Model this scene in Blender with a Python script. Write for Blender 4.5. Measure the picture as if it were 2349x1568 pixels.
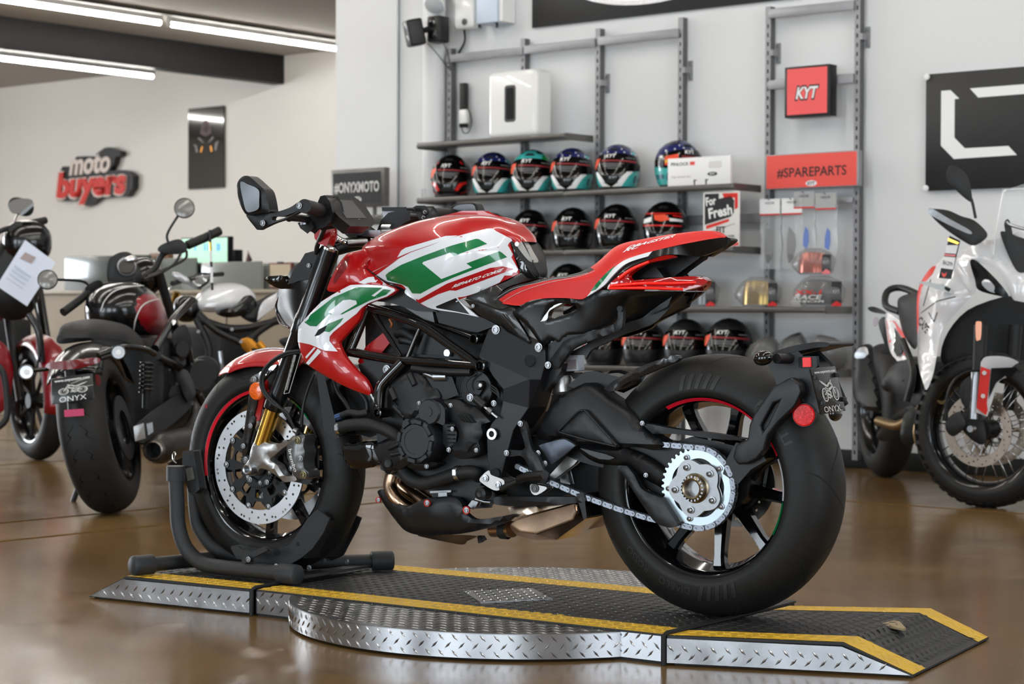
import bpy,bmesh,math,random
import numpy as np
from mathutils import Vector,Matrix
from mathutils.bvhtree import BVHTree
from mathutils.geometry import delaunay_2d_cdt
for o in list(bpy.data.objects):bpy.data.objects.remove(o)
SC=bpy.context.scene;COL=SC.collection
PI=math.pi;rnd=random.Random(7)
# ---------------------------------------------------------------- camera, world, light, exposure
FPX=4567.5;CX,CY=1174.5,784.0;PITCH=.0148;ROLL=.0038;CAMH=.805
_f=np.array([0,math.cos(PITCH),-math.sin(PITCH)]);_u=np.array([0,math.sin(PITCH),math.cos(PITCH)]);_r=np.array([1.,0,0])
CR=math.cos(ROLL)*_r + math.sin(ROLL)*_u;CU=-math.sin(ROLL)*_r + math.cos(ROLL)*_u;CF=_f
CAM=np.array([0,0,CAMH])
cd=bpy.data.cameras.new('camera');cam=bpy.data.objects.new('camera',cd);COL.objects.link(cam)
cd.sensor_width=36;cd.lens=70;cd.clip_end=200;cd.clip_start=.05
cam.matrix_world=Matrix(((CR[0],CU[0],-CF[0],0),(CR[1],CU[1],-CF[1],0),(CR[2],CU[2],-CF[2],CAMH),(0,0,0,1)))
cd.dof.use_dof=True;cd.dof.focus_distance=4.75;cd.dof.aperture_fstop=7.1
SC.camera=cam
SC.view_settings.view_transform='Standard';SC.view_settings.look='None'
SC.view_settings.exposure=0.0;SC.view_settings.gamma=1;SC.view_settings.use_curve_mapping=False
PHI=math.radians(39.7)
DW=np.array([math.cos(PHI),-math.sin(PHI),0]);DC=np.array([math.sin(PHI),math.cos(PHI),0])
def wc(w,c,z=0.):return DW*w + DC*c + np.array([0,0,z])
wd=bpy.data.worlds.new('world');SC.world=wd;wd.use_nodes=True
wd.node_tree.nodes['Background'].inputs[0].default_value=(.84,.92,1,1);wd.node_tree.nodes['Background'].inputs[1].default_value=.28
def area(name,loc,target,sx,sy,power,color):
    l=bpy.data.lights.new(name,'AREA');l.shape='RECTANGLE';l.size=sx;l.size_y=sy;l.energy=power;l.color=color
    o=bpy.data.objects.new(name,l);COL.objects.link(o);o.location=loc
    o.rotation_euler=(Vector(target)-Vector(loc)).to_track_quat('-Z','Y').to_euler();return o
# daylight through the storefront glazing behind the camera and to the right
for i,(w,c) in enumerate(((-6.6,-4.6),(-2.4,-4.6),(1.8,-4.6))):
    p=wc(w,c,1.45);area('storefront_daylight',p,p+DC,2.6,2.3,170,(.82,.92,1))
p=wc(5.6,2.4,1.6);area('side_light',p,p-DW,4.5,2.3,210,(.80,.90,1))
p=wc(-23.6,5.4,1.9);area('side_light',p,p+DW,4.6,2.6,760,(.86,.93,1))  # added off-frame lamp brightening the far wall, set clear of the poster reflection
# ---------------------------------------------------------------- helpers
def ray(px,py):return CR*((px-CX)/FPX) - CU*((py-CY)/FPX) + CF
def proj(P):
    P=np.asarray(P,float)-CAM;d=P@CF
    return CX+FPX*(P@CR)/d,CY-FPX*(P@CU)/d
def atz(px,py,z=0.):d=ray(px,py);return CAM + d*((z-CAMH)/d[2])
def atC(px,py,c):d=ray(px,py);return CAM + d*(c/(d@DC))
def atY(px,py,y):d=ray(px,py);return CAM + d*(y/d[1])
class Frame:
    """an upright local frame: x along the heading, y to its left, z up"""
    def __init__(s,o,ang,up=None):
        s.o=np.array(o,float);s.a=ang
        s.x=np.array([math.cos(ang),math.sin(ang),0]);s.y=np.array([-math.sin(ang),math.cos(ang),0]);s.z=np.array([0,0,1.])
        s.M=Matrix(((s.x[0],s.y[0],0,o[0]),(s.x[1],s.y[1],0,o[1]),(0,0,1,o[2]),(0,0,0,1)))
    def loc(s,P):d=np.asarray(P)-s.o;return np.array([d@s.x,d@s.y,d@s.z])
    def wor(s,l):return s.o + s.x*l[0] + s.y*l[1] + s.z*l[2]
    def px(s,a,b,lat):d=ray(a,b);t=((s.o-CAM)@s.y+lat)/(d@s.y);return s.loc(CAM+d*t)
    def pxx(s,a,b,x):d=ray(a,b);t=((s.o-CAM)@s.x+x)/(d@s.x);return s.loc(CAM+d*t)
    def pxz(s,a,b,z):d=ray(a,b);t=((s.o-CAM)[2]+z)/d[2];return s.loc(CAM+d*t)
    def pj(s,l):return proj(s.wor(l))
def lin(c):
    return tuple(((v/255)/12.92 if v/255<=.04045 else ((v/255+.055)/1.055)**2.4) for v in c)
MATS={}
def mat(name,c,rough=.5,metal=0.,coat=0.,spec=.5,nz=None,bump=None,emit=0.,alpha=1.,trans=0.,ior=1.45,aniso=0.):
    """procedural principled material; nz=(scale, amount) varies colour and roughness, bump=(scale, strength)"""
    if name in MATS:return MATS[name]
    m=bpy.data.materials.new(name);m.use_nodes=True;nt=m.node_tree;b=nt.nodes['Principled BSDF'];N=nt.nodes.new;L=nt.links.new
    col=lin(c)+(1,)
    b.inputs['Base Color'].default_value=col;b.inputs['Roughness'].default_value=rough;b.inputs['Metallic'].default_value=metal
    b.inputs['Coat Weight'].default_value=coat;b.inputs['Coat Roughness'].default_value=.03;b.inputs['Specular IOR Level'].default_value=spec
    b.inputs['Alpha'].default_value=alpha;b.inputs['Transmission Weight'].default_value=trans;b.inputs['IOR'].default_value=ior
    if aniso:b.inputs['Anisotropic'].default_value=aniso
    if emit:b.inputs['Emission Color'].default_value=col;b.inputs['Emission Strength'].default_value=emit
    if nz or bump:
        tc=N('ShaderNodeTexCoord')
    if nz:
        t=N('ShaderNodeTexNoise');t.inputs['Scale'].default_value=nz[0];t.inputs['Detail'].default_value=4;L(tc.outputs['Object'],t.inputs['Vector'])
        r=N('ShaderNodeMapRange');r.inputs[1].default_value=.3;r.inputs[2].default_value=.7;r.inputs[3].default_value=1-nz[1];r.inputs[4].default_value=1+nz[1];L(t.outputs[0],r.inputs[0])
        mx=N('ShaderNodeMix');mx.data_type='RGBA';mx.blend_type='MULTIPLY';mx.inputs[0].default_value=1;mx.inputs[6].default_value=col;L(r.outputs[0],mx.inputs[7]);L(mx.outputs[2],b.inputs['Base Color'])
        mr=N('ShaderNodeMath');mr.operation='MULTIPLY';mr.inputs[1].default_value=rough;L(r.outputs[0],mr.inputs[0]);L(mr.outputs[0],b.inputs['Roughness'])
    if bump:
        t=N('ShaderNodeTexNoise');t.inputs['Scale'].default_value=bump[0];t.inputs['Detail'].default_value=3;L(tc.outputs['Object'],t.inputs['Vector'])
        bp=N('ShaderNodeBump');bp.inputs['Strength'].default_value=bump[1];bp.inputs['Distance'].default_value=.002;L(t.outputs[0],bp.inputs['Height']);L(bp.outputs[0],b.inputs['Normal'])
    MATS[name]=m;return m
def tag(o,label=None,cat=None,group=None,kind=None):
    for k,v in (('label',label),('category',cat),('group',group),('kind',kind)):
        if v:o[k]=v
    return o
def thing(name,label,cat,M=None,group=None):
    o=bpy.data.objects.new(name,None);COL.objects.link(o);o.empty_display_size=.1
    if M is not None:o.matrix_world=M if isinstance(M,Matrix) else Matrix.Translation(M)
    return tag(o,label,cat,group)
def link(name,me,parent=None,label=None):
    o=bpy.data.objects.new(name,me);COL.objects.link(o)
    if parent is not None:o.parent=parent
    if label:o['label']=label
    return o
def copy_tree(o,parent=None):
    c=o.copy();COL.objects.link(c)
    for k in ('label',):
        pass
    if parent is not None:c.parent=parent
    for ch in o.children:copy_tree(ch,c)
    return c
def cr(pts,n=6,closed=False):
    """Catmull-Rom through points (any dimension)"""
    P=[np.array(p,float) for p in pts];m=len(P);out=[]
    for i in range(m if closed else m-1):
        p1,p2=P[i],P[(i+1) % m]
        p0=P[i-1] if (closed or i>0) else 2*p1-p2
        p3=P[(i+2) % m] if (closed or i<m-2) else 2*p2-p1
        for k in range(n):
            t=k/n
            out.append(.5*((2*p1)+(-p0+p2)*t+(2*p0-5*p1+4*p2-p3)*t*t+(-p0+3*p1-3*p2+p3)*t**3))
    if not closed:out.append(P[-1])
    return out
class MB:
    """collects geometry; obj() links it as one mesh"""
    def __init__(s):s.v=[];s.f=[]
    def add(s,v,f):
        n=len(s.v);s.v+=[tuple(float(q) for q in p) for p in v];s.f+=[tuple(i+n for i in q) for q in f];return s
    def box(s,c,size,rot=None):
        x,y,z=[k/2 for k in size];v=[(-x,-y,-z),(x,-y,-z),(x,y,-z),(-x,y,-z),(-x,-y,z),(x,-y,z),(x,y,z),(-x,y,z)]
        if rot is not None:v=[tuple(rot @ Vector(p)) for p in v]
        v=[(p[0]+c[0],p[1]+c[1],p[2]+c[2]) for p in v]
        return s.add(v,[(0,3,2,1),(4,5,6,7),(0,1,5,4),(1,2,6,5),(2,3,7,6),(3,0,4,7)])
    def hexa(s,b,t):
        """box from four bottom and four top corners"""
        return s.add(list(b)+list(t),[(0,3,2,1),(4,5,6,7),(0,1,5,4),(1,2,6,5),(2,3,7,6),(3,0,4,7)])
    def tube(s,path,r,n=10,closed=False,cap=True,smooth=0,flat=None):
        P=[np.array(p,float) for p in path]
        R=list(r) if hasattr(r,'__len__') else [r]*len(P)
        if smooth:
            q=cr([np.append(p,k) for p,k in zip(P,R)],smooth,closed);P=[k[:3] for k in q];R=[k[3] for k in q]
        m=len(P);T=[]
        for i in range(m):
            a=P[i-1] if (closed or i>0) else P[i];b=P[(i+1) % m] if (closed or i<m-1) else P[i]
            t=b-a;T.append(t/(np.linalg.norm(t)+1e-12))
        ref=np.array([0,0,1.]) if abs(T[0][2])<.9 else np.array([1.,0,0])
        u=np.cross(T[0],ref);u /= np.linalg.norm(u);V=[]
        for i in range(m):
            u=u - T[i]*(u@T[i]);u /= (np.linalg.norm(u)+1e-12);w=np.cross(T[i],u)
            fa=flat if flat else 1.
            for k in range(n):
                a=2*PI*k/n;V.append(P[i]+R[i]*(u*math.cos(a)*fa+w*math.sin(a)))
        Fc=[]
        for i in range(m if closed else m-1):
            j=(i+1) % m
            for k in range(n):Fc.append((i*n+k,i*n+(k+1) % n,j*n+(k+1) % n,j*n+k))
        if cap and not closed:Fc.append(tuple(range(n-1,-1,-1)));Fc.append(tuple(range((m-1)*n,m*n)))
        return s.add(V,Fc)
    def lathe(s,prof,o=(0,0,0),ax=(0,1,0),n=32,a0=0.,a1=2*PI):
        """prof: (radius, height along ax)"""
        ax=np.array(ax,float);ax /= np.linalg.norm(ax);ref=np.array([0,0,1.]) if abs(ax[2])<.9 else np.array([1.,0,0])
        u=np.cross(ref,ax);u /= np.linalg.norm(u);w=np.cross(ax,u);o=np.array(o,float)
        full=abs(a1-a0-2*PI)<1e-6;k=n if full else n+1;V=[];m=len(prof)
        for i in range(k):
            a=a0+(a1-a0)*i/n;d=u*math.cos(a)+w*math.sin(a)
            for r,h in prof:V.append(o+d*r+ax*h)
        Fc=[]
        for i in range(n):
            j=(i+1) % k if full else i+1
            for q in range(m-1):Fc.append((i*m+q,j*m+q,j*m+q+1,i*m+q+1))
        return s.add(V,Fc)
    def ball(s,c,r,n=12,sc=(1,1,1)):
        pr=[(r*math.sin(PI*i/n*1.),-r*math.cos(PI*i/n)) for i in range(n+1)]
        k=len(s.v);s.lathe(pr,(0,0,0),(0,0,1),n*2)
        for i in range(k,len(s.v)):
            p=s.v[i];s.v[i]=(p[0]*sc[0]+c[0],p[1]*sc[1]+c[1],p[2]*sc[2]+c[2])
        return s
    def obj(s,name,m,parent=None,sharp=35,bevel=0.,seg=2,label=None,fix=True,merge=1e-6):
        me=bpy.data.meshes.new(name);me.from_pydata(s.v,[],s.f);me.materials.append(m)
        if fix or bevel:
            bm=bmesh.new();bm.from_mesh(me)
            if merge:bmesh.ops.remove_doubles(bm,verts=bm.verts,dist=merge)
            if bevel:
                ed=[e for e in bm.edges if len(e.link_faces)==2 and e.calc_face_angle(0)>math.radians(30)]
                bmesh.ops.bevel(bm,geom=ed,offset=bevel,segments=seg,profile=.5,affect='EDGES',clamp_overlap=True)
            if fix:bmesh.ops.recalc_face_normals(bm,faces=bm.faces)
            bm.to_mesh(me);bm.free()
        me.shade_smooth()
        if sharp:me.set_sharp_from_angle(angle=math.radians(sharp))
        return link(name,me,parent,label)
def cdt(outer,holes=(),res=None,inner=(),clear=.55):
    """2D triangulation inside OUTER minus HOLES; returns verts2d, tris, flags of boundary distance"""
    P=[];E=[]
    for loop in [outer]+list(holes):
        k=len(P);P+=[(float(p[0]),float(p[1])) for p in loop];m=len(loop);E+=[(k+i,k+(i+1) % m) for i in range(m)]
    nb=len(P);segs=np.array([[*P[a],*P[b]] for a,b in E])
    O=np.array(outer)[:,:2].astype(float)
    def inside(Q,L):
        L=np.array(L)[:,:2].astype(float);c=np.zeros(len(Q),bool);j=len(L)-1
        for i in range(len(L)):
            xi,yi=L[i];xj,yj=L[j];w=((yi>Q[:,1]) != (yj>Q[:,1]))
            with np.errstate(divide='ignore',invalid='ignore'):
                c ^= w & (Q[:,0]<(xj-xi)*(Q[:,1]-yi)/(yj-yi+1e-30)+xi)
            j=i
        return c
    def dist(Q):
        a=segs[:,:2];b=segs[:,2:];ab=b-a;out=np.full(len(Q),1e9)
        for i in range(len(segs)):
            t=np.clip(((Q-a[i])@ab[i])/(ab[i]@ab[i]+1e-20),0,1);out=np.minimum(out,np.linalg.norm(Q-(a[i]+t[:,None]*ab[i]),axis=1))
        return out
    G=[np.array(inner,float)[:,:2]] if len(inner) else []
    if res:
        x0,y0=O.min(0);x1,y1=O.max(0);xs=np.arange(x0+res/2,x1,res);ys=np.arange(y0+res/2,y1,res*.866)
        if len(xs) and len(ys):
            g=np.array([(x+(res/2 if j % 2 else 0),y) for j,y in enumerate(ys) for x in xs])
            g=g[inside(g,O)]
            for h in holes:
                if len(g):g=g[~inside(g,h)]
            if len(g):g=g[dist(g)>res*clear]
            if len(g):G.append(g)
    Q=np.concatenate(G) if G else np.zeros((0,2))
    allp=[Vector(p) for p in P]+[Vector(q) for q in Q]
    vs,es,fs,*_=delaunay_2d_cdt(allp,E,[],1,1e-7)
    V=np.array([tuple(v) for v in vs]);T=np.array([tuple(f) for f in fs if len(f)==3])
    if len(T):
        cen=V[T].mean(1);ok=inside(cen,O)
        for h in holes:ok &= ~inside(cen,h)
        T=T[ok]
    return V,[tuple(int(i) for i in t) for t in T],dist
def bedges(T):
    cnt={}
    for t in T:
        for i in range(3):
            a,b=t[i],t[(i+1) % 3];cnt[(a,b)]=1
    return [(a,b) for (a,b) in cnt if (b,a) not in cnt]
def outline(pts,n=5):
    """smooth closed outline; points flagged 's' (last item) stay sharp corners"""
    sharp=[i for i,p in enumerate(pts) if p[-1]=='s']
    P=[np.array([q for q in p if q != 's'],float) for p in pts]
    if not sharp:return cr(P,n,True)
    out=[];m=len(P)
    for k,a in enumerate(sharp):
        b=sharp[(k+1) % len(sharp)];seq=[];i=a
        while True:
            seq.append(P[i % m])
            if i % m==b and len(seq)>1:break
            i+=1
            if len(seq)>m+1:break
        out+=seq[:-1] if len(seq)==2 else cr(seq,n)[:-1]
    return out
class TPS:
    def __init__(s,X,v,lam=3e-4):
        X=np.array(X,float);v=np.array(v,float)
        _,idx=np.unique(np.round(X,4),axis=0,return_index=True);X=X[idx];v=v[idx]
        s.X=X;n=len(X);K=s.k(np.linalg.norm(X[:,None]-X[None],axis=2));A=np.zeros((n+3,n+3));A[:n,:n]=K+np.eye(n)*lam
        A[:n,n]=1;A[:n,n+1:]=X;A[n,:n]=1;A[n+1:,:n]=X.T
        s.w=np.linalg.lstsq(A,np.append(v,[0,0,0]),rcond=None)[0]
    @staticmethod
    def k(r):return np.where(r>1e-9,r*r*np.log(r+1e-12),0)
    def __call__(s,Q):
        Q=np.array(Q,float);n=len(s.X);return s.k(np.linalg.norm(Q[:,None]-s.X[None],axis=2))@s.w[:n]+s.w[n]+Q@s.w[n+1:]
def panel(F,name,pts,m,parent,inner=(),mode='lat',th=.012,back=None,res=.012,rnd_=0.,dep=None,mirror=False,smooth=True,n=5,holes=(),sharp=40,flat=False,label=None,other=False):
    """body panel: outline (px, py, lateral), surface lateral interpolated; back: lateral of a flat back, else offset th"""
    B=outline(pts,n) if smooth else [np.array([q for q in p if q != 's'],float) for p in pts]
    L=np.array([F.px(p[0],p[1],p[2]) for p in B]);H=[np.array([F.px(p[0],p[1],p[2]) for p in (outline(h,n) if smooth else [np.array([q for q in p if q != 's'],float) for p in h])]) for h in holes]
    I=np.array([F.px(*p) for p in inner]) if len(inner) else np.zeros((0,3))
    allc=np.concatenate([L]+H+[I]);val=allc[:,1]**2 if mode=='sq' else allc[:,1]
    ex=I[:,[0,2]] if len(I) else ()
    V,T,dist=cdt(L[:,[0,2]],[h[:,[0,2]] for h in H],None if flat else res,ex)
    f=TPS(allc[:,[0,2]],val,4e-5 if mode=='sq' else 2e-3);lat=f(V)
    if flat:
        lat=np.array([allc[np.argmin(((allc[:,[0,2]]-v)**2).sum(1)),1] for v in V])
    if mode=='sq':lat=np.sqrt(np.maximum(lat,0))
    if rnd_:
        d=np.minimum(dist(V)/rnd_,1);lat=lat-(dep if dep else rnd_)*(1-np.sqrt(np.maximum(0,1-(1-d)**2)))
    v=[(V[i,0],lat[i],V[i,1]) for i in range(len(V))];nv=len(v);fc=list(T)
    if th or back is not None:
        bk=[(V[i,0],back if back is not None else lat[i]-th,V[i,1]) for i in range(len(V))]
        v+=bk;fc+=[(a+nv,c+nv,b+nv) for a,b,c in T];fc+=[(b,a,a+nv,b+nv) for a,b in bedges(T)]
    mb=MB();mb.add(v,fc)
    if mirror and not other:mb.add([(a,-b,c) for a,b,c in v],[tuple(reversed(q)) for q in fc])
    o=mb.obj(name,m,parent,sharp=0 if flat else sharp,label=label)
    if mirror and other:
        mb2=MB();mb2.add([(a,-b,c) for a,b,c in v],[tuple(reversed(q)) for q in fc]);mb2.obj(name,m,parent,sharp=0 if flat else sharp,label=label)
    return o
def prism(F,name,pts,l0,l1,m,parent,bevel=.002,smooth=False,n=4,holes=(),sharp=35,seg=2,label=None):
    """flat outline (px, py) read at lateral l1, extruded from l0 to l1"""
    B=outline(pts,n) if smooth else [p for p in pts]
    Q=[F.px(p[0],p[1],l1) for p in B];H=[[F.px(p[0],p[1],l1) for p in h] for h in holes]
    return prism_local(name,[(q[0],q[2]) for q in Q],l0,l1,m,parent,bevel,[[(q[0],q[2]) for q in h] for h in H],sharp,seg,label)
def prism_local(name,pts,l0,l1,m,parent,bevel=.002,holes=(),sharp=35,seg=2,label=None):
    mb=MB()
    if holes:
        V,T,_=cdt(pts,holes);nv=len(V)
        v=[(a,l1,b) for a,b in V]+[(a,l0,b) for a,b in V]
        mb.add(v,T+[(a+nv,c+nv,b+nv) for a,b,c in T]+[(b,a,a+nv,b+nv) for a,b in bedges(T)])
    else:
        k=len(pts);v=[(p[0],l1,p[1]) for p in pts]+[(p[0],l0,p[1]) for p in pts]
        mb.add(v,[tuple(range(k)),tuple(range(2*k-1,k-1,-1))]+[(i,(i+1) % k,(i+1) % k+k,i+k) for i in range(k)])
    return mb.obj(name,m,parent,sharp=sharp,bevel=bevel,seg=seg,label=label)
def facets(F,name,V,faces,back,m,parent,bevel=.0018):
    """folded plate: named corners (px, py, lateral), faces as strings of corner letters, flat back"""
    ks=list(V);P=[F.px(*V[k]) for k in ks];ix={k:i for i,k in enumerate(ks)};fc=[tuple(ix[c] for c in w) for w in faces];n=len(P);mb=MB()
    mb.add(P+[np.array([p[0],back,p[2]]) for p in P],fc+[tuple(n+i for i in reversed(f)) for f in fc]);cnt={(f[i],f[(i+1) % len(f)]) for f in fc for i in range(len(f))}
    for (a,b) in cnt:
        if (b,a) not in cnt:mb.f.append((b,a,a+n,b+n))
    return mb.obj(name,m,parent,sharp=10,bevel=bevel)
def bvh_of(o,extra=()):
    vs=[];fs=[]
    for ob in [o]+list(extra):
        k=len(vs);vs+=[v.co.copy() for v in ob.data.vertices];fs+=[tuple(i+k for i in p.vertices) for p in ob.data.polygons]
    return BVHTree.FromPolygons(vs,fs)
def decal(F,name,tgt,pts,m,parent,off=.0009,res=6.,smooth=False,n=5,holes=(),bvh=None,th=0.,label=None):
    """print laid on a surface: an outline in px carried onto the target mesh"""
    B=outline(pts,n) if smooth else [np.array([q for q in p if q != 's'][:2],float) for p in pts]
    # resample long edges
    def dens(L):
        out=[]
        for i in range(len(L)):
            a=np.array(L[i][:2],float);b=np.array(L[(i+1) % len(L)][:2],float);k=max(1,int(np.linalg.norm(b-a)/res));out+=[a+(b-a)*t/k for t in range(k)]
        return out
    V,T,_=cdt(dens(B),[dens([np.array(q[:2],float) for q in (outline(h,n) if smooth else h)]) for h in holes],res)
    return lay(F,name,V,T,bvh or bvh_of(tgt),m,parent,off,label)
def lay(F,name,V,T,tree,m,parent,off=.0009,label=None):
    o=Vector(F.loc(CAM));P=[];last=None;ok=[]
    for a,b in V:
        d=ray(a,b);dl=Vector((d@F.x,d@F.y,d[2])).normalized();h=tree.ray_cast(o,dl)
        ok.append(h[0] is not None)
        P.append(h[0]-dl*off if h[0] is not None else None)
    for i,p in enumerate(P):
        if p is None:
            a,b=V[i];d=ray(a,b);dl=Vector((d@F.x,d@F.y,d[2])).normalized()
            js=[j for j in range(len(P)) if ok[j]]
            if not js:return None
            j=min(js,key=lambda j:(V[j][0]-a)**2+(V[j][1]-b)**2);P[i]=o+dl*(P[j]-o).length
    mb=MB();mb.add([tuple(p) for p in P],T);return mb.obj(name,m,parent,sharp=60,label=label)
_TX={}
def text2d(s,bold=0.,shear=0.,space=1.,res=3):
    """flat glyph triangles of a string, cap height 1, starting at x=0"""
    key=(s,bold,shear,space,res)
    if key in _TX:return _TX[key]
    c=bpy.data.curves.new('t','FONT');c.body=s;c.size=1;c.offset=bold;c.shear=shear;c.space_character=space;c.resolution_u=res;c.fill_mode='FRONT'
    o=bpy.data.objects.new('t',c);COL.objects.link(o);dg=bpy.context.evaluated_depsgraph_get();dg.update()
    me=bpy.data.meshes.new_from_object(o.evaluated_get(dg));V=np.array([v.co[:2] for v in me.vertices]);Fc=[tuple(p.vertices) for p in me.polygons]
    bpy.data.objects.remove(o);bpy.data.curves.remove(c);bpy.data.meshes.remove(me)
    V[:,0] -= V[:,0].min();V=V/.69
    _TX[key]=(V,Fc);return V,Fc
def text_on(name,s,O,ux,uy,h,m,parent,bold=0.,shear=0.,width=None,space=1.,center=True,label=None,out=.0008,depth=0.):
    """lettering lying in the plane O + x*ux + y*uy, cap height h; width squeezes it"""
    V,Fc=text2d(s,bold,shear,space);O=np.array(O,float);ux=np.array(ux,float);uy=np.array(uy,float);ux /= np.linalg.norm(ux);uy /= np.linalg.norm(uy);nn=np.cross(ux,uy)
    w=V[:,0].max();kx=(width/w) if width else h;x0=-w*kx/2 if center else 0
    P=[O+ux*(x0+v[0]*kx)+uy*(v[1]*h-(h/2 if center else 0))+nn*out for v in V]
    mb=MB();mb.add(P,Fc)
    if depth:
        k=len(P);mb.add([p-nn*(depth) for p in P],[tuple(reversed(f)) for f in Fc])
        cnt={}
        for f in Fc:
            for i in range(len(f)):cnt[(f[i],f[(i+1) % len(f)])]=1
        for (a,b) in list(cnt):
            if (b,a) not in cnt:mb.f.append((b,a,a+k,b+k))
    return mb.obj(name,m,parent,sharp=30,fix=False,label=label)
def text_px(F,name,s,quad,tree,m,parent,bold=0.,shear=0.,off=.0012,label=None,space=1.):
    """lettering carried onto a surface: quad = px of bottom-left, bottom-right, top-left (cap height)"""
    V,Fc=text2d(s,bold,shear,space);w=V[:,0].max();a,b,c=[np.array(q,float) for q in quad]
    P=[a+(b-a)*(v[0]/w)+(c-a)*v[1] for v in V]
    T=[]
    for f in Fc:
        for i in range(1,len(f)-1):T.append((f[0],f[i],f[i+1]))
    return lay(F,name,P,T,tree,m,parent,off,label)
def loft3(F,name,st,m,parent,nu=5,ex=2.3,nv=9,nb=6,split=None):
    """shell through stations (top, waist, bottom), each (px, py, lateral); both sides in one skin"""
    cv=[cr([F.px(*s[k]) for s in st],nu) for k in range(3)];n=len(cv[0]);half=[]
    for i in range(n):
        T,W_,B=cv[0][i],cv[1][i],cv[2][i];row=[]
        for j in range(nv+1):
            a=PI/2*j/nv;sl=math.sin(a)**(2/ex);sx=1-max(0,math.cos(a))**(2/ex);row.append((T[0]+(W_[0]-T[0])*sx,T[1]+(W_[1]-T[1])*sl,T[2]+(W_[2]-T[2])*sx))
        for j in range(1,nb+1):
            t=j/nb;row.append((W_[0]+(B[0]-W_[0])*t,W_[1]+(B[1]-W_[1])*t*t,W_[2]+(B[2]-W_[2])*t))
        half.append([(p[0],-p[1],p[2]) for p in reversed(row)]+row)
    w=len(half[0]);V=[p for r in half for p in r];fc=[((i,j),(i*w+j,i*w+j+1,(i+1)*w+j+1,(i+1)*w+j)) for i in range(n-1) for j in range(w-1)]
    mb=MB();mb.add(V,[f for k,f in fc if not (split and split[0](*k))]);o=mb.obj(name,m,parent,sharp=50)
    if split:mb=MB();mb.add(V,[f for k,f in fc if split[0](*k)]);mb.obj(split[1],split[2],o,sharp=50)
    return o
# ================================================================ materials
M={}
M['wall']=mat('wall_paint',(222,223,224),.85,nz=(1.2,.012),bump=(180,.08))
M['wallwarm']=mat('wall_paint_warm',(226,222,216),.85,nz=(1.2,.012))
M['ceil']=mat('ceiling_paint',(176,172,166),.9,nz=(2,.02))
M['blk']=mat('black_paint',(16,16,17),.6,nz=(9,.06))
M['base']=mat('rubber_base',(14,14,14),.5)
M['tube']=mat('lit_tube',(255,252,246),.4,emit=52)
M['fix']=mat('white_metal',(200,200,198),.5)
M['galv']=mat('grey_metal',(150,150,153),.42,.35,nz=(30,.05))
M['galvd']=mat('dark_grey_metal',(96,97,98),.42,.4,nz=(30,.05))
M['shelf']=mat('shelf_metal',(104,102,99),.34,.55,nz=(20,.05))
M['slot']=mat('slot_dark',(20,22,24),.8)
M['whitepl']=mat('white_plastic',(236,236,234),.25,coat=.4)
M['blackpl']=mat('black_plastic',(20,20,22),.45,bump=(400,.15))
M['blackgl']=mat('black_gloss',(8,8,9),.08,coat=.6)
M['blkrub']=mat('black_rubber',(22,22,23),.6)
M['chrome']=mat('bright_metal',(214,214,216),.16,1)
M['steel']=mat('steel',(176,178,182),.3,1,nz=(60,.08))
M['white']=mat('white_print',(238,238,238),.5)
M['offw']=mat('offwhite_print',(205,203,200),.5)
M['coral']=mat('coral_print',(236,92,92),.45)
M['coral2']=mat('sign_red',(232,86,78),.45)
M['ink']=mat('ink',(42,34,38),.6)
M['red']=mat('red_print',(214,44,36),.4)
M['grey']=mat('grey_print',(120,120,120),.5)
M['lightsw']=mat('pale_blue_panel',(206,220,236),.5)
M['signblk']=mat('sign_black',(28,28,29),.45)
M['beige']=mat('beige_laminate',(150,137,118),.6,nz=(3,.04))
M['cable']=mat('cable_black',(24,24,25),.5)
M['glassd']=mat('dark_glass',(40,42,42),.1,spec=.6)
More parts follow.
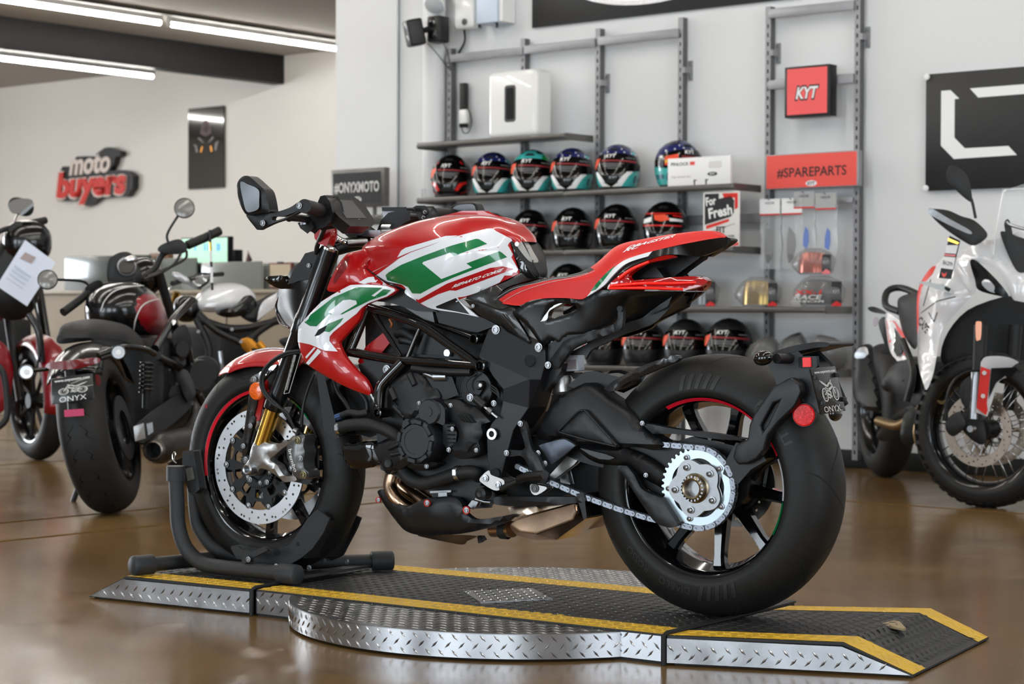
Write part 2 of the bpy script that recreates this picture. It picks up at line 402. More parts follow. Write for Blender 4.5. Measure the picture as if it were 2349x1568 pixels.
# ================================================================ structure
FLZ=0.
def floor_mat():
    m=bpy.data.materials.new('stained_concrete');m.use_nodes=True;nt=m.node_tree;b=nt.nodes['Principled BSDF'];N=nt.nodes.new;L=nt.links.new
    g=N('ShaderNodeNewGeometry')
    def noise(sc,det,dist=0.):
        t=N('ShaderNodeTexNoise');t.inputs['Scale'].default_value=sc;t.inputs['Detail'].default_value=det;t.inputs['Distortion'].default_value=dist;L(g.outputs['Position'],t.inputs['Vector']);return t.outputs[0]
    def ramp(src,stops):
        r=N('ShaderNodeValToRGB');L(src,r.inputs[0]);e=r.color_ramp.elements
        while len(e)<len(stops):e.new(.5)
        for k,(p,c) in enumerate(stops):e[k].position=p;e[k].color=lin(c)+(1,)
        return r.outputs[0]
    def mixc(bl,f,a,c):
        x=N('ShaderNodeMix');x.data_type='RGBA';x.blend_type=bl
        if isinstance(f,float):x.inputs[0].default_value=f
        else:L(f,x.inputs[0])
        L(a,x.inputs[6]);L(c,x.inputs[7]);return x.outputs[2]
    c1=ramp(noise(1.1,5,.6),[(.3,(100,76,45)),(.5,(116,90,55)),(.7,(132,104,66))])
    c2=ramp(noise(22,6),[(.3,(214,211,207)),(.7,(244,240,235))])
    c=mixc('MULTIPLY',.75,c1,c2)
    c3=ramp(noise(90,4),[(.27,(170,166,160)),(.36,(255,255,255))])
    c=mixc('MULTIPLY',.5,c,c3)
    # turning scuffs around the turntable
    P=FB.wor((.583,-.033,0));v=N('ShaderNodeVectorMath');v.operation='DISTANCE';v.inputs[1].default_value=(P[0],P[1],0);L(g.outputs['Position'],v.inputs[0])
    w=N('ShaderNodeTexNoise');w.noise_dimensions='1D';w.inputs['Scale'].default_value=9;w.inputs['Detail'].default_value=5;L(v.outputs['Value'],w.inputs['W'])
    band=N('ShaderNodeMapRange');band.interpolation_type='SMOOTHSTEP';band.inputs[1].default_value=1.34;band.inputs[2].default_value=1.15;band.inputs[3].default_value=0;band.inputs[4].default_value=1;L(v.outputs['Value'],band.inputs[0])
    brk=N('ShaderNodeMapRange');brk.inputs[1].default_value=.42;brk.inputs[2].default_value=.62;L(noise(2.4,4),brk.inputs[0])
    sc=N('ShaderNodeMapRange');sc.inputs[1].default_value=.52;sc.inputs[2].default_value=.66;L(w.outputs[0],sc.inputs[0])
    mu=N('ShaderNodeMath');mu.operation='MULTIPLY';L(band.outputs[0],mu.inputs[0]);L(sc.outputs[0],mu.inputs[1])
    mu2=N('ShaderNodeMath');mu2.operation='MULTIPLY';L(mu.outputs[0],mu2.inputs[0]);L(brk.outputs[0],mu2.inputs[1])
    mu3=N('ShaderNodeMath');mu3.operation='MULTIPLY';mu3.inputs[1].default_value=.55;L(mu2.outputs[0],mu3.inputs[0])
    dk=N('ShaderNodeRGB');dk.outputs[0].default_value=lin((66,56,46))+(1,)
    c=mixc('MIX',mu3.outputs[0],c,dk.outputs[0])
    L(c,b.inputs['Base Color'])
    r=N('ShaderNodeMapRange');r.inputs[1].default_value=.3;r.inputs[2].default_value=.7;r.inputs[3].default_value=.17;r.inputs[4].default_value=.23;L(noise(5,5),r.inputs[0]);L(r.outputs[0],b.inputs['Roughness'])
    b.inputs['Specular IOR Level'].default_value=.27;b.inputs['IOR'].default_value=1.33
    bp=N('ShaderNodeBump');bp.inputs['Strength'].default_value=.02;bp.inputs['Distance'].default_value=.01;L(noise(14,3),bp.inputs['Height']);L(bp.outputs[0],b.inputs['Normal'])
    return m
def wcbox(name,w0,w1,c0,c1,z0,z1,m,parent=None,bevel=0.):
    mb=MB();b=[wc(w0,c0,z0),wc(w1,c0,z0),wc(w1,c1,z0),wc(w0,c1,z0)];t=[wc(w0,c0,z1),wc(w1,c0,z1),wc(w1,c1,z1),wc(w0,c1,z1)]
    mb.hexa(b,t);return mb.obj(name,m,parent,bevel=bevel)
TH=.5721
FB=Frame((.5051,4.8363,.069),PI-TH)      # the display bike: rear contact point, heading
fm=floor_mat()
fl=wcbox('floor',-24,8,-6,16,-.06,-.006,M['slot']);tag(fl,kind='structure')
wl=[-24,-8.67,-6.305,-5.8,8];cl=[-6,7.5,16];g=.02
for i in range(4):
    for j in range(2):wcbox('slab',wl[i]+g,wl[i+1]-g,cl[j]+g,cl[j+1]-g,-.05,FLZ,fm,fl)
WC=9.157;H=3.55
def st(o):return tag(o,kind='structure')
st(wcbox('wall_back',-9.086,8,WC,WC+.18,-.05,H,M['wall']))
st(wcbox('wall_far',-24,-9,14.9,15.1,-.05,H,M['wallwarm']))
st(wcbox('wall_left',-24.2,-24,-6,15.1,-.05,H,M['wallwarm']))
st(wcbox('ceiling',-24.2,8,-6,15.1,H,H+.2,M['ceil']))
st(wcbox('wall_front',-24,8,-6.2,-6,-.05,.25,M['wall']))
st(wcbox('wall_right',8,8.2,-6,9.3,-.05,H,M['wall']))
st(wcbox('baseboard_back',-9.086,8,WC-.012,WC,0,.094,M['base'],bevel=.003))
st(wcbox('baseboard_far',-24,-9,14.888,14.9,0,.094,M['base']))
bm_=wcbox('ceiling_beam',-15.72,-15.55,-5,14.89,3.244,H-.001,M['blk'],bevel=.006);tag(bm_,'black painted beam spanning under the grey ceiling of the far showroom','beam')
# LED tubes: the three rows in view and the rows over the display floor
def led(w,c0,c1,label,grp=None,z=3.47):
    t=thing('tube_light',label,'ceiling light',wc(w,(c0+c1)/2,z),grp)
    L_=(c1-c0)/2;d=DC*L_
    m1=MB();m1.tube([-d*.985,d*.985],.021,12);m1.obj('light_tube',M['tube'],t)
    m2=MB();R_=Matrix.Rotation(-PHI,3,'Z');m2.box((0,0,.045),(.055,1.99*L_,.05),R_);m2.obj('fixture_body',M['fix'],t)
    for s in (-1,1):
        m3=MB();m3.tube([d*s*.98,d*s*1.0],.024,12);m3.obj('end_cap',M['fix'],t)
    return t
led(-14.31,9.75,12.14,'nearer lit tube of the pair in one line above the black beam');led(-14.31,12.22,14.45,'lit tube whose end reaches the white wall corner above the black beam')
led(-15.76,10.9,13.27,'lit tube hung right under the black beam, pointing at the sign wall',z=3.185)
GF='added ceiling tubes of the far showroom outside the view'
for w in (-20.9,-17.7,-14.31,-11.6):
    for c in ((4.0,6.4),(7.0,9.4)) + (((10.0,12.4),) if w<-15 else ()):led(w,c[0],c[1],'added lit ceiling tube brightening the far showroom from out of view',GF)  # tube rows added out of view to brighten the far showroom
wcbox_=None
GT='ceiling tubes over the display floor'
for w in (-11.0,-8.2,-5.4,-2.6,.2):
    for c in ((1.0,3.3),(3.5,5.8),(6.0,8.3)):
        led(w,c[0],c[1],'lit tube in a row on the ceiling over the display motorcycles',GT)
rail_=wcbox('conduit_rail',-14.19,-14.12,8,14.88,H-.03,H-.002,mat('rail_grey',(92,88,82),.6));tag(rail_,'thin dark rail on the ceiling alongside the upper lit tubes','rail')
# wall conduit and round pipe
def pipe(name,w,c,z0,z1,r,m,label,cat):
    mb=MB();mb.tube([wc(w,c,z0),wc(w,c,z1)],r,20);return tag(mb.obj(name,m),label,cat)
p_=pipe('wall_conduit',-8.525,WC-.012,.02,H-.01,.0085,mat('conduit',(132,136,138),.4,.5),'thin grey conduit running up the white wall behind the black hashtag sign','pipe')
p_=pipe('wall_pipe',-8.165,WC-.075,.0,H-.01,.07,M['wall'],'thick round pipe painted white beside the slotted uprights','pipe')
# ================================================================ slotted uprights, rails, shelves
CF_=WC-.065;UPW=[-8.055,-7.475,-6.92,-6.345,-5.775,-5.232];UPT=[2.409,2.419,2.429,2.439,2.445,2.9]
un=['first slotted grey upright, beside the round white pipe','slotted grey upright behind the white speaker cube','slotted grey upright at the end of the top shelf','slotted grey upright behind the helmet beside the white box','slotted grey upright between the helmet shelves and the red hashtag sign','tall slotted grey upright at the end of the visor shelf, beside the bare wall']
def upright(w,z1,label):
    root=thing('slotted_upright',label,'upright',wc(w,CF_,0),'slotted uprights of the shelving')
    hw=.016;dp=.045;mb=MB();z0=.045
    def bx(a,b,y0,y1,c,d):
        q=lambda u,v,z:DW*u+DC*v+np.array([0,0,z])
        mb.hexa([q(a,y0,c),q(b,y0,c),q(b,y1,c),q(a,y1,c)],[q(a,y0,d),q(b,y0,d),q(b,y1,d),q(a,y1,d)])
    bx(-hw,-.0045,0,.003,z0,z1);bx(.0045,hw,0,.003,z0,z1)
    z=z0;zs=z0+.03
    while zs+.03<z1-.06:
        bx(-.0045,.0045,.0002,.003,z,zs);z=zs+.0215;zs+=.048
    bx(-.0045,.0045,.0002,.003,z,z1);bx(-hw,-hw+.003,.003,dp,z0,z1);bx(-hw,hw,0,dp,z1-.001,z1+.002)
    mb.obj('post_channel',M['galv'],root)
    mb=MB();bx(hw-.003,hw,.003,dp,z0,z1);mb.obj('shaded_post_side',M['galvd'],root)  # right flank in darker metal, its shade put into the colour
    mb=MB();bx(-hw+.003,hw-.003,.02,.024,z0,z1-.002);mb.obj('slot_shade',M['slot'],root)  # dark sheet added behind the slots for the shade inside them
    return root
def clipbox(w,z,parent_,nm='wall_clip'):
    """wall clip: plate with two screws at the side of an upright"""
    mb=MB();q=lambda u,v,zz:DW*u+DC*v+np.array([0,0,zz])
    def bx(a,b,y0,y1,c,d):mb.hexa([q(a,y0,c),q(b,y0,c),q(b,y1,c),q(a,y1,c)],[q(a,y0,d),q(b,y0,d),q(b,y1,d),q(a,y1,d)])
    bx(.016,.042,.055,.062,z-.055,z+.055);bx(.014,.03,.0,.06,z-.016,z+.016)
    c=mb.obj(nm,M['galv'],parent_)
    for s in (-1,1):
        k=MB();k.lathe([(0,.004),(.008,.004),(.010,0)],q(.03,.055,z+s*.036),-DC,14);k.obj('screw',M['steel'],c)
ups=[]
for w,t_,l_ in zip(UPW,UPT,un):ups.append(upright(w,t_,l_))
clipbox(0,2.12,ups[2]);clipbox(0,2.15,ups[3]);clipbox(0,2.2,ups[4]);clipbox(0,2.24,ups[5])
def hrail(w0,w1,z,label,hh=.05):
    o=wcbox('cross_rail',w0,w1,CF_-.016,CF_-.002,z-hh/2,z+hh/2,M['galv'],bevel=.003)
    return tag(o,label,'rail','grey cross rails between the uprights')
hrail(-8.07,-7.465,2.345,'grey cross rail beside the speakers, above the white speaker cube');hrail(-7.455,-6.93,2.35,'grey cross rail in the middle of the upper three');hrail(-6.91,-6.35,2.355,'grey cross rail that ends at the upright above the stars and stripes helmet')
hrail(-5.765,-5.245,2.405,'grey cross rail near the top of the wall, above the red square sign');hrail(-5.765,-5.245,2.025,'grey cross rail passing behind the red square sign')
hrail(-6.33,-5.79,1.318,'grey cross rail behind the fresh fit card');hrail(-5.765,-5.245,1.395,'grey hanging rail carrying the clear bags under the red hashtag sign',.03)
SF=8.815
def shelf(w0,w1,z,label,seam=None):
    root=thing('shelf',label,'shelf',wc((w0+w1)/2,WC-.2,z),'grey metal wall shelves')
    o=wc((w0+w1)/2,WC-.2,z)
    def bx(nm,a,b,y0,y1,c,d,m,bev=0.):
        mb=MB();q=lambda u,v,zz:wc(u,v,z+zz)-o
        mb.hexa([q(a,y0,c),q(b,y0,c),q(b,y1,c),q(a,y1,c)],[q(a,y0,d),q(b,y0,d),q(b,y1,d),q(a,y1,d)]);return mb.obj(nm,m,root,bevel=bev,seg=3)
    ws=[w0]+list(seam or [])+[w1]
    for a,b in zip(ws[:-1],ws[1:]):
        bx('shelf_board',a+.001,b-.001,SF+.012,CF_-.012,-.014,0,M['shelf'])
        bx('front_lip',a+.001,b-.001,SF,SF+.02,-.03,.002,M['shelf'],.011)
    for u in (w0+.004,w1-.004):bx('end_bracket',u-.004,u+.004,SF+.015,CF_-.004,-.034,.004,M['shelf'],.001)
    return root
shelf(-8.075,-6.945,1.815,'top grey shelf carrying the white speaker cube');shelf(-8.075,-5.81,1.488,'grey shelf with the turquoise helmets and the white box',[-6.945]);shelf(-8.075,-5.81,1.157,'grey shelf with the plain black helmets above the seat',[-6.945]);shelf(-8.075,-5.25,.839,'grey shelf with the bagged visors',[-6.945,-6.36]);shelf(-8.075,-5.25,.512,'lowest grey shelf, seen above the rear tyre, with matt helmets',[-6.945,-6.36])
# ================================================================ turntable with loading ramps
M['tread']=mat('aluminium_tread',(182,184,188),.27,1,nz=(9,.16))
M['treadtop']=mat('aluminium_tread_top',(150,150,150),.34,1,nz=(10,.12))
M['matblk']=mat('black_tread_paint',(38,37,36),.55,nz=(8,.12))
M['yel']=mat('yellow_tread_paint',(206,164,44),.5,nz=(16,.08))
def lugs(mb,o,u,v,nrm,U,Vv,inside,ln=.0245,wd=.0052,h=.0017,p=.0165,ang=45):
    """alternating raised lozenges on a plane o + a*u + b*v"""
    o,u,v,nrm=[np.array(k,float) for k in (o,u,v,nrm)];q=p*1.13;i0=int(U[0]/p)-1;i1=int(U[1]/p)+2;j0=int(Vv[0]/q)-1;j1=int(Vv[1]/q)+2
    for i in range(i0,i1):
        for j in range(j0,j1):
            if (i+j) % 2:continue
            a,b=(i+.5)*p,(j+.5)*q
            if not inside(a,b):continue
            t=math.radians(ang if j % 2 else -ang);d=u*math.cos(t)+v*math.sin(t);e=-u*math.sin(t)+v*math.cos(t);c=o+u*a+v*b
            mb.add([c-d*ln/2,c-e*wd/2,c+d*ln/2,c+e*wd/2,c-d*ln*.2+nrm*h,c+d*ln*.2+nrm*h],[(0,1,4),(1,2,5),(1,5,4),(2,3,5),(3,0,4),(3,4,5)])
def inpoly(P):
    def f(a,b):
        c=False;j=len(P)-1
        for i in range(len(P)):
            if (P[i][1]>b) != (P[j][1]>b) and a<(P[j][0]-P[i][0])*(b-P[i][1])/(P[j][1]-P[i][1])+P[i][0]:c=not c
            j=i
        return c
    return f
def slab(name,poly,z0,z1,m,parent,bevel=0.):
    mb=MB();k=len(poly);v=[(p[0],p[1],z1) for p in poly]+[(p[0],p[1],z0) for p in poly]
    mb.add(v,[tuple(range(k)),tuple(range(2*k-1,k-1,-1))]+[(i,(i+1) % k,(i+1) % k+k,i+k) for i in range(k)]);return mb.obj(name,m,parent,bevel=bevel)
def treadpoly(name,poly,z,m,parent,shrink=.012,**kw):
    xs=[p[0] for p in poly];ys=[p[1] for p in poly];mb=MB();cx=sum(xs)/len(xs);cy=sum(ys)/len(ys)
    f=inpoly([(cx+(p[0]-cx)*(1-shrink/.3),cy+(p[1]-cy)*(1-shrink/.3)) for p in poly]) if shrink else inpoly(poly)
    lugs(mb,(0,0,z),(1,0,0),(0,1,0),(0,0,1),(min(xs),max(xs)),(min(ys),max(ys)),f,**kw)
    o=mb.obj(name,m,parent,sharp=20,merge=0);o['kind']='stuff';return o
def sideplate(name,a,b,z0,z1,m,parent,slope=None,th=.003):
    """aluminium side sheet with raised lozenges between a and b"""
    a=np.array(a,float);b=np.array(b,float);L_=np.linalg.norm(b-a);u=np.array([*(b-a)/L_,0]);n=np.array([-u[1],u[0],0]);n=n if n[1]>0 else -n
    A=np.array([*a,0.]);mb=MB();q=lambda s,z,k=0.:A+u*s+np.array([0,0,z])+n*k
    P=[(0,z0),(L_,z0),(L_,z1),(0,z1)] if slope is None else slope(L_)
    k=len(P);mb.add([q(s,z,th) for s,z in P]+[q(s,z,0) for s,z in P],[tuple(range(k)),tuple(range(2*k-1,k-1,-1))]+[(i,(i+1) % k,(i+1) % k+k,i+k) for i in range(k)])
    o=mb.obj(name,m,parent)
    lm=MB();f0=inpoly(P);ins=lambda s,z:f0(s,z) and f0(s,z-.006) and f0(s,z+.005)
    lugs(lm,A+n*th,u,(0,0,1),n,(0,L_),(z0,z1),ins,wd=.0062,h=.0026)
    k2=lm.obj('tread_relief',m,o,sharp=20,merge=0);k2['kind']='stuff';return o
ZB=-.062
tt=thing('turntable','round silver tread plate turntable with a black and yellow strip under the red motorcycle','turntable',FB.M)
cx_,cy_,cr_=.583,-.033,.607
def strip(x):return (.284+(1.224-x)*.0336,-.335)
AN=96
circ=[(cx_+cr_*math.cos(2*PI*i/AN),cy_+cr_*math.sin(2*PI*i/AN)) for i in range(AN)]
# disc top: near and far segments outside the strip
slab('disc_plate',circ,-.012,-.004,M['treadtop'],tt)
def disc_in(sgn):
    def f(a,b):
        return math.hypot(a-cx_,b-cy_)<cr_-.012 and ((b>strip(a)[0]+.012) if sgn>0 else (b<strip(a)[1]-.014))
    return f
for s in (1,-1):
    lm=MB();lugs(lm,(0,0,-.004),(math.cos(.6),math.sin(.6),0),(-math.sin(.6),math.cos(.6),0),(0,0,1),(-1.5,2.5),(-1.5,1.5),(lambda a,b,s=s:disc_in(s)(a*math.cos(.6)-b*math.sin(.6),a*math.sin(.6)+b*math.cos(.6))),h=.0016)
    k=lm.obj('tread_relief',M['treadtop'],tt,sharp=20,merge=0);k['kind']='stuff'
# rim band
mb=MB();mb.add([(cx_+(cr_+.0005)*math.cos(2*PI*i/AN),cy_+(cr_+.0005)*math.sin(2*PI*i/AN),z) for z in (ZB,-.006) for i in range(AN)],[(i,(i+1) % AN,(i+1) % AN+AN,i+AN) for i in range(AN)])
rimb=mb.obj('rim_band',M['tread'],tt,fix=False)
lm=MB();per=2*PI*cr_;p=.0165;nn=int(per/p/2)*2
for i in range(nn):
    for j in range(3):
        if (i+j) % 2:continue
        a=2*PI*(i+.5)/nn;zz=ZB+.0095+j*.0186;c=np.array([cx_+cr_*math.cos(a),cy_+cr_*math.sin(a),zz]);n=np.array([math.cos(a),math.sin(a),0]);u=np.array([-n[1],n[0],0]);t=math.radians(45 if j % 2 else -45)
        d=u*math.cos(t)+np.array([0,0,math.sin(t)]);e=-u*math.sin(t)+np.array([0,0,math.cos(t)]);ln,wd_,h_=.0245,.0062,.0026
        lm.add([c-d*ln/2,c-e*wd_/2,c+d*ln/2,c+e*wd_/2,c-d*ln*.2+n*h_,c+d*ln*.2+n*h_],[(0,1,4),(1,2,5),(1,5,4),(2,3,5),(3,0,4),(3,4,5)])
k=lm.obj('tread_relief',M['tread'],rimb,sharp=20,merge=0);k['kind']='stuff'
slab('under_tray',[(cx_+(cr_-.03)*math.cos(2*PI*i/AN),cy_+(cr_-.03)*math.sin(2*PI*i/AN)) for i in range(AN)],-.069,-.012,M['blk'],tt)
# centre strip
x1,x0=1.222,-.022
slab('strip_plate',[(x1,strip(x1)[0]-.004),(x0,strip(x0)[0]-.004),(x0-.03,-.335),(x1,-.335)],-.004,.0005,M['matblk'],tt)
slab('strip_core',[(x1,strip(x1)[0]-.006),(x0,strip(x0)[0]-.006),(x0-.028,-.33),(x1,-.33)],-.069,-.004,M['blk'],tt)
def band(y0,y1):return [(x1-.004,y0(x1)),(x0,y0(x0)),(x0,y1(x0)),(x1-.004,y1(x1))]
slab('yellow_stripe',band(lambda x:strip(x)[0]-.006,lambda x:strip(x)[0]-.1),.0005,.0012,M['yel'],tt);slab('yellow_stripe',band(lambda x:-.333,lambda x:-.243),.0005,.0012,M['yel'],tt)
treadpoly('tread_relief',band(lambda x:strip(x)[0]-.012,lambda x:strip(x)[0]-.1),.0012,M['yel'],tt,0);treadpoly('tread_relief',band(lambda x:-.325,lambda x:-.245),.0012,M['yel'],tt,0)
treadpoly('tread_relief',band(lambda x:strip(x)[0]-.108,lambda x:-.236),.0005,M['matblk'],tt,0)
sideplate('side_plate',(x1,strip(x1)[0]-.004),(x0,strip(x0)[0]-.004),ZB,-.004,M['tread'],tt)
# small inspection plate
cov=[FB.px(0,0,0)[:2]];cq=[FB.pxz(a,b,.002) for a,b in ((1062,1356),(1222,1350),(1268,1374),(1102,1382))]
cp=slab('cover_plate',[(q[0],q[1]) for q in cq],.0006,.004,M['treadtop'],tt);treadpoly('tread_relief',[(q[0],q[1]) for q in cq],.004,M['treadtop'],cp,.012,p=.014,ln=.02,wd=.005)
for a,b in ((1074,1357),(1252,1372)):
    q=FB.pxz(a,b,.004);k=MB();k.lathe([(0,.002),(.006,.002),(.008,0)],q,(0,0,1),12);k.obj('screw',M['steel'],cp)
# ramps
def ramp(label,A,B,C,A2,B2,C2,gapx):
    """A joint, B bend, C toe on the near side; A2.. far side"""
    r=thing('loading_ramp',label,'ramp',FB.M,'ramps of the turntable');zt=-.062
    P3=lambda p,z:(p[0],p[1],z)
    mb=MB();mb.add([P3(A,0),P3(B,0),P3(C,zt),P3(A2,0),P3(B2,0),P3(C2,zt),P3(A,-.006),P3(B,-.006),P3(C,zt-.005),P3(A2,-.006),P3(B2,-.006),P3(C2,zt-.005)],
       [(0,1,4,3),(1,2,5,4),(6,9,10,7),(7,10,11,8),(0,3,9,6),(2,8,11,5),(0,6,7,1),(1,7,8,2),(3,4,10,9),(4,5,11,10)]);mb.obj('deck',M['matblk'],r,sharp=10)
    ins=lambda p,q,k:np.array(p)+(np.array(q)-np.array(p))*k
    mb=MB();i_=.03;a,b,c,a2,b2,c2=ins(A,A2,i_),ins(B,B2,i_),ins(C,C2,i_),ins(A2,A,i_),ins(B2,B,i_),ins(C2,C,i_);a=ins(a,b,.02);a2=ins(a2,b2,.02)
    mb.add([P3(a,-.006),P3(b,-.006),P3(c,zt-.005),P3(a2,-.006),P3(b2,-.006),P3(c2,zt-.005),P3(a,-.069),P3(b,-.069),P3(c,-.069),P3(a2,-.069),P3(b2,-.069),P3(c2,-.069)],
       [(0,1,4,3),(1,2,5,4),(6,9,10,7),(7,10,11,8),(0,3,9,6),(0,6,7,1),(1,7,8,2),(3,4,10,9),(4,5,11,10)]);mb.obj('ramp_core',M['blk'],r,sharp=10)
    def quad_band(pa,pb,pc,qa,qb,qc,k0,k1,m):
        e=[(ins(pa,qa,k0),ins(pa,qa,k1)),(ins(pb,qb,k0),ins(pb,qb,k1)),(ins(pc,qc,k0),ins(pc,qc,k1))];z=[.001,.001,zt+.001]
        mb=MB();v=[];
        for (p,q),zz in zip(e,z):v+=[P3(p,zz),P3(q,zz)]
        mb.add(v,[(0,2,3,1),(2,4,5,3)]);return mb,e
    for k0,k1,m,nm in ((.008,.16,M['yel'],'yellow_stripe'),(.85,.992,M['yel'],'yellow_stripe'),(.17,.84,M['matblk'],'tread_relief')):
        mb,e=quad_band(A,B,C,A2,B2,C2,k0,k1,m)
        par=mb.obj(nm,m,r,sharp=10,fix=True) if m is M['yel'] else r
        for (p0,p1),(q0,q1),za,zb in ((e[0],e[1],0,0),(e[1],e[2],0,zt)):
            o=np.array([*p0,za+.001]);u=np.array([*(p1-p0),0.]);v=np.array([*(q0-p0),zb-za]);lu=np.linalg.norm(u);lv=np.linalg.norm(v);lm=MB()
            n=np.cross(u,v);n /= np.linalg.norm(n);n=n if n[2]>0 else -n;u=u/lu;vv=v-u*(v@u);lvv=np.linalg.norm(vv);sk=(v@u)/lvv;vv /= lvv
            f=lambda s,t:0<t<lvv-.006 and .004<s-sk*t<lu-.004
            lugs(lm,o,u,vv,n,(-lu-.3,lu*2+.3),(0,lvv),f);kk=lm.obj('tread_relief',m,par,sharp=20,merge=0);kk['kind']='stuff'
    dB=np.linalg.norm(np.array(B)-A);dC=np.linalg.norm(np.array(C)-A)
    sideplate('side_plate',A,C,ZB,-.006,M['tread'],r,lambda L_:[(0,ZB),(L_-.004,ZB),(dB*1.0,-.006),(0,-.006)])
    for p in (A,):
        q=np.array([*p,0.]);m_=MB();e_=np.array([*(np.array(A2)-A),0.]);e_ /= np.linalg.norm(e_)
        m_.tube([q-e_*.006+np.array([gapx*.006,0,-.068]),q-e_*.006+np.array([gapx*.006,0,.000]),q+e_*.01+np.array([gapx*.006,0,.004]),q+e_*.33+np.array([gapx*.006,0,.004])],.006,8);m_.obj('hinge_strip',M['blkrub'],r)
    return r
ramp('shorter sloped ramp at the front end of the turntable, under the wheel stand',(1.236,.285),(1.69,.283),(1.815,.297),(1.236,-.335),(1.67,-.335),(1.80,-.335),-1)
rr_=ramp('loading ramp with a torn black patch at the rear end of the turntable',(-.037,.331),(-.41,.197),(-.563,.168),(-.075,-.25),(-.386,-.411),(-.526,-.435),1)
tp=[(1450,370),(1530,349),(1560,358),(1600,400),(1585,404),(1500,388)]
q=[FB.pxz(1500+x/2.767,1300+y/2.767,-.004) for x,y in tp];slab('bare_patch',[(k[0],k[1]) for k in q],-.004,.0012,mat('bare_plate',(150,130,96),.6,nz=(40,.1)),rr_)
# ================================================================ wheel stand
M['boltm']=mat('bolt_steel',(150,150,152),.34,1)
M['pc']=mat('textured_black_powder',(30,31,33),.5,bump=(700,.5),spec=.6)
M['capr']=mat('stand_cap_rubber',(40,42,45),.55)
ws=thing('wheel_stand','black tube wheel stand clamping the front wheel of the red motorcycle','wheel stand',FB.M)
def capend(p,d,nm='foot_cap'):
    p=np.array(p,float);d=np.array(d,float);d /= np.linalg.norm(d);m_=MB();m_.lathe([(0,.03),(.024,.03),(.0272,.027),(.028,.02),(.028,-.03),(.0272,-.034),(.02,-.034)],p,d,24);m_.obj(nm,M['capr'],ws,sharp=50)
zt_=.03
m_=MB();m_.tube([(1.225,.165,zt_),(1.33,.162,zt_),(1.45,.158,zt_),(1.525,.156,zt_+.006),(1.585,.155,zt_+.045),(1.612,.155,zt_+.105),(1.617,.155,.2),(1.622,.155,.285)],.021,14,smooth=5);m_.obj('base_tube',M['pc'],ws,sharp=0)
m_=MB();m_.tube([(1.40,.02,zt_+.01),(1.50,.02,zt_+.012),(1.59,.022,zt_+.03),(1.645,.025,zt_+.08),(1.66,.028,.16),(1.668,.03,.285)],.021,14,smooth=5);m_.obj('base_tube',M['pc'],ws,sharp=0)
m_=MB();m_.tube([(1.655,.225,zt_),(1.60,.03,zt_),(1.555,-.12,zt_)],.02,14);m_.obj('cross_tube',M['pc'],ws)
m_=MB();m_.tube([(1.185,-.195,zt_),(1.24,-.135,zt_),(1.36,-.02,zt_)],.02,14);m_.obj('cross_tube',M['pc'],ws)
capend((1.664,.247,zt_),(.06,.2,0));capend((1.202,.166,zt_),(-1,.01,0));capend((1.17,-.21,zt_),(-.066,-.072,0))
m_=MB();R_=Matrix.Rotation(math.atan2(.33,.0),3,'Z');m_.hexa([(1.19,.12,.014),(1.25,.12,.014),(1.22,-.19,.014),(1.18,-.19,.014)],[(1.19,.12,.022),(1.25,.12,.022),(1.22,-.19,.022),(1.18,-.19,.022)]);m_.obj('base_bar',M['pc'],ws)
fD=lambda pts,l=None:[(420+p[0]/2.704,780+p[1]/2.704)+tuple(p[2:]) for p in pts]
# clamp plate and pin
pl=[FB.px(a,b,.155) for a,b in ((402,1042),(440,1035),(443,1060),(414,1075))]
m_=MB();m_.tube([(1.622,.155,.26),(1.622,.155,.302)],.026,14);m_.obj('tube_collar',M['pc'],ws,sharp=50)
sp_=prism(FB,'stop_plate',fD([(0,695),(60,688),(97,920),(60,955),(35,930),(0,800)]),.085,.115,M['pc'],ws,bevel=.003)
prism(FB,'rating_plate',fD([(14,796),(55,786),(70,858),(28,874)]),.115,.1162,mat('plate_foil',(150,150,144),.35,.7),sp_,bevel=0)
m_=MB();m_.tube([FB.px(a,b,.165) for a,b in ((386,1060),(396,1055),(403,1043),(401,1037),(396,1041),(397,1054),(405,1062))],.0022,8,smooth=4);m_.obj('locking_pin',M['chrome'],ws)
# cradle plates
cradle=prism(FB,'cradle_plate',fD([(832,1050),(905,1105),(870,1190),(800,1290),(735,1345),(640,1400),(480,1392),(330,1350),(298,1290),(350,1268),(450,1290),(560,1300),(660,1272),(712,1200),(770,1110)]),.088,.094,M['pc'],ws,bevel=.001)
prism(FB,'cradle_plate',fD([(1060,1085),(1100,1102),(1078,1160),(1000,1310),(985,1335),(860,1390),(700,1390),(800,1290),(985,1165)]),-.094,-.088,M['pc'],ws,bevel=.001)
n1,n2,f1_,f2_=[FB.px(*fD([p])[0],l) for p,l in (((905,1112),.09),((752,1345),.09),((1062,1150),-.088),((985,1330),-.088))]
m_=MB();dn=np.array([.004,0,-.004]);m_.hexa([n1+dn,n2+dn,f2_+dn,f1_+dn],[n1,n2,f2_,f1_]);m_.obj('cradle_cup',M['pc'],ws)
n1,n2,f1_,f2_=[np.array(p) for p in ((1.50,.088,.012),(1.30,.088,.008),(1.50,-.088,.012),(1.30,-.088,.008))]
m_=MB();dn=np.array([0,0,-.004]);m_.hexa([n1+dn,n2+dn,f2_+dn,f1_+dn],[n1,n2,f2_,f1_]);m_.obj('cradle_floor',M['pc'],ws)
for (a,b,r) in ((580,1312,.011),(880,1365,.006),(712,1262,.006)):
    q=FB.px(420+a/2.704,780+b/2.704,.0945);m_=MB();m_.lathe([(r,0),(r*.5,.0004),(0,.0005)],q,(0,1,0),18);m_.obj('plate_hole',M['slot'],cradle)
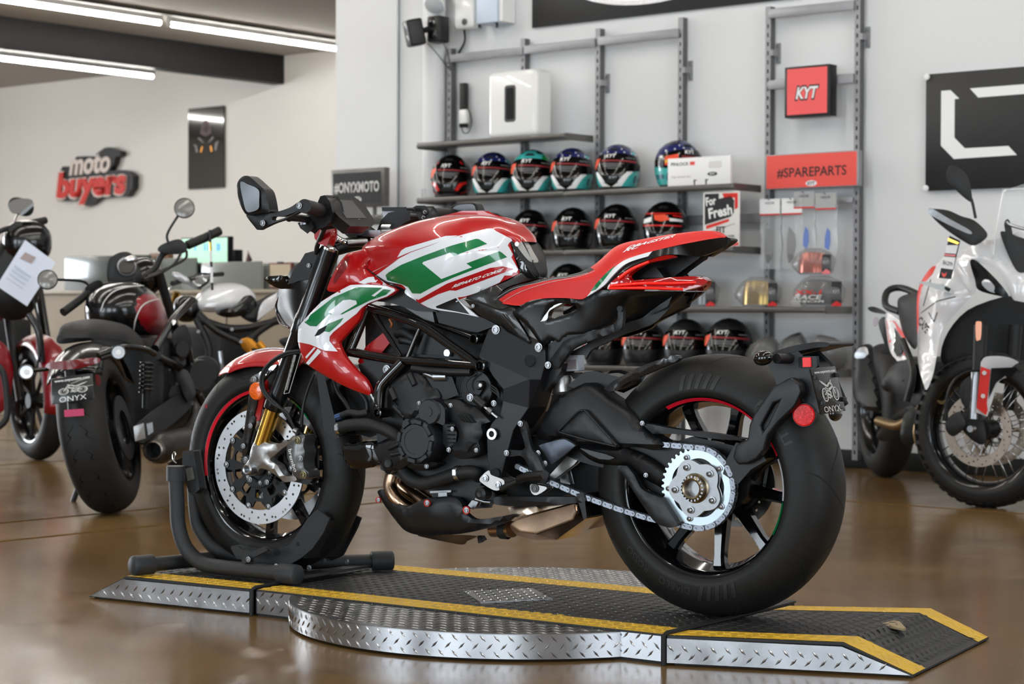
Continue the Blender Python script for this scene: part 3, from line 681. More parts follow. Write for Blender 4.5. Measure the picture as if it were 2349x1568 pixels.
prism(FB,'side_lever',fD([(300,1280),(330,1275),(360,1300),(420,1315),(500,1285),(520,1300),(430,1345),(380,1345),(310,1310)]),.15,.162,M['pc'],ws,bevel=.002)
prism(FB,'pivot_lug',fD([(370,1350),(395,1340),(415,1350),(410,1372),(385,1375),(372,1415),(362,1410)]),.155,.172,M['pc'],ws,bevel=.002)
def bolt(F,a,b,lat,r,parent,m=None,h=.004,hexs=True,ax=(0,1,0),name='bolt',washer=True):
    q=F.px(a,b,lat);m_=MB()
    if washer:m_.lathe([(0,0),(r,0),(r,h*.35),(r*.72,h*.4),(r*.70,h),(r*.42,h*1.02),(r*.38,h*.55),(0,h*.5)],q,ax,16)
    else:m_.lathe([(r,0),(r,h*.8),(r*.85,h),(r*.45,h),(r*.4,h*.5),(0,h*.5)],q,ax,14)
    return m_.obj(name,m or M['boltm'],parent,sharp=40)
for a,b,l in ((405,1358,.172),(578,1402,.16),(782,1412,.13),(1015,1372,-.06)):bolt(FB,420+a/2.704,780+b/2.704,l,.008,ws)
# ================================================================ the red, white and green motorcycle: wheels
M['tyre']=mat('tyre_rubber',(22,21,20),.55,spec=.4,nz=(40,.06),bump=(500,.12))
M['tyreg']=mat('tyre_groove',(9,9,9),.8)
M['tyrel']=mat('tyre_lettering',(33,32,31),.5)
M['rimb']=mat('rim_gloss_black',(9,9,11),.1,coat=.5)
M['sat']=mat('satin_black',(19,20,23),.42,spec=.5,bump=(900,.06))
M['satd']=mat('satin_black_dark',(12,12,14),.45)
M['gblk']=mat('frame_gloss_black',(7,7,8),.07,coat=.8)
M['redp']=mat('gloss_red_paint',(178,6,10),.35,coat=.8)
M['redstripe']=mat('red_stripe',(222,26,48),.3)
M['whitep']=mat('gloss_white_paint',(232,234,238),.25,coat=1)
M['greenp']=mat('gloss_green_paint',(0,116,62),.25,coat=1)
M['dred']=mat('gloss_dark_red_paint',(178,14,26),.25,coat=1)
M['alu']=mat('brushed_aluminium',(146,147,149),.33,1,nz=(80,.06),aniso=.4)
M['zinc']=mat('zinc_sprocket',(172,184,190),.3,1,nz=(14,.05))
M['chain']=mat('chain_plate',(128,132,140),.3,.9,nz=(60,.1))
M['chaind']=mat('chain_dark',(84,87,92),.4,.8)
M['gold']=mat('gold_anodised',(204,158,66),.2,1)
M['bronze']=mat('heat_tinted_steel',(178,148,124),.27,1,nz=(7,.3))
M['cast']=mat('cast_silver',(172,170,168),.34,.85,nz=(120,.05))
M['disc']=mat('brake_disc_steel',(226,228,232),.3,1,nz=(12,.03))
M['calip']=mat('caliper_grey',(112,112,112),.35,.7)
crop=lambda x0,y0,s:(lambda pts:[(x0+p[0]/s,y0+p[1]/s)+tuple(p[2:]) for p in pts])
A_=crop(430,380,2.7033);B_=crop(700,440,3.1367);C_=crop(1100,480,3.7339);D_=crop(420,780,2.704);E_=crop(760,680,3.734);G_=crop(1150,720,2.9033);H_=crop(1350,760,2.3397);I_=crop(840,1000,4.05)
bike=thing('motorcycle','red, white and green naked sport motorcycle held in a stand on the silver turntable','motorcycle',FB.M)
def lay_arc(name,c,r0,r1,a0,a1,y,m,parent,n=40,thick=.0008,y2=None):
    """arc strip facing +y; image angle from the top, positive to the rear"""
    mb=MB();V=[]
    for i in range(n+1):
        a=math.radians(a0+(a1-a0)*i/n);V+=[(c[0]-r0*math.sin(a),y,c[2]+r0*math.cos(a)),(c[0]-r1*math.sin(a),y if y2 is None else y2,c[2]+r1*math.cos(a))]
    mb.add(V,[(2*i,2*i+1,2*i+3,2*i+2) for i in range(n)]);return mb.obj(name,m,parent,sharp=60)
def text_arc(name,s,c,r,a0,h,yf,m,parent,bold=.02,shear=0.,width=None):
    V,Fc=text2d(s,bold,shear);k=h if width is None else width/V[:,0].max();P=[]
    for v in V:
        rr=r+v[1]*h;a=math.radians(a0)+v[0]*k/r;P.append((c[0]-rr*math.sin(a),yf(rr)+.0009,c[2]+rr*math.cos(a)))
    mb=MB();mb.add(P,Fc);return mb.obj(name,m,parent,sharp=0,fix=False)
def tyre_profile(R,w,rb,n=26):
    P=[(rb-.006,w*.40),(rb,w*.425)]
    for i in range(n+1):
        a=PI*i/n;y=math.cos(a);s=math.sin(a)
        P.append((rb+.004+(R-rb-.004)*(s**.80),w/2*(abs(y)**.85)*(1 if y>0 else -1)))
    P+=[(rb,-w*.425),(rb-.006,-w*.40)];return P
def sidewall_y(R,w,rb):
    def f(r):
        s=max(0,min(1,(r-rb-.004)/(R-rb-.004)))**(1/.80);return w/2*(math.sqrt(max(0,1-s*s))**.85)
    return f
def rim_profile(rl,yl,rin):
    h=[(rl,yl*.86),(rl+.004,yl*.93),(rl+.003,yl),(rl-.004,yl*1.0),(rl-.010,yl*.95),(rl-.016,yl*.80),(rin+.010,yl*.55),(rin,yl*.25)]
    h2=[(rin,-yl*.25),(rin+.010,-yl*.55),(rl-.016,-yl*.8),(rl-.010,-yl*.95),(rl-.004,-yl),(rl+.003,-yl),(rl+.004,-yl*.93),(rl,-yl*.86)]
    o=[(rin+.012,-yl*.3),(rin+.012,yl*.3),(rl,yl*.86)]
    return h+h2+o
def spoke(c,ang,r0,r1,y0,y1,w0,w1,d0,d1,m,parent,nm='spoke'):
    """tapered forged spoke in the wheel plane; ang is the image angle from the top"""
    a=math.radians(ang);e=np.array([-math.sin(a),0,math.cos(a)]);t=np.array([-math.cos(a),0,-math.sin(a)]);c=np.array(c,float);mb=MB();n=6;V=[]
    for i in range(n+1):
        k=i/n;r=r0+(r1-r0)*k;w=w0+(w1-w0)*k+(.010*max(0,(k-.75)/.25)**2);d=d0+(d1-d0)*k;y=y0+(y1-y0)*k;p=c+e*r+np.array([0,y,0]);Y=np.array([0,d/2,0])
        V+=[p+t*w*.3+Y,p+t*w/2+Y*.55,p+t*w/2-Y*.55,p+t*w*.3-Y,p-t*w*.3-Y,p-t*w/2-Y*.55,p-t*w/2+Y*.55,p-t*w*.3+Y]
    F_=[]
    for i in range(n):
        for q in range(8):F_.append((i*8+q,i*8+(q+1) % 8,i*8+8+(q+1) % 8,i*8+8+q))
    mb.add(V,F_+[tuple(range(8)),tuple(range(n*8+7,n*8-1,-1))]);return mb.obj(nm,m,parent,sharp=30)
def grooves(parent,c,R,w,rb,n,seed,style=0,yl=1.):
    """tread grooves cut as thin dark strips following the crown"""
    mb=MB();L=9
    prof=lambda s:(rb+.004+(R-rb-.004)*(math.sin(s)**.80),w/2*(abs(math.cos(s))**.85)*(1 if math.cos(s)>0 else -1))
    for i in range(n):
        for sd in (1,-1):
            a0=2*PI*(i+(.5 if sd<0 else 0))/n;V=[]
            for k in range(L+1):
                t=k/L;s=(.30+.98*t)*PI/2;r,y=prof(s);tw=.0022*(math.sin(PI*t)**.5+.15);a=a0+.42*t**1.5+(.10*math.sin(t*5) if style else 0)
                for q in (-1,1):
                    aa=a+q*tw/R;V.append((c[0]-(r+.0005)*math.sin(aa),c[1]+y*sd*1.002,c[2]+(r+.0005)*math.cos(aa)))
            mb.add(V,[(2*k,2*k+1,2*k+3,2*k+2) for k in range(L)])
    o=mb.obj('tread_groove',M['tyreg'],parent,sharp=60,merge=0);o['kind']='stuff';return o
RC=(0,0,.318);FC=(1.39,0,.304)
# rear wheel
m_=MB();m_.lathe(tyre_profile(.318,.203,.2165),RC,(0,1,0),96);rt=m_.obj('rear_tyre',M['tyre'],bike,sharp=0);grooves(rt,RC,.318,.203,.2165,9,1)
sy=sidewall_y(.318,.203,.2165)
text_arc('sidewall_lettering','DIABLO',RC,.243,186,.017,sy,M['tyrel'],rt,.03,width=.085);text_arc('sidewall_lettering','ROSSO',RC,.243,214,.017,sy,M['tyrel'],rt,.03,width=.075);text_arc('sidewall_lettering','PIRELLI',RC,.245,36,.02,sy,M['tyrel'],rt,.03,width=.12)
for a0 in (-14,157):
    mb=MB()
    for k in range(5):
        P=[]
        for q in range(9):
            rr=.236+.036*q/8
            for da in (0,2.4):aa=math.radians(a0+k*5+da+2.6*q/8);P.append((-rr*math.sin(aa),sy(rr)+.0012,.318+rr*math.cos(aa)))
        mb.add(P,[(2*q,2*q+1,2*q+3,2*q+2) for q in range(8)])
    b_=mb.obj('sidewall_bars',M['tyrel'],rt,sharp=0);b_['kind']='stuff'
m_=MB();m_.lathe(rim_profile(.2185,.085,.192),RC,(0,1,0),96);rr=m_.obj('rear_rim',M['rimb'],bike,sharp=40)
for k in range(9):spoke(RC,177+40*k,.05,.196,-.02,.012,.040,.024,.05,.034,M['rimb'],rr)
m_=MB();m_.lathe([(0,-.07),(.05,-.07),(.062,-.05),(.064,.03),(.05,.06),(0,.06)],RC,(0,1,0),40);m_.obj('hub',M['satd'],rr)
lay_arc('rim_stripe',RC,.2062,.2140,-28,67,.0805,M['redstripe'],rr,y2=.0892);lay_arc('rim_stripe',RC,.2062,.2140,69,96,.0805,M['whitep'],rr,y2=.0892);lay_arc('rim_stripe',RC,.2062,.2140,97,119,.0805,M['greenp'],rr,y2=.0892)
# rear brake disc behind the hub
def holed_disc(name,c,r0,r1,y0,y1,holes,m,parent,n=72,edge=None):
    out=[(c[0]+(edge(2*PI*i/n) if edge else r1)*math.cos(2*PI*i/n),c[2]+(edge(2*PI*i/n) if edge else r1)*math.sin(2*PI*i/n)) for i in range(n)]
    hs=[[(c[0]+r0*math.cos(2*PI*i/48),c[2]+r0*math.sin(2*PI*i/48)) for i in range(48)]] if r0 else []
    for (r,a,h) in holes:hs.append([(c[0]+r*math.cos(a)+h*math.cos(2*PI*i/8),c[2]+r*math.sin(a)+h*math.sin(2*PI*i/8)) for i in range(8)])
    return prism_local(name,out,c[1]+y0,c[1]+y1,m,parent,0,hs,sharp=35)
dh=[(.082+.008*((k % 3)-1),2*PI*k/27,.0035) for k in range(27)]
holed_disc('rear_brake_disc',RC,.055,.11,-.085,-.080,dh,mat('disc_dark',(96,94,92),.35,1),bike,64)
# sprocket, carrier and nut
def lobed(r_hi,r_lo,k,ph,n=90):return [(r_lo+(r_hi-r_lo)*(.5+.5*math.cos(k*(2*PI*i/n-ph)))**.7,2*PI*i/n) for i in range(n)]
SY=.112
NT=41;tooth=[]
for i in range(NT):
    for da,r in ((-.5,.0895),(-.3,.0905),(-.12,.0965),(.12,.0965),(.3,.0905)):tooth.append((r,2*PI*(i+da)/NT))
pol=lambda L,c=RC:[(c[0]+r*math.cos(a),c[2]+r*math.sin(a)) for r,a in L]
inner=pol(lobed(.0715,.0665,5,PI/2+.2,60))
spk=prism_local('sprocket',pol(tooth),SY-.004,SY+.003,M['zinc'],bike,0,[inner])
car=prism_local('sprocket_carrier',pol(lobed(.069,.056,5,PI/2+.2+PI/5,100)),SY+.001,SY+.014,M['alu'],bike,.002)
prism_local('carrier_ring',pol([(.070,2*PI*i/64) for i in range(64)]),SY-.016,SY-.004,M['satd'],bike,.001)
def bolt_local(p,r,parent,m=None,h=.006,name='bolt',ax=(0,1,0)):
    m_=MB();m_.lathe([(0,0),(r,0),(r,h*.3),(r*.7,h*.35),(r*.68,h),(r*.34,h*1.15),(r*.3,h*.7),(0,h*.7)],p,ax,16);return m_.obj(name,m or M['boltm'],parent,sharp=40)
for k in range(5):
    a=PI/2+.2+PI/5+2*PI*k/5-.0;bolt_local((.0535*math.cos(a),SY+.014,.318+.0535*math.sin(a)),.0088,car,h=.009)
    a=PI/2-.42+2*PI*k/5+.0;a=math.radians(72-18+72*k)+.25;bolt_local((.0765*math.cos(a),SY+.003,.318+.0765*math.sin(a)),.0075,spk,h=.008)
m_=MB();m_.lathe([(.020,-.02),(.020,.03),(.024,.032),(.031,.026),(.032,.014),(.036,.012),(.036,.0)],(0,SY+.002,.318),(0,1,0),32);m_.obj('axle_nut',mat('nut_champagne',(140,128,106),.28,1),bike)
m_=MB()
for k in range(20):
    a=2*PI*k/20;m_.box((.0285*math.cos(a),SY+.0305,.318+.0285*math.sin(a)),(.005,.004,.004),Matrix.Rotation(-a,3,'Y'))
m_.obj('nut_castellation',M['alu'],bike,merge=0)['kind']='stuff'
m_=MB();m_.lathe([(0,0),(.0198,0),(.0198,-.03)],(0,SY+.012,.318),(0,1,0),24);m_.obj('axle_bore_shade',M['slot'],bike)  # dark cap standing in for the shade inside the hollow axle
# chain
def chain_path():
    P=[];R=.0965
    q=FB.px(1524,1025,SY)
    # upper run starts under the swingarm, wraps behind the sprocket, returns along the lower run
    P.append(np.array([.30,.430]));P.append(np.array([.10,.418]))
    for k in range(25):
        a=math.radians(93-k*(193/24));P.append(np.array([R*math.cos(a),.318+R*math.sin(a)])) if False else P.append(np.array([-R*math.cos(math.radians(180-93)+0)*0+R*math.cos(math.radians(87+k*(196/24))),.318+R*math.sin(math.radians(87+k*(196/24)))]))
    for (a,b) in ((1490,1190),(1420,1168),(1350,1143),(1300,1122),(1250,1100),(1210,1081),(1178,1066)):
        w=FB.px(a,b,SY);P.append(np.array([w[0],w[2]]))
    return P
cp_=chain_path();dd=[0]
for a,b in zip(cp_[:-1],cp_[1:]):dd.append(dd[-1]+np.linalg.norm(b-a))
def chain_at(s):
    for i in range(len(dd)-1):
        if dd[i+1]>=s:t=(s-dd[i])/(dd[i+1]-dd[i]+1e-9);return cp_[i]+(cp_[i+1]-cp_[i])*t
    return cp_[-1]
def link_mesh(outer):
    p=.0159;r=.0066 if outer else .0068;y=.0085 if outer else .0062;mb=MB()
    O=[]
    for sgn,cx in ((1,p/2),(-1,-p/2)):
        for k in range(9):
            a=-PI*.62+k*PI*1.24/8;O.append((cx+sgn*r*math.cos(a),sgn*r*math.sin(a)))
    for s in (1,-1):
        ya,yb=s*y,s*(y-.002)
        k=len(O);V=[(a,ya,b) for a,b in O]+[(a,yb,b) for a,b in O];mb.add(V,[tuple(range(k)),tuple(range(2*k-1,k-1,-1))]+[(i,(i+1) % k,(i+1) % k+k,i+k) for i in range(k)])
    for cx in (p/2,-p/2):
        mb.lathe([(0,-.0098 if outer else -.006),(.0026 if outer else .0048,-.0098 if outer else -.006),(.0026 if outer else .0048,.0098 if outer else .006),(.0018,.0098 if outer else .006),(0,.0092 if outer else .006)],(cx,0,0),(0,1,0),10)
    bm=MB();return mb
lo=link_mesh(True).obj('chain_link',M['chain'],bike,merge=0,sharp=40);li=link_mesh(False).obj('chain_link',M['chaind'],bike,merge=0,sharp=40)
n_=int(dd[-1]/.0159)
for i in range(n_):
    a=chain_at(i*.0159);b=chain_at((i+1)*.0159);o=(lo if i % 2 else li)
    if i>1:o=o.copy();COL.objects.link(o);o.parent=bike
    c=(a+b)/2;d=b-a;o.location=(c[0],SY,c[1]);o.rotation_euler=(0,-math.atan2(d[1],d[0]),0)
# front wheel
m_=MB();m_.lathe(tyre_profile(.300,.122,.2165),FC,(0,1,0),96);ft=m_.obj('front_tyre',M['tyre'],bike,sharp=0);grooves(ft,FC,.300,.122,.2165,9,2)
sy2=sidewall_y(.300,.122,.2165)
text_arc('sidewall_lettering','ROSSO',FC,.242,-20,.015,sy2,M['tyrel'],ft,.03,width=.07);text_arc('sidewall_lettering','DIABLO',FC,.242,-140,.015,sy2,M['tyrel'],ft,.03,width=.08)
m_=MB();a=math.radians(-52);m_.lathe([(0,.0006),(.0065,.0004),(.007,0)],(1.39+.262*math.sin(-a),sy2(.262)+.0004,.304+.262*math.cos(a)),(0,1,.35),16);m_.obj('balance_dot',mat('dull_red',(120,26,28),.6),ft)
m_=MB();m_.lathe(rim_profile(.2185,.054,.194),FC,(0,1,0),96);fr=m_.obj('front_rim',M['rimb'],bike,sharp=40)
for k in range(9):spoke(FC,185+40*k,.045,.198,-.004,-.004,.036,.022,.05,.03,M['rimb'],fr)
m_=MB();m_.lathe([(0,-.06),(.036,-.06),(.04,-.045),(.04,.05),(.036,.062),(0,.062)],FC,(0,1,0),36);m_.obj('hub',M['satd'],fr)
lay_arc('rim_stripe',FC,.2062,.2140,-100,8,.0518,M['redstripe'],fr,y2=.0566);lay_arc('rim_stripe',FC,.2062,.2140,9,27,.0518,M['whitep'],fr,y2=.0566);lay_arc('rim_stripe',FC,.2062,.2140,28,50,.0518,M['greenp'],fr,y2=.0566)
for sgn in (1,-1):
    hs=[]
    for k in range(36):hs+=[(.1385+(.0125 if k % 2 else -.0125)*.62+.004*((k % 3)-1),2*PI*k/36,.0036)]
    hs+=[(.1505,2*PI*(k+.5)/30,.0034) for k in range(30)];hs=[(r,a,h) for r,a,h in hs if True]
    # keep holes clear of one another
    keep=[]
    for r,a,h in hs:
        p=np.array([r*math.cos(a),r*math.sin(a)])
        if all(np.linalg.norm(p-q)>.0095 for q in keep) and .127<r<.1535:keep.append(p)
    hh=[(float(np.linalg.norm(p)),math.atan2(p[1],p[0]),.0036) for p in keep]
    dsc=holed_disc('front_brake_disc',FC,.1215,.160,sgn*.071-.0025,sgn*.071+.0025,hh,M['disc'],bike,80)
    # carrier: ring with slots, spiders to the bobbins
    sl=[]
    for k in range(10):
        a=2*PI*(k+.5)/10;sl.append([(1.39+r*math.cos(a+q),.304+r*math.sin(a+q)) for r,q in ((.066,-.2),(.066,.2),(.088,.16),(.092,0),(.088,-.16))])
    edge=[(1.39+r*math.cos(a),.304+r*math.sin(a)) for k in range(10) for r,a in ((.118,2*PI*k/10-.10),(.118,2*PI*k/10+.10),(.099,2*PI*k/10+.17),(.099,2*PI*k/10+.46))]
    cr_d=prism_local('disc_carrier',edge,sgn*.068-.003,sgn*.068+.003,M['satd'],bike,0,sl)
    for k in range(10):
        a=2*PI*k/10;bolt_local((1.39+.1165*math.cos(a),sgn*.0735-(.0 if sgn>0 else .006),.304+.1165*math.sin(a)),.0085,dsc,h=.005,name='bobbin')
    if sgn>0:
        m_=MB();m_.lathe([(.036,.0),(.058,.0),(.058,.006),(.036,.006)],(1.39,.074,.304),(0,1,0),40);ar=m_.obj('abs_ring',M['satd'],bike)
        m_=MB()
        for k in range(48):
            a=2*PI*k/48;m_.box((1.39+.0565*math.cos(a),.0795,.304+.0565*math.sin(a)),(.010,.0025,.003),Matrix.Rotation(-a,3,'Y'))
        k=m_.obj('ring_teeth',M['sat'],ar,merge=0);k['kind']='stuff'
        for k in range(6):a=2*PI*k/6+.3;bolt_local((1.39+.046*math.cos(a),.080,.304+.046*math.sin(a)),.0065,ar,h=.004)
# ---------------------------------------------------------------- swingarm, engine, frame, exhaust
def P3(pts,lat):return [tuple(p[:2])+(lat,) for p in pts]
def blt(crop_,x,y,lat,r,parent=None,m=None,h=.005):(a,b),=[q[:2] for q in crop_([(x,y)])];return bolt(FB,a,b,lat,r,parent or bike,m,h)
def tubepx(name,crop_,pts,r,m,parent=None,n=12,smooth=0,sharp=0):
    q=crop_([p[:2] for p in pts]);mb=MB();mb.tube([FB.px(q[i][0],q[i][1],pts[i][2]) for i in range(len(pts))],r,n,smooth=smooth);return mb.obj(name,m,parent or bike,sharp=sharp or 50)
# inner beam of the swingarm, behind the chain
prism(FB,'swingarm_beam',G_([(420,840),(1060,880),(1230,905),(1380,1010),(1440,1150),(1400,1290),(1290,1350),(1150,1260),(1020,1190),(900,1090),(780,1040),(560,985),(440,930)]),-.02,.09,M['satd'],bike,bevel=.012,smooth=True,seg=3)
sw=panel(FB,'swingarm',G_([(222,835,.10),(228,780,.105),(290,650,.112),(345,578,.115),(430,518,.115),(480,492,.115),(540,464,.11,'s'),(600,472,.11),(700,548,.112),(850,650,.118),(910,730,.124),(1000,815,.128),(1088,868,.130,'s'),(1058,900,.130),(1000,914,.130),(890,892,.132),(770,892,.134),(620,880,.13),(490,866,.126),(400,832,.12),(300,845,.11)]),M['sat'],bike,
    inner=[q for q in G_([(600,640,.128),(480,560,.122),(860,690,.126),(780,800,.138),(950,840,.134),(330,720,.122)])],th=.05,rnd_=.012,res=.011)
cov_=panel(FB,'swingarm_cover',G_([(378,778,.133),(430,715,.134),(505,650,.135),(545,640,.136),(575,655,.137),(680,770,.141),(772,872,.143),(765,893,.143),(700,880,.142),(540,842,.139),(400,805,.134)]),M['satd'],sw,th=.012,rnd_=.006,dep=.004)
panel(FB,'cover_inlay',G_([(400,780,.1365),(500,678,.1385),(540,664,.139),(565,680,.140),(738,872,.145),(640,850,.143),(420,800,.137)]),M['sat'],cov_,th=.006,rnd_=.005,dep=.003)
panel(FB,'swingarm_underside',G_([(485,868,.12),(620,884,.124),(770,895,.128),(900,935,.124),(1000,990,.122),(1105,1075,.118),(1110,1100,.116),(1055,1170,.112),(1020,1150,.112),(900,1085,.112),(840,1030,.114),(760,1018,.114),(640,1005,.112),(560,970,.112),(500,915,.115)]),M['satd'],bike,th=.05,rnd_=.014)
prism(FB,'model_badge',G_([(535,903),(560,908),(700,942),(748,962),(720,972),(655,968),(590,940)]),.118,.1275,mat('badge_black',(12,11,9),.25),bike,bevel=.001)
for pts in ([(382,780,.1375),(505,660,.140),(545,648,.141),(572,664,.142),(768,880,.147)],[(390,792,.137),(540,836,.141),(700,872,.145),(765,888,.147)]):tubepx('cover_edge',G_,pts,.0028,M['sat'],cov_,8,4)
# chain guards
panel(FB,'chain_guard',G_([(930,735,.128,'s'),(1000,742,.13),(1160,772,.128),(1400,800,.115),(1608,836,.10,'s'),(1560,846,.10),(1350,830,.118),(1180,806,.126),(1000,803,.13,'s')]),M['sat'],bike,th=.03,rnd_=.004)
panel(FB,'chain_guide',G_([(770,1020,.128),(830,1016,.13,'s'),(880,1080,.132),(930,1170,.135),(1020,1215,.137),(1060,1230,.138,'s'),(1120,1330,.14),(1170,1412,.14,'s'),(1110,1428,.14),(1020,1392,.138),(950,1300,.136),(870,1180,.133,'s'),(820,1100,.13)]),M['sat'],bike,th=.02,rnd_=.004)
blt(G_,964,1078,.125,.006);blt(G_,940,732,.131,.006)
panel(FB,'hugger',C_([(1060,1540,.12,'s'),(1120,1490,.125),(1260,1405,.125),(1400,1340,.12),(1540,1290,.11),(1640,1258,.10),(1692,1262,.095,'s'),(1680,1305,.095),(1500,1380,.11),(1300,1470,.122),(1160,1550,.13,'s'),(1100,1568,.13)]),mat('carbon_fibre',(30,30,31),.28,coat=.5,nz=(300,.1)),bike,th=.02,rnd_=.005)
prism(FB,'hugger_bridge',G_([(480,475),(560,410),(620,405),(760,440),(740,470),(640,520)]),-.06,.07,M['satd'],bike,bevel=.01)
# plate casting at the pivot (faceted)
fv=dict(a=(1262,520,.150),b=(1300,412,.145),c=(1345,290,.13),d=(1450,255,.128),e=(1500,305,.13),f=(1700,412,.132),g=(1770,400,.13),h=(1832,470,.13),i=(1835,580,.13),j=(1795,720,.132),k=(1700,718,.163),l=(1470,800,.160),m=(1385,690,.152),n=(1335,600,.155),o=(1468,900,.156),p=(1690,960,.148),q=(1445,1010,.152),r=(1372,1090,.152),s=(1560,1150,.154),t=(1330,1180,.152),u=(1520,1300,.152),v=(1335,1400,.152),w=(1375,1580,.142),x=(1445,1580,.142),y=(1480,1450,.147))
fp=facets(FB,'pivot_plate',{k:E_([v])[0] for k,v in fv.items()},('abcdefk','fghijk','aklmn','lkpo','kjp','opsrq','rsuvt','vuyxw'),.06,M['sat'],bike)
blt(E_,1410,290,.132,.012,fp);blt(E_,1778,442,.136,.0115,fp)
q=E_([(1385,1182)])[0];m_=MB();m_.lathe([(.0135,0),(.0155,.004),(.0145,.007),(.008,.007),(.0075,-.006),(0,-.006)],FB.px(q[0],q[1],.158),(0,1,0),6+18);m_.obj('pivot_nut',M['chrome'],fp,sharp=30)
for x,y,r in ((1700,555,.015),(1405,1520,.013)):
    q=E_([(x,y)])[0];m_=MB();m_.lathe([(r*1.0,0),(r*.9,.0012),(r*.9,.0006),(0,.0005)],FB.px(q[0],q[1],.160 if x==1700 else .150),(0,1,0),24);m_.obj('plate_recess',M['slot'],fp,sharp=30)
# trellis frame
fr_=thing('x',None,None);bpy.data.objects.remove(fr_)
def ft_(pts,r,n=12,sm=0):return tubepx('frame_tube',E_,pts,r,M['gblk'],bike,n,sm)
ft_([(330,100,.105),(560,172,.115),(740,238,.125),(840,295,.13),(1020,425,.138),(1270,598,.15)],.0118,14,4)
ft_([(150,478,.115),(380,520,.125),(600,552,.135),(900,572,.142),(1290,598,.15)],.0122,14,4)
ft_([(318,105,.105),(250,290,.11),(175,468,.115)],.0085);ft_([(362,150,.11),(480,335,.122),(595,520,.133)],.0066);ft_([(768,258,.126),(710,390,.13),(650,535,.136)],.0068)
ft_([(620,566,.136),(470,720,.145),(425,790,.148),(412,900,.148),(410,1010,.148)],.0155,14,4);ft_([(900,245,.10),(1060,300,.115),(1240,366,.135)],.0075)
def ring(x,y,lat,r,m=M['gblk']):
    q=E_([(x,y)])[0];mb=MB();mb.lathe([(r*.62,-.03),(r*.62,.006),(r*.74,.009),(r*.95,.008),(r,.004),(r,-.035)],FB.px(q[0],q[1],lat),(0,1,0),28);o=mb.obj('frame_boss',m,bike,sharp=50)
    mb=MB();mb.lathe([(0,-.012),(r*.62,-.012)],FB.px(q[0],q[1],lat),(0,1,0),20);mb.obj('boss_plug',M['slot'],o)
ring(1232,370,.15,.0135);ring(1286,600,.162,.0155);ring(408,1003,.165,.0135)
lp_=prism(FB,'frame_cover',E_([(800,330),(880,375),(1122,540),(1100,552),(735,505),(740,480)]),.06,.098,M['satd'],bike,bevel=.002)
q=E_([(1008,490)])[0];m_=MB();m_.lathe([(.0125,-.004),(.0125,.006),(.0098,.008)],FB.px(q[0],q[1],.10),(0,1,0),20);m_.obj('lock_surround',M['blkrub'],lp_)
m_=MB();m_.lathe([(.0095,.004),(.0095,.011),(0,.0112)],FB.px(q[0],q[1],.10),(0,1,0),20);m_.obj('lock_barrel',M['chrome'],lp_)
# dark core behind the tubes
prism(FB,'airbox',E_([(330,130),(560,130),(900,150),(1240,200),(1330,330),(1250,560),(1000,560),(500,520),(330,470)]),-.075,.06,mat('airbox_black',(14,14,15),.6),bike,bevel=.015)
prism(FB,'battery_cover',E_([(905,140),(960,135),(1260,185),(1345,225),(1390,250),(1250,300),(1150,290),(930,225)]),.04,.105,M['satd'],bike,bevel=.004)
prism(FB,'side_cover',B_([(500,780),(590,690),(680,670),(722,700),(712,735),(795,800),(905,855),(800,850),(640,800),(560,785)]),.06,.112,M['sat'],bike,bevel=.004)
prism(FB,'intake_cover',E_([(300,445),(440,335),(490,395),(430,470),(260,600),(240,560)]),.03,.075,M['redp'],bike,bevel=.004)
tubepx('wiring_loom',E_,[(560,330,.085),(620,310,.09),(690,350,.09),(720,380,.085)],.012,M['blkrub'],smooth=4);tubepx('wiring_loom',E_,[(590,380,.095),(640,385,.095),(690,400,.09)],.010,M['cable'],smooth=3)
tubepx('wire_connector',E_,[(222,170,.12),(200,250,.12)],.0042,M['whitepl']);tubepx('hose_thin',E_,[(500,200,.09),(520,240,.09),(510,270,.09)],.004,mat('copper_wire',(150,84,50),.4,.4),smooth=3)
prism(FB,'throttle_body',E_([(640,90),(720,95),(860,150),(870,210),(800,190),(700,130)]),.05,.10,M['galvd'],bike,bevel=.004)
# engine
eng=prism(FB,'engine_block',E_([(330,560),(620,560),(1250,600),(1440,700),(1460,1000),(1380,1200),(1330,1450),(1240,1560),(900,1500),(640,1520),(470,1440),(440,1200),(500,1040),(400,900)]),-.16,.115,mat('engine_black',(20,21,23),.5),bike,bevel=.02)
prism(FB,'cylinder_head',E_([(250,600),(420,560),(560,580),(420,740),(330,860),(300,760)]),.02,.12,M['satd'],bike,bevel=.006);blt(E_,475,630,.125,.012,eng)
uc=panel(FB,'cam_chain_cover',E_([(470,795,.15),(500,738,.15,'s'),(560,695,.15),(640,650,.15),(720,640,.148),(780,672,.148),(845,790,.152,'s'),(880,800,.155),(915,860,.155),(880,910,.16),(820,940,.165),(740,1020,.17),(690,1050,.172,'s'),(610,1062,.17),(520,965,.16),(540,930,.158),(500,880,.152)]),M['sat'],bike,inner=E_([(700,860,.162),(600,780,.156)]),back=.10,rnd_=.010)
for x0,y0,x1,y1,r in ((672,670,715,765,.0085),(512,800,552,890,.009),(545,945,640,1040,.010)):tubepx('cover_rib',E_,[(x0,y0,.152),(x1,y1,.156)],r,M['sat'],uc,14)
blt(E_,753,918,.166,.0055,eng)
def disc_part(nm,x,y,lat,prof,m,parent,n=48):q=E_([(x,y)])[0];mb=MB();mb.lathe(prof,FB.px(q[0],q[1],lat),(0,1,0),n);return mb.obj(nm,m,parent,sharp=35)
al=disc_part('alternator_cover',775,1240,.165,[(.060,-.05),(.060,.018),(.056,.026),(.053,.027),(.0455,.027),(.043,.031),(.0335,.031),(.0330,.0295),(0,.0295)],M['sat'],bike)
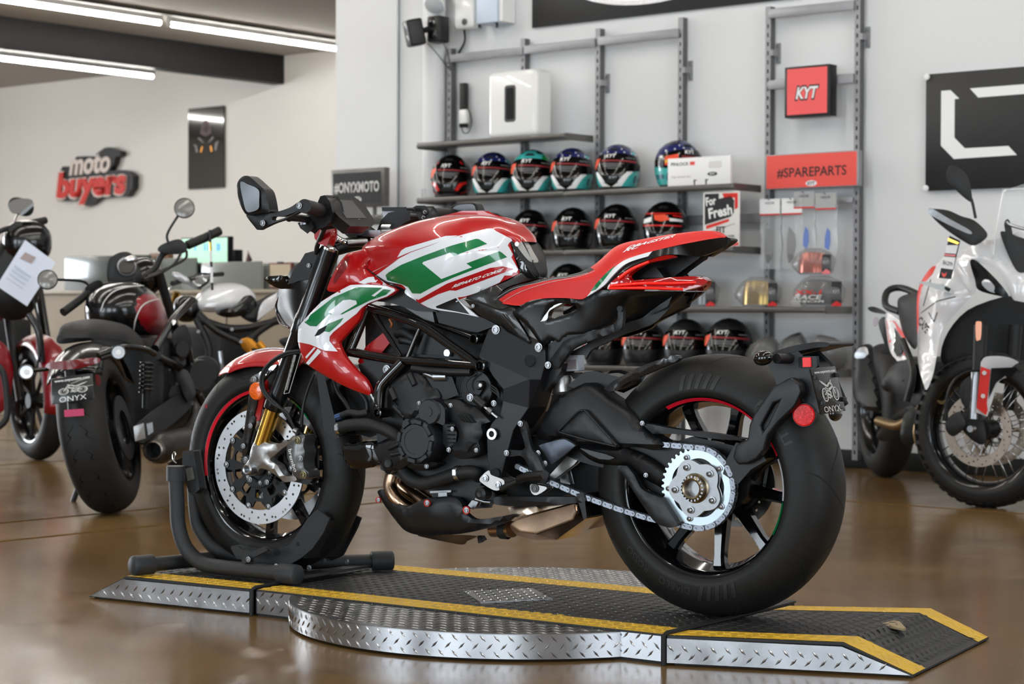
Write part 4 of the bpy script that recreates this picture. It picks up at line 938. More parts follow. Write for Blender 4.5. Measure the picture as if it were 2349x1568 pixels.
for k in range(8):
    a=2*PI*k/8+.2;q=E_([(775,1240)])[0];c=FB.px(q[0],q[1],.165);m_=MB();pr=[( .045,-.30),(.0585,-.24),(.0585,.24),(.045,.30)]
    V=[(c[0]+r*math.cos(a+t),c[1]+.0262,c[2]+r*math.sin(a+t)) for r,t in pr]+[(c[0]+r*math.cos(a+t*.86),c[1]+.0335,c[2]+(r)*math.sin(a+t*.86)) for r,t in [(.047,-.28),(.056,-.24),(.056,.24),(.047,.28)]]
    m_.add(V,[(4,5,6,7),(0,1,5,4),(1,2,6,5),(2,3,7,6),(3,0,4,7)]);m_.obj('cover_lobe',M['sat'],al,sharp=30)
disc_part('starter_cover',872,992,.165,[(.034,-.04),(.034,.016),(.030,.021),(.0125,.021),(.012,.023),(0,.023)],M['sat'],bike);prism(FB,'cover_bridge',E_([(700,1065),(760,1000),(820,930),(900,910),(960,960),(968,1040),(960,1100),(900,1080),(770,1065),(620,1100),(640,1060)]),.12,.18,M['sat'],bike,bevel=.005,smooth=True)
wp=panel(FB,'water_pump_cover',E_([(335,1292,.15),(420,1240,.15,'s'),(600,1160,.165),(620,1200,.17),(620,1330,.175),(680,1400,.175,'s'),(640,1440,.172),(560,1490,.165),(450,1535,.155,'s'),(390,1420,.15)]),M['sat'],bike,inner=E_([(500,1350,.168)]),back=.08,rnd_=.012)
for x0,y0,x1,y1 in ((490,1310,585,1268),(515,1365,610,1345)):tubepx('cover_rib',E_,[(x0,y0,.166),(x1,y1,.174)],.005,M['sat'],wp,10)
disc_part('pump_recess',485,1435,.168,[(.012,0),(.010,.002),(0,.0012)],M['satd'],wp,20)
panel(FB,'lower_cover',E_([(640,1435,.16),(700,1420,.165),(830,1420,.165),(900,1440,.16),(780,1500,.155),(650,1470,.155)]),M['sat'],bike,th=.05,rnd_=.006)
cl=panel(FB,'clutch_cover',E_([(930,895,.15,'s'),(1000,888,.152),(1080,892,.155),(1130,925,.16),(1240,965,.165),(1352,1078,.165,'s'),(1275,1108,.17),(1282,1180,.172),(1250,1250,.172,'s'),(1262,1330,.17),(1215,1370,.17),(1100,1400,.168),(985,1335,.165,'s'),(1010,1290,.168),(1070,1240,.175),(1078,1160,.175),(1040,1100,.17),(968,1010,.16,'s')]),M['sat'],bike,inner=E_([(1150,1140,.185),(1120,1010,.17),(1160,1260,.178)]),back=.10,rnd_=.006)
for pts in ([(1055,1025),(1120,1000),(1180,1020),(1225,1085),(1180,1088),(1120,1075)],[(1070,1315),(1150,1255),(1220,1262),(1180,1300),(1160,1335),(1120,1330)]):
    v_=prism(FB,'cover_vent',E_(pts),.160,.182 if pts[0][1]<1100 else .186,M['slot'],cl,bevel=.0)
    for k in range(4):
        t=(k+.6)/4;a=np.array(pts[0])*(1-t)+np.array(pts[2])*t;b=np.array(pts[-1])*(1-t)+np.array(pts[3])*t;tubepx('vent_slat',E_,[(a[0],a[1],.186),(b[0],b[1],.186)],.0014,M['satd'],cl,6)
gr=prism(FB,'sump_grille',E_([(960,1080),(1050,1100),(1070,1180),(1060,1260),(990,1300),(960,1260)]),.12,.155,M['satd'],bike,bevel=.002)
for k in range(6):tubepx('grille_bar',E_,[(995,1085+k*34,.158),(1050,1088+k*34,.16)],.0018,M['sat'],gr,6)
sc_=disc_part('shift_cover',1275,800,.12,[(.052,-.03),(.052,.010),(.047,.018),(.030,.020),(0,.020)],M['satd'],bike,40)
for k in range(3):tubepx('cover_rib',E_,[(1365,760+k*22,.14),(1420,800+k*22,.14),(1440,850+k*14,.138)],.003,M['satd'],sc_,8,3)
for x,y,l,r in ((1022,940,.158,.0065),(1038,1140,.162,.006),(1008,1318,.172,.0065),(1243,1322,.176,.006),(593,1214,.172,.006),(672,1400,.178,.006),(818,1458,.165,.0065),(1190,870,.16,.010),(1393,920,.15,.008)):blt(E_,x,y,l,r,eng)
# sensor on the shift linkage, rubber bung with centre rivet
tubepx('shift_sensor',E_,[(1235,875,.165),(1312,945,.165)],.0115,M['blackpl'],n=14);tubepx('linkage_rod',E_,[(1300,940,.165),(1350,985,.165),(1425,1045,.165)],.0035,M['steel']);tubepx('linkage_nut',E_,[(1340,972,.165),(1372,1000,.165)],.008,M['alu'],n=6)
tubepx('sensor_wire',E_,[(1250,660,.15),(1170,720,.155),(1150,780,.158),(1185,850,.16)],.0025,M['cable'],smooth=5)
b_=disc_part('breather_cap',1275,766,.15,[(.012,-.03),(.012,.006),(.009,.010),(0,.010)],M['blackpl'],bike,20);disc_part('cap_rivet',1275,766,.1605,[(.005,0),(.004,.0015),(0,.002)],M['white'],b_,14)
prism(FB,'sensor_bracket',E_([(1235,800),(1265,790),(1290,800),(1250,860),(1225,850)]),.13,.15,M['satd'],bike,bevel=.002)
tubepx('cable_guide',E_,[(700,620,.14),(850,640,.145),(1000,650,.15),(1200,655,.15)],.010,M['blackpl'],smooth=3);tubepx('fuel_fitting',E_,[(800,660,.14),(900,700,.14)],.008,M['alu']);tubepx('fuel_rail',E_,[(890,690,.135),(1000,690,.135)],.014,M['steel'])
prism(FB,'starter_motor',E_([(840,700),(1020,720),(1060,830),(930,880),(880,790)]),.08,.14,M['satd'],bike,bevel=.008)
for k in range(7):tubepx('cylinder_fin',E_,[(1080+k*14,690,.125),(1060+k*14,860,.125)],.0026,M['satd'],n=6)
# radiator side and hoses
rad=prism(FB,'radiator',D_([(835,210),(870,230),(960,600),(940,605),(880,560)]),-.15,.15,M['satd'],bike,bevel=.004)
tubepx('radiator_hose',E_,[(70,1130,.15),(160,1105,.152),(300,1100,.155),(430,1130,.158),(520,1175,.155),(590,1230,.145)],.0165,M['blkrub'],smooth=4,n=16)
def clamp(crop_,x,y,lat,r,d):
    q=crop_([(x,y)])[0];mb=MB();mb.lathe([(r,-.006),(r+.0012,-.006),(r+.0012,.006),(r,.006)],FB.px(q[0],q[1],lat),d,20);o=mb.obj('hose_clamp',M['steel'],bike);mb=MB();c=FB.px(q[0],q[1],lat);mb.box((c[0],c[1]+r,c[2]+.003),(.010,.006,.014));mb.obj('clamp_screw',M['chrome'],o)
clamp(E_,78,1135,.15,.0172,(-1,0,.1));clamp(I_,858,350,.15,.0185,(-1,0,.15))
tubepx('bleed_fitting',E_,[(45,1040,.15),(90,1025,.15)],.010,mat('blue_steel',(70,90,130),.3,.8));tubepx('small_hose',E_,[(85,1025,.15),(150,1000,.15),(230,1010,.15),(310,1000,.14)],.009,M['blkrub'],smooth=3)
rg=panel(FB,'regulator',D_([(985,650,.12),(1060,640,.125),(1170,640,.125),(1200,770,.12),(1120,800,.12),(1040,800,.12),(990,740,.115)]),M['gblk'],bike,th=.06,rnd_=.006)
tubepx('clutch_cable',E_,[(10,700,.12),(50,820,.12),(110,900,.12),(160,980,.13)],.006,M['cable'],smooth=3);tubepx('clutch_cable',E_,[(250,830,.12),(300,900,.12),(310,1000,.12)],.006,M['cable'],smooth=3);tubepx('frame_slider',E_,[(338,845,.155),(395,945,.16)],.004,M['steel'],n=8)
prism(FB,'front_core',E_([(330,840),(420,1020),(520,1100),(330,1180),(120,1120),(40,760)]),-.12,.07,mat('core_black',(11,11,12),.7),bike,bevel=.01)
# exhaust
hd=[(560,300),(600,400)]
tubepx('exhaust_header',I_,[(270,320,.09),(235,400,.095),(225,480,.10),(265,570,.105),(340,640,.10),(460,720,.08)],.0185,M['bronze'],n=16,smooth=5)
tubepx('exhaust_header',I_,[(330,330,.03),(310,400,.03),(330,470,.03),(420,540,.03),(560,640,.03)],.0185,M['bronze'],n=16,smooth=5);tubepx('exhaust_header',I_,[(420,330,-.05),(430,410,-.05),(480,500,-.05),(640,640,-.04)],.0185,M['bronze'],n=16,smooth=5)
tubepx('coolant_pipe',I_,[(340,330,.135),(400,400,.14),(490,440,.142),(560,445,.145),(680,410,.148),(780,375,.15),(870,350,.15),(990,340,.145),(1050,380,.12)],.0175,M['blkrub'],n=16,smooth=4)
bp=panel(FB,'belly_pan',I_([(88,530,.10),(110,505,.105,'s'),(170,545,.115),(250,610,.125),(350,662,.13),(420,640,.135),(500,600,.14),(600,578,.142),(780,572,.145),(860,620,.148),(885,690,.15),(930,750,.15),(1010,785,.15),(1200,760,.15),(1335,735,.148,'s'),(1345,750,.146),(1270,810,.14),(1150,850,.138),(900,910,.13),(700,925,.12),(480,928,.11),(350,890,.105),(280,820,.10),(210,730,.098),(130,610,.096)]),M['sat'],bike,
    inner=I_([(330,760,.132),(600,750,.150),(880,720,.152),(600,650,.147),(600,860,.128),(240,690,.118)]),th=.02,rnd_=.010,dep=.008)
def grom(x,y,l,r=.008):
    q=I_([(x,y)])[0];mb=MB();mb.lathe([(r*1.15,-.002),(r*1.15,.003),(r*.85,.004),(0,.004)],FB.px(q[0],q[1],l),(0,1,0),18);o=mb.obj('red_washer',mat('red_rubber',(190,36,26),.5),bp);bolt(FB,q[0],q[1],l+.004,r*.85,o,None,.004)
grom(568,628,.150);grom(932,695,.155,.009);grom(115,600,.105,.007)
panel(FB,'heat_shield',I_([(480,925,.08),(700,918,.09),(1010,930,.08),(985,960,.075),(930,985,.07),(905,1010,.07),(860,1012,.07),(700,980,.07),(560,950,.07)]),M['bronze'],bike,th=.006)
prism(FB,'sump',I_([(590,480),(600,420),(760,440),(1000,450),(1180,560),(1150,640),(960,650),(880,580),(640,560)]),-.10,.10,M['satd'],bike,bevel=.01)
for pts in ([(595,520),(785,512),(785,524),(595,532)],[(672,530),(745,522),(748,560),(672,568)]):prism(FB,'sump_tab',I_(pts),.09,.115,M['alu'],bike,bevel=.001)
# silencer: folded bronze box with seams
sv=dict(A=(1330,825,.118),a=(1400,778,.124),B=(1940,630,.126),C=(1992,650,.121),D=(2037,775,.106),E=(1760,972,.088),F=(1560,972,.088),G=(1385,922,.092),H=(1340,872,.104),i=(1425,892,.128),j=(1590,912,.132),k=(1905,792,.134),l=(1950,700,.135))
facets(FB,'silencer',{k:I_([v])[0] for k,v in sv.items()},('AaBlkji','ijFG','jkEF','BCDkl','kDE','AiGH'),-.06,M['bronze'],bike,.004)
panel(FB,'silencer_top',I_([(1308,672,.115,'s'),(1330,668,.115),(1500,655,.12),(1860,640,.122,'s'),(1600,708,.126),(1400,760,.122),(1345,745,.118,'s')]),mat('steel_straw',(206,186,164),.25,1),bike,back=-.05,rnd_=.004)
tubepx('silencer_link',I_,[(1180,870,.04),(1290,870,.05),(1360,870,.06)],.021,M['bronze'],n=20);q=I_([(1290,870)])[0];m_=MB();m_.lathe([(.024,-.012),(.026,-.01),(.026,.01),(.024,.012)],FB.px(q[0],q[1],.05),(1,0,0),24);m_.obj('link_band',M['blkrub'],bike)
prism(FB,'silencer_far_box',I_([(1640,560),(1900,480),(2130,465),(2180,790),(2050,820),(1800,760)]),-.16,-.02,M['bronze'],bike,bevel=.015)
panel(FB,'silencer_shield',I_([(1165,595,.14),(1200,572,.14),(1500,570,.138),(1900,572,.132),(2010,570,.13),(2020,620,.13),(1940,630,.13),(1700,650,.134),(1400,662,.138),(1180,640,.14)]),M['sat'],bike,th=.03,rnd_=.005);prism(FB,'shield_post',I_([(1960,550),(2015,545),(2040,760),(2025,770),(1985,640)]),.02,.125,M['satd'],bike,bevel=.004)
prism(FB,'drain_tab',I_([(1030,930),(1055,930),(1075,990),(1040,1003)]),.03,.04,M['blkrub'],bike,bevel=0);prism(FB,'drain_tab',I_([(1060,930),(1080,930),(1105,970),(1078,985)]),.03,.04,M['blkrub'],bike,bevel=0)
# side stand mount, footpeg bracket, pedal
prism(FB,'stand_lug',I_([(1060,400),(1135,330),(1160,370),(1260,410),(1280,440),(1255,490),(1190,505),(1080,440)]),.10,.155,M['cast'],bike,bevel=.003,smooth=True);blt(I_,1107,398,.157,.009,m=M['steel']);blt(I_,1225,458,.157,.009,m=M['steel'])
q=I_([(1080,540)])[0];m_=MB();m_.lathe([(.016,-.02),(.016,.01),(.008,.014),(0,.012)],FB.px(q[0],q[1],.15),(0,1,0),20);m_.obj('stand_pivot',M['blackpl'],bike)
prism(FB,'stand_plate',I_([(950,650),(985,605),(1035,620),(1010,670),(995,685)]),.12,.135,M['alu'],bike,bevel=.001);tubepx('stand_spring',I_,[(1020,590,.14),(1100,615,.14),(1160,620,.14)],.005,M['alu'])
fb_=panel(FB,'footpeg_bracket',G_([(110,735,.15),(128,710,.15),(150,725,.15),(170,800,.158),(195,900,.165),(240,960,.168),(270,1030,.17),(300,1070,.17),(295,1120,.17),(255,1130,.17),(190,1040,.168),(130,955,.165),(60,955,.16),(28,950,.155),(22,925,.155),(50,910,.155),(130,912,.16),(150,880,.16),(125,790,.155)]),M['sat'],bike,th=.012,rnd_=.004)
for x,y,l in ((128,735,.152),(36,930,.157),(245,932,.15),(290,1000,.15)):blt(G_,x,y,l,.0075,fb_)
panel(FB,'heel_guard',G_([(245,880,.14,'s'),(300,862,.142),(400,840,.142),(440,850,.142),(490,880,.14,'s'),(430,930,.14),(330,1005,.14,'s'),(290,950,.14)]),mat('anodised_grey',(84,90,100),.4,.7,nz=(90,.05)),bike,th=.008,rnd_=.003)
tubepx('footpeg',G_,[(120,1105,.17),(170,1085,.20),(290,1075,.24)],.011,M['satd'],n=12);tubepx('shift_rod',G_,[(0,1170,.16),(60,1140,.165),(150,1100,.168)],.008,M['satd'],n=10)
prism(FB,'brake_lever_arm',G_([(320,1090),(440,960),(500,975),(480,1000),(350,1098)]),.07,.09,M['cast'],bike,bevel=.003);prism(FB,'linkage_rocker',G_([(200,1140),(260,1150),(300,1165),(240,1205),(210,1200),(195,1170)]),.09,.12,M['cast'],bike,bevel=.003,smooth=True);blt(G_,222,1165,.122,.011,m=M['galvd'])
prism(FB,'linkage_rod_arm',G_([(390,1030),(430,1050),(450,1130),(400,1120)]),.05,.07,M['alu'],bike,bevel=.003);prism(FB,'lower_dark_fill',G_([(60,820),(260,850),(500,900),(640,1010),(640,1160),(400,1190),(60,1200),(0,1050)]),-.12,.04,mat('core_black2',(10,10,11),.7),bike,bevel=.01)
# shock and reservoirs
q=G_([(415,480)])[0];m_=MB();c=FB.px(q[0],q[1],.04);m_.lathe([(0,.030),(.014,.030),(.023,.024),(.0255,.015),(.0255,-.016),(.020,-.022),(0,-.022)],c,(.10,0,1),28);m_.obj('shock_reservoir',M['cast'],bike,sharp=30)
tubepx('shock_body',G_,[(300,500,.03),(290,570,.03),(270,640,.03)],.016,M['cast'],n=18)
m_=MB()
for k in range(4):q=G_([(292-k*9,545+k*22)])[0];m_.lathe([(.016,-.002),(.021,0),(.016,.002)],FB.px(q[0],q[1],.03),(.12,0,1),20)
m_.obj('shock_collar',M['steel'],bike)['kind']='stuff'
pot=mat('clear_pot',(216,222,230),.3,trans=.35,spec=.5)
q=G_([(488,330)])[0];c=FB.px(q[0],q[1],.05);R_=Matrix.Rotation(.05,3,'Y');m_=MB();m_.box(c,(.040,.034,.042),R_);fl_=m_.obj('brake_fluid_pot',pot,bike,bevel=.004);m_=MB();m_.box((c[0],c[1],c[2]+.024),(.044,.038,.009),R_);m_.obj('pot_cap',M['blackpl'],fl_,bevel=.002);m_=MB();m_.box((c[0],c[1]+.001,c[2]-.004),(.030,.0345,.024),R_);m_.obj('fluid_level',mat('fluid_tint',(150,138,142),.4),fl_)
prism(FB,'pot_bracket',G_([(460,400),(510,400),(600,430),(590,445),(480,430)]),.03,.05,M['satd'],bike,bevel=.002)
# ---------------------------------------------------------------- tank, seat, tail
M['redleather']=mat('red_seat_vinyl',(214,36,32),.48,bump=(900,.2))
M['blkleather']=mat('black_seat_vinyl',(24,24,25),.55,bump=(900,.2))
M['thread']=mat('stitch_thread',(200,198,196),.6)
M['carbon']=mat('carbon_satin',(32,31,31),.33,coat=.35,nz=(380,.25))
M['tailb']=mat('tail_black',(13,13,14),.3,coat=.15)
M['lens']=mat('red_lens',(166,8,10),.1,coat=1,emit=.03)
M['lensd']=mat('red_lens_dark',(120,4,6),.12,coat=1)
tank=loft3(FB,'fuel_tank',[B_(q) for q in (
    [(470,382,.03),(450,485,.10),(437,552,.106)],[(545,331,.03),(540,500,.122),(520,618,.114)],[(640,287,.03),(640,490,.14),(600,658,.12)],[(760,243,.03),(760,475,.154),(715,705,.126)],
    [(880,207,.03),(880,470,.162),(800,788,.126)],[(1010,182,.03),(1000,460,.166),(912,843,.122)],[(1120,172,.03),(1100,450,.164),(1050,800,.126)],[(1230,169,.03),(1200,435,.152),(1200,745,.118)],
    [(1320,176,.03),(1300,420,.125),(1350,682,.098)],[(1400,198,.03),(1380,405,.102),(1430,645,.082)],[(1480,242,.025),(1430,390,.080),(1490,617,.066)],[(1560,310,.018),(1470,350,.061),(1540,594,.052)],[(1610,364,.01),(1482,388,.053),(1547,592,.045)])],M['redp'],bike,6)
skirt=panel(FB,'tank_skirt',B_([(795,786,.124,'s'),(912,846,.123),(1100,875,.120),(1246,905,.117,'s'),(1122,803,.123),(1096,764,.124,'s'),(1246,727,.117),(1230,690,.124),(1000,700,.136),(800,760,.128)]),M['whitep'],tank,th=.006)
tb=bvh_of(tank,[skirt])
def dec(nm,pts,m,off=.0009,smooth=False,par=None,bv=None,holes=()):return decal(FB,nm,tank,pts,m,par or tank,off,8.,smooth,4,holes,bv or tb)
dec('white_decal',B_([(505,610,'s'),(690,475,'s'),(1000,352,'s'),(1180,300),(1330,268),(1380,290),(1486,345,'s'),(1500,400),(1540,480),(1566,560),(1562,594,'s'),(1400,657),(1246,726),(1152,756),(1098,764,'s'),(1124,803),(1244,903,'s'),(1100,874),(912,845),(800,789,'s'),(720,737),(724,702,'s'),(692,672),(590,652),(530,622)]),M['whitep'],.0008,True)
dec('white_flash',B_([(662,477),(690,428),(720,408),(1010,322),(1098,318),(1040,340),(760,435)]),M['whitep'],.001)
dec('white_line',B_([(447,598),(690,478),(1060,333),(1110,318),(760,440),(480,585),(462,600)]),M['whitep'],.0005)
g1=B_([(578,605),(598,585),(690,530),(850,465),(1050,392),(1230,342),(1250,345),(1310,378),(1068,466),(1042,442),(850,508),(842,520),(980,632),(1200,548),(1160,520),(1395,432),(1408,436),(1454,474),(1250,550),(1050,628),(935,680),(830,737),(770,735),(740,690),(700,672),(590,640)])
dec('green_decal',g1,M['greenp'],.0014)
rs=B_([(800,790),(1020,665),(1330,552),(1420,540),(1500,560),(1085,716),(1040,714),(960,740),(830,806)])
dec('red_stripe',rs,M['dred'],.0016)
text_px(FB,'stripe_lettering','REPARTO CORSE',B_([(1054,698),(1420,574),(1066,676)]),tb,M['white'],tank,.03,.35,.0022)
dec('black_triangle',B_([(922,836),(1084,768),(1184,886),(1100,868)]),M['blackpl'],.0014)
tubepx('panel_seam',B_,[(436,552,.106),(520,612,.118),(590,655,.124),(690,676,.127),(726,702,.128),(716,738,.128)],.0016,M['blkrub'],tank,6,3)
q=B_([(1180,165)])[0];prism(FB,'filler_rim',B_([(1030,178),(1130,153),(1280,151),(1302,166),(1380,192),(1250,190)]),-.012,.012,M['redp'],tank,bevel=.004)
# knee pad with grey badge at the back of the tank
kp=loft3(FB,'tank_end_pad',[C_(q) for q in ([(395,272,0),(340,236,.03),(262,210,.050)],[(440,320,0),(385,300,.036),(257,258,.060)],[(470,366,0),(415,365,.038),(288,338,.060)],[(495,410,0),(440,420,.036),(348,425,.054)],[(515,455,0),(470,480,.03),(400,492,.047)],[(537,540,0),(505,545,.022),(450,560,.037)],[(530,590,0),(514,591,.015),(482,593,.03)])],M['blackpl'],bike,5)
kb=bvh_of(kp)
bd=decal(FB,'pad_badge',kp,C_([(298,230),(330,222),(415,290),(462,370),(505,452),(448,458),(400,425),(320,318)]),mat('badge_grey',(164,162,156),.4),kp,.0012,5.,True,4,(),kb);blt(C_,320,303,.054,.006,kp,M['chrome'],.003)
text_px(FB,'badge_lettering','MV',C_([(388,345),(425,350),(392,328)]),kb,M['grey'],kp,.0,.3,.002)
# carbon cover under the seat nose
cc=panel(FB,'carbon_side_cover',B_([(1545,592,.052,'s'),(1600,575,.04),(1640,590,.025),(1690,622,.0),(1560,652,.055),(1440,700,.09),(1372,768,.12,'s'),(1420,803,.122),(1522,830,.124),(1495,880,.126),(1520,930,.128),(1605,1078,.125),(1560,1082,.122),(1410,972,.12),(1250,892,.12),(1140,778,.124,'s'),(1200,742,.128),(1400,660,.108)]),M['carbon'],bike,inner=B_([(1340,850,.135),(1450,950,.132)]),th=.012,rnd_=.004)
tubepx('cover_edge',B_,[(1142,776,.131),(1250,800,.136),(1390,850,.138),(1480,830,.130)],.0014,M['gblk'],cc,6,3);tubepx('cover_edge',B_,[(1422,880,.137),(1510,985,.131)],.0014,M['gblk'],cc,6);blt(B_,1209,826,.134,.005,cc)
dec_=panel(FB,'tank_lower_trim',C_([(262,335,.058),(300,345,.06),(350,430,.055),(480,585,.034),(520,590,.02),(480,605,.034),(340,560,.05),(330,480,.056)]),M['gblk'],bike,th=.02,rnd_=.004)
# seat
seat=loft3(FB,'seat',[C_(q) for q in (
    [(150,762,.10),(188,795,.115),(192,812,.12)],[(255,694,.08),(300,745,.122),(335,830,.128)],[(360,658,.06),(420,695,.128),(430,790,.133)],[(480,634,.045),(520,665,.132),(560,768,.136)],[(620,600,.04),(650,640,.135),(740,766,.137)],
    [(800,575,.035),(830,615,.135),(885,774,.135)],[(930,545,.03),(960,590,.130),(960,702,.131)],[(1010,508,.03),(1040,555,.122),(1060,598,.125)],[(1080,458,.03),(1100,500,.114),(1130,530,.12)],[(1150,388,.03),(1170,440,.108),(1200,470,.115)],
    [(1208,332,.03),(1240,390,.102),(1290,424,.111)],[(1280,296,.03),(1330,350,.098),(1400,388,.105)],[(1400,268,.03),(1450,322,.093),(1500,360,.10)],[(1600,230,.028),(1650,282,.08),(1700,313,.086)],[(1800,202,.025),(1830,252,.055),(1850,284,.058)],
    [(1930,190,.02),(1960,232,.033),(1980,260,.035)],[(2020,198,.012),(2050,228,.018),(2060,251,.018)],[(2100,240,.004),(2106,244,.006),(2108,248,.006)])],M['redleather'],bike,4,2.6,split=(lambda i,j:i<29 and 8<=j<=22,'seat_top',M['blkleather']))
sb=bvh_of(seat,[c for c in seat.children])
def stitch(pts,n):
    mb=MB();P=cr([np.array(p) for p in pts],12);L_=[np.linalg.norm(P[i+1]-P[i]) for i in range(len(P)-1)];tot=sum(L_);cum=np.concatenate([[0],np.cumsum(L_)])
    at=lambda s:P[min(len(P)-2,int(np.searchsorted(cum,s,'right')-1))]+(P[min(len(P)-1,int(np.searchsorted(cum,s,'right')))]-P[min(len(P)-2,int(np.searchsorted(cum,s,'right')-1))])*((s-cum[min(len(P)-2,int(np.searchsorted(cum,s,'right')-1))])/max(L_[min(len(P)-2,int(np.searchsorted(cum,s,'right')-1))],1e-6))
    o=Vector(FB.loc(CAM))
    for i in range(n):
        w=[]
        for t in (i+.15,i+.8):
            a=at(tot*t/n*.999);d=ray(*a);dl=Vector((d@FB.x,d@FB.y,d[2])).normalized();h=sb.ray_cast(o,dl)
            if h[0] is not None:w.append(np.array(h[0]-dl*.0018))
        if len(w)==2:mb.tube(w,.0007,5)
    k=mb.obj('seat_stitching',M['thread'],seat,merge=0);k['kind']='stuff'
stitch(C_([(205,795),(262,758),(362,708),(480,666),(620,628),(800,593),(925,559),(990,530)]),70);stitch(C_([(150,764),(258,698),(362,664),(480,640),(620,604),(800,579),(930,549)]),70)
text_px(FB,'seat_lettering','DRAGSTER',C_([(1252,346),(1664,243),(1272,322)]),sb,M['white'],seat,.03,.4,.0016)
text_px(FB,'seat_lettering','RC',C_([(1224,375),(1372,330),(1240,350)]),sb,M['white'],seat,.04,.4,.0018)
# tail
tc=panel(FB,'tail_side',C_([(1480,366,.106,'s'),(1750,306,.075),(2000,258,.032),(2106,248,.014),(2165,256,.005),(2182,272,.0),(2160,296,.004),(2100,330,.012),(2000,372,.022),(1905,406,.03,'s'),(1800,404,.05),(1660,392,.09),(1560,402,.112),(1440,440,.122),(1290,500,.13),(1160,590,.138),(1085,668,.143),(1040,682,.142,'s'),(1120,598,.132),(1250,470,.12),(1400,415,.113)]),M['tailb'],bike,th=.02,mirror=True,other=True)
prism(FB,'tail_core',C_([(1100,690),(1200,580),(1290,500),(1500,400),(1900,330),(1860,400),(1640,560),(1300,620)]),-.022,.022,M['satd'],bike,bevel=.012)
prism(FB,'tail_fin',C_([(1420,560),(1500,505),(1560,580),(1400,580)]),-.07,.07,M['satd'],bike,bevel=.006)
wd_=panel(FB,'tail_flash',C_([(1474,366,.112,'s'),(1440,410,.118,'s'),(1330,440,.126),(1230,485,.133),(1130,580,.142),(1060,660,.147),(985,710,.148),(917,754,.142,'s'),(985,668,.14),(1080,570,.133),(1180,480,.126),(1260,432,.12),(1400,386,.114)]),M['whitep'],bike,th=.008,rnd_=.002)
decal(FB,'green_flash',wd_,C_([(948,712),(1000,640),(1090,545),(1170,480),(1130,530),(1060,620),(1000,690)]),M['greenp'],wd_,.0008,8.,False)
def lens(nm,pts,m,mirror=True,**kw):return panel(FB,nm,pts,m,bike,mirror=mirror,other=True,**kw)
tl=lens('tail_light',C_([(1640,398,.10,'s'),(1560,404,.11),(1440,442,.122),(1290,502,.133),(1160,592,.142),(1095,655,.146),(1085,688,.146,'s'),(1180,692,.142),(1400,692,.125),(1580,698,.095),(1745,702,.062,'s'),(1880,662,.035),(1955,620,.012,'s'),(1855,582,.03),(1700,584,.062),(1500,598,.105),(1310,614,.13),(1270,600,.134),(1272,560,.134),(1400,478,.122),(1560,440,.11),(1640,418,.10)]),M['lens'],th=.02,rnd_=.006)
for k,pts in enumerate(([(1120,665,.147),(1180,655,.145),(1400,640,.128),(1600,640,.094),(1850,632,.04)],[(1190,600,.144),(1300,520,.137),(1450,455,.126)],[(1110,682,.146),(1400,680,.129),(1740,690,.066)])):tubepx('light_guide',C_,pts,.0035,mat('lit_lens',(236,36,24),.2,emit=.22),tl,8,4)
prism(FB,'far_lens_inner',C_([(1675,575),(1740,570),(1860,450),(1930,404),(1900,410),(1760,490)]),-.10,-.085,M['lensd'],bike,bevel=.001)
und=lens('tail_fairing',C_([(915,756,.138,'s'),(1000,712,.142),(1090,694,.144),(1400,706,.12),(1600,706,.09),(1745,708,.06,'s'),(1738,728,.055),(1650,806,.05),(1480,900,.06),(1330,950,.08),(1200,986,.10),(1120,1030,.11),(900,1100,.118),(760,1110,.12),(680,1170,.12),(600,1130,.122),(540,1178,.124),(498,1140,.126),(400,1010,.13),(278,900,.132),(310,860,.134),(420,800,.136),(560,768,.138),(740,768,.138),(850,782,.138)]),M['tailb'],holes=[C_([(585,910,.13),(620,850,.13),(690,812,.132),(820,838,.13),(810,868,.13),(740,900,.128),(580,944,.126)])],inner=C_([(1300,800,.11),(900,900,.132),(1100,800,.14)]),th=.012,rnd_=.011,dep=.005,res=.008)
prism(FB,'subframe_liner',C_([(428,935),(470,870),(560,805),(650,792),(715,800),(640,842),(590,880),(575,945),(530,960),(450,978)]),.105,.128,M['cast'],bike,bevel=.004,smooth=True)
prism(FB,'tail_grille',C_([(1300,960),(1470,860),(1640,740),(1600,830),(1450,905)]),-.05,.066,M['satd'],bike,bevel=.004)
panel(FB,'under_tray',C_([(1190,990,.08),(1330,955,.08),(1480,905,.06),(1570,850,.05),(1618,812,.045),(1636,830,.045),(1600,880,.05),(1480,988,.06),(1250,1070,.075),(1080,1150,.085),(960,1210,.09),(905,1290,.095),(890,1250,.095),(780,1235,.10),(900,1170,.095),(1060,1085,.09)]),M['satd'],bike,th=.01)
pb=panel(FB,'passenger_peg_bracket',C_([(600,1345,.135),(600,1290,.137),(620,1262,.139),(680,1180,.142),(740,1120,.145),(930,1062,.15),(1100,1010,.154),(1172,950,.156),(1178,860,.158),(1200,836,.158),(1222,852,.158),(1216,990,.157),(1190,1042,.156),(1110,1072,.154),(940,1132,.15),(790,1200,.146),(725,1280,.142),(650,1375,.138)]),M['sat'],bike,th=.014,rnd_=.004);blt(C_,588,1340,.138,.009,pb);blt(C_,508,1186,.14,.0105,und)
tubepx('passenger_peg',C_,[(1200,858,.158),(1200,858,.172)],.007,M['satd'],pb);prism(FB,'subframe_arm',C_([(600,1170),(760,1080),(920,1060),(740,1140),(640,1280),(590,1300)]),.09,.12,M['satd'],bike,bevel=.004)
prism(FB,'shock_link',C_([(530,1540),(580,1450),(640,1370),(700,1320),(690,1380),(600,1500),(560,1550)]),.03,.10,M['satd'],bike,bevel=.004)
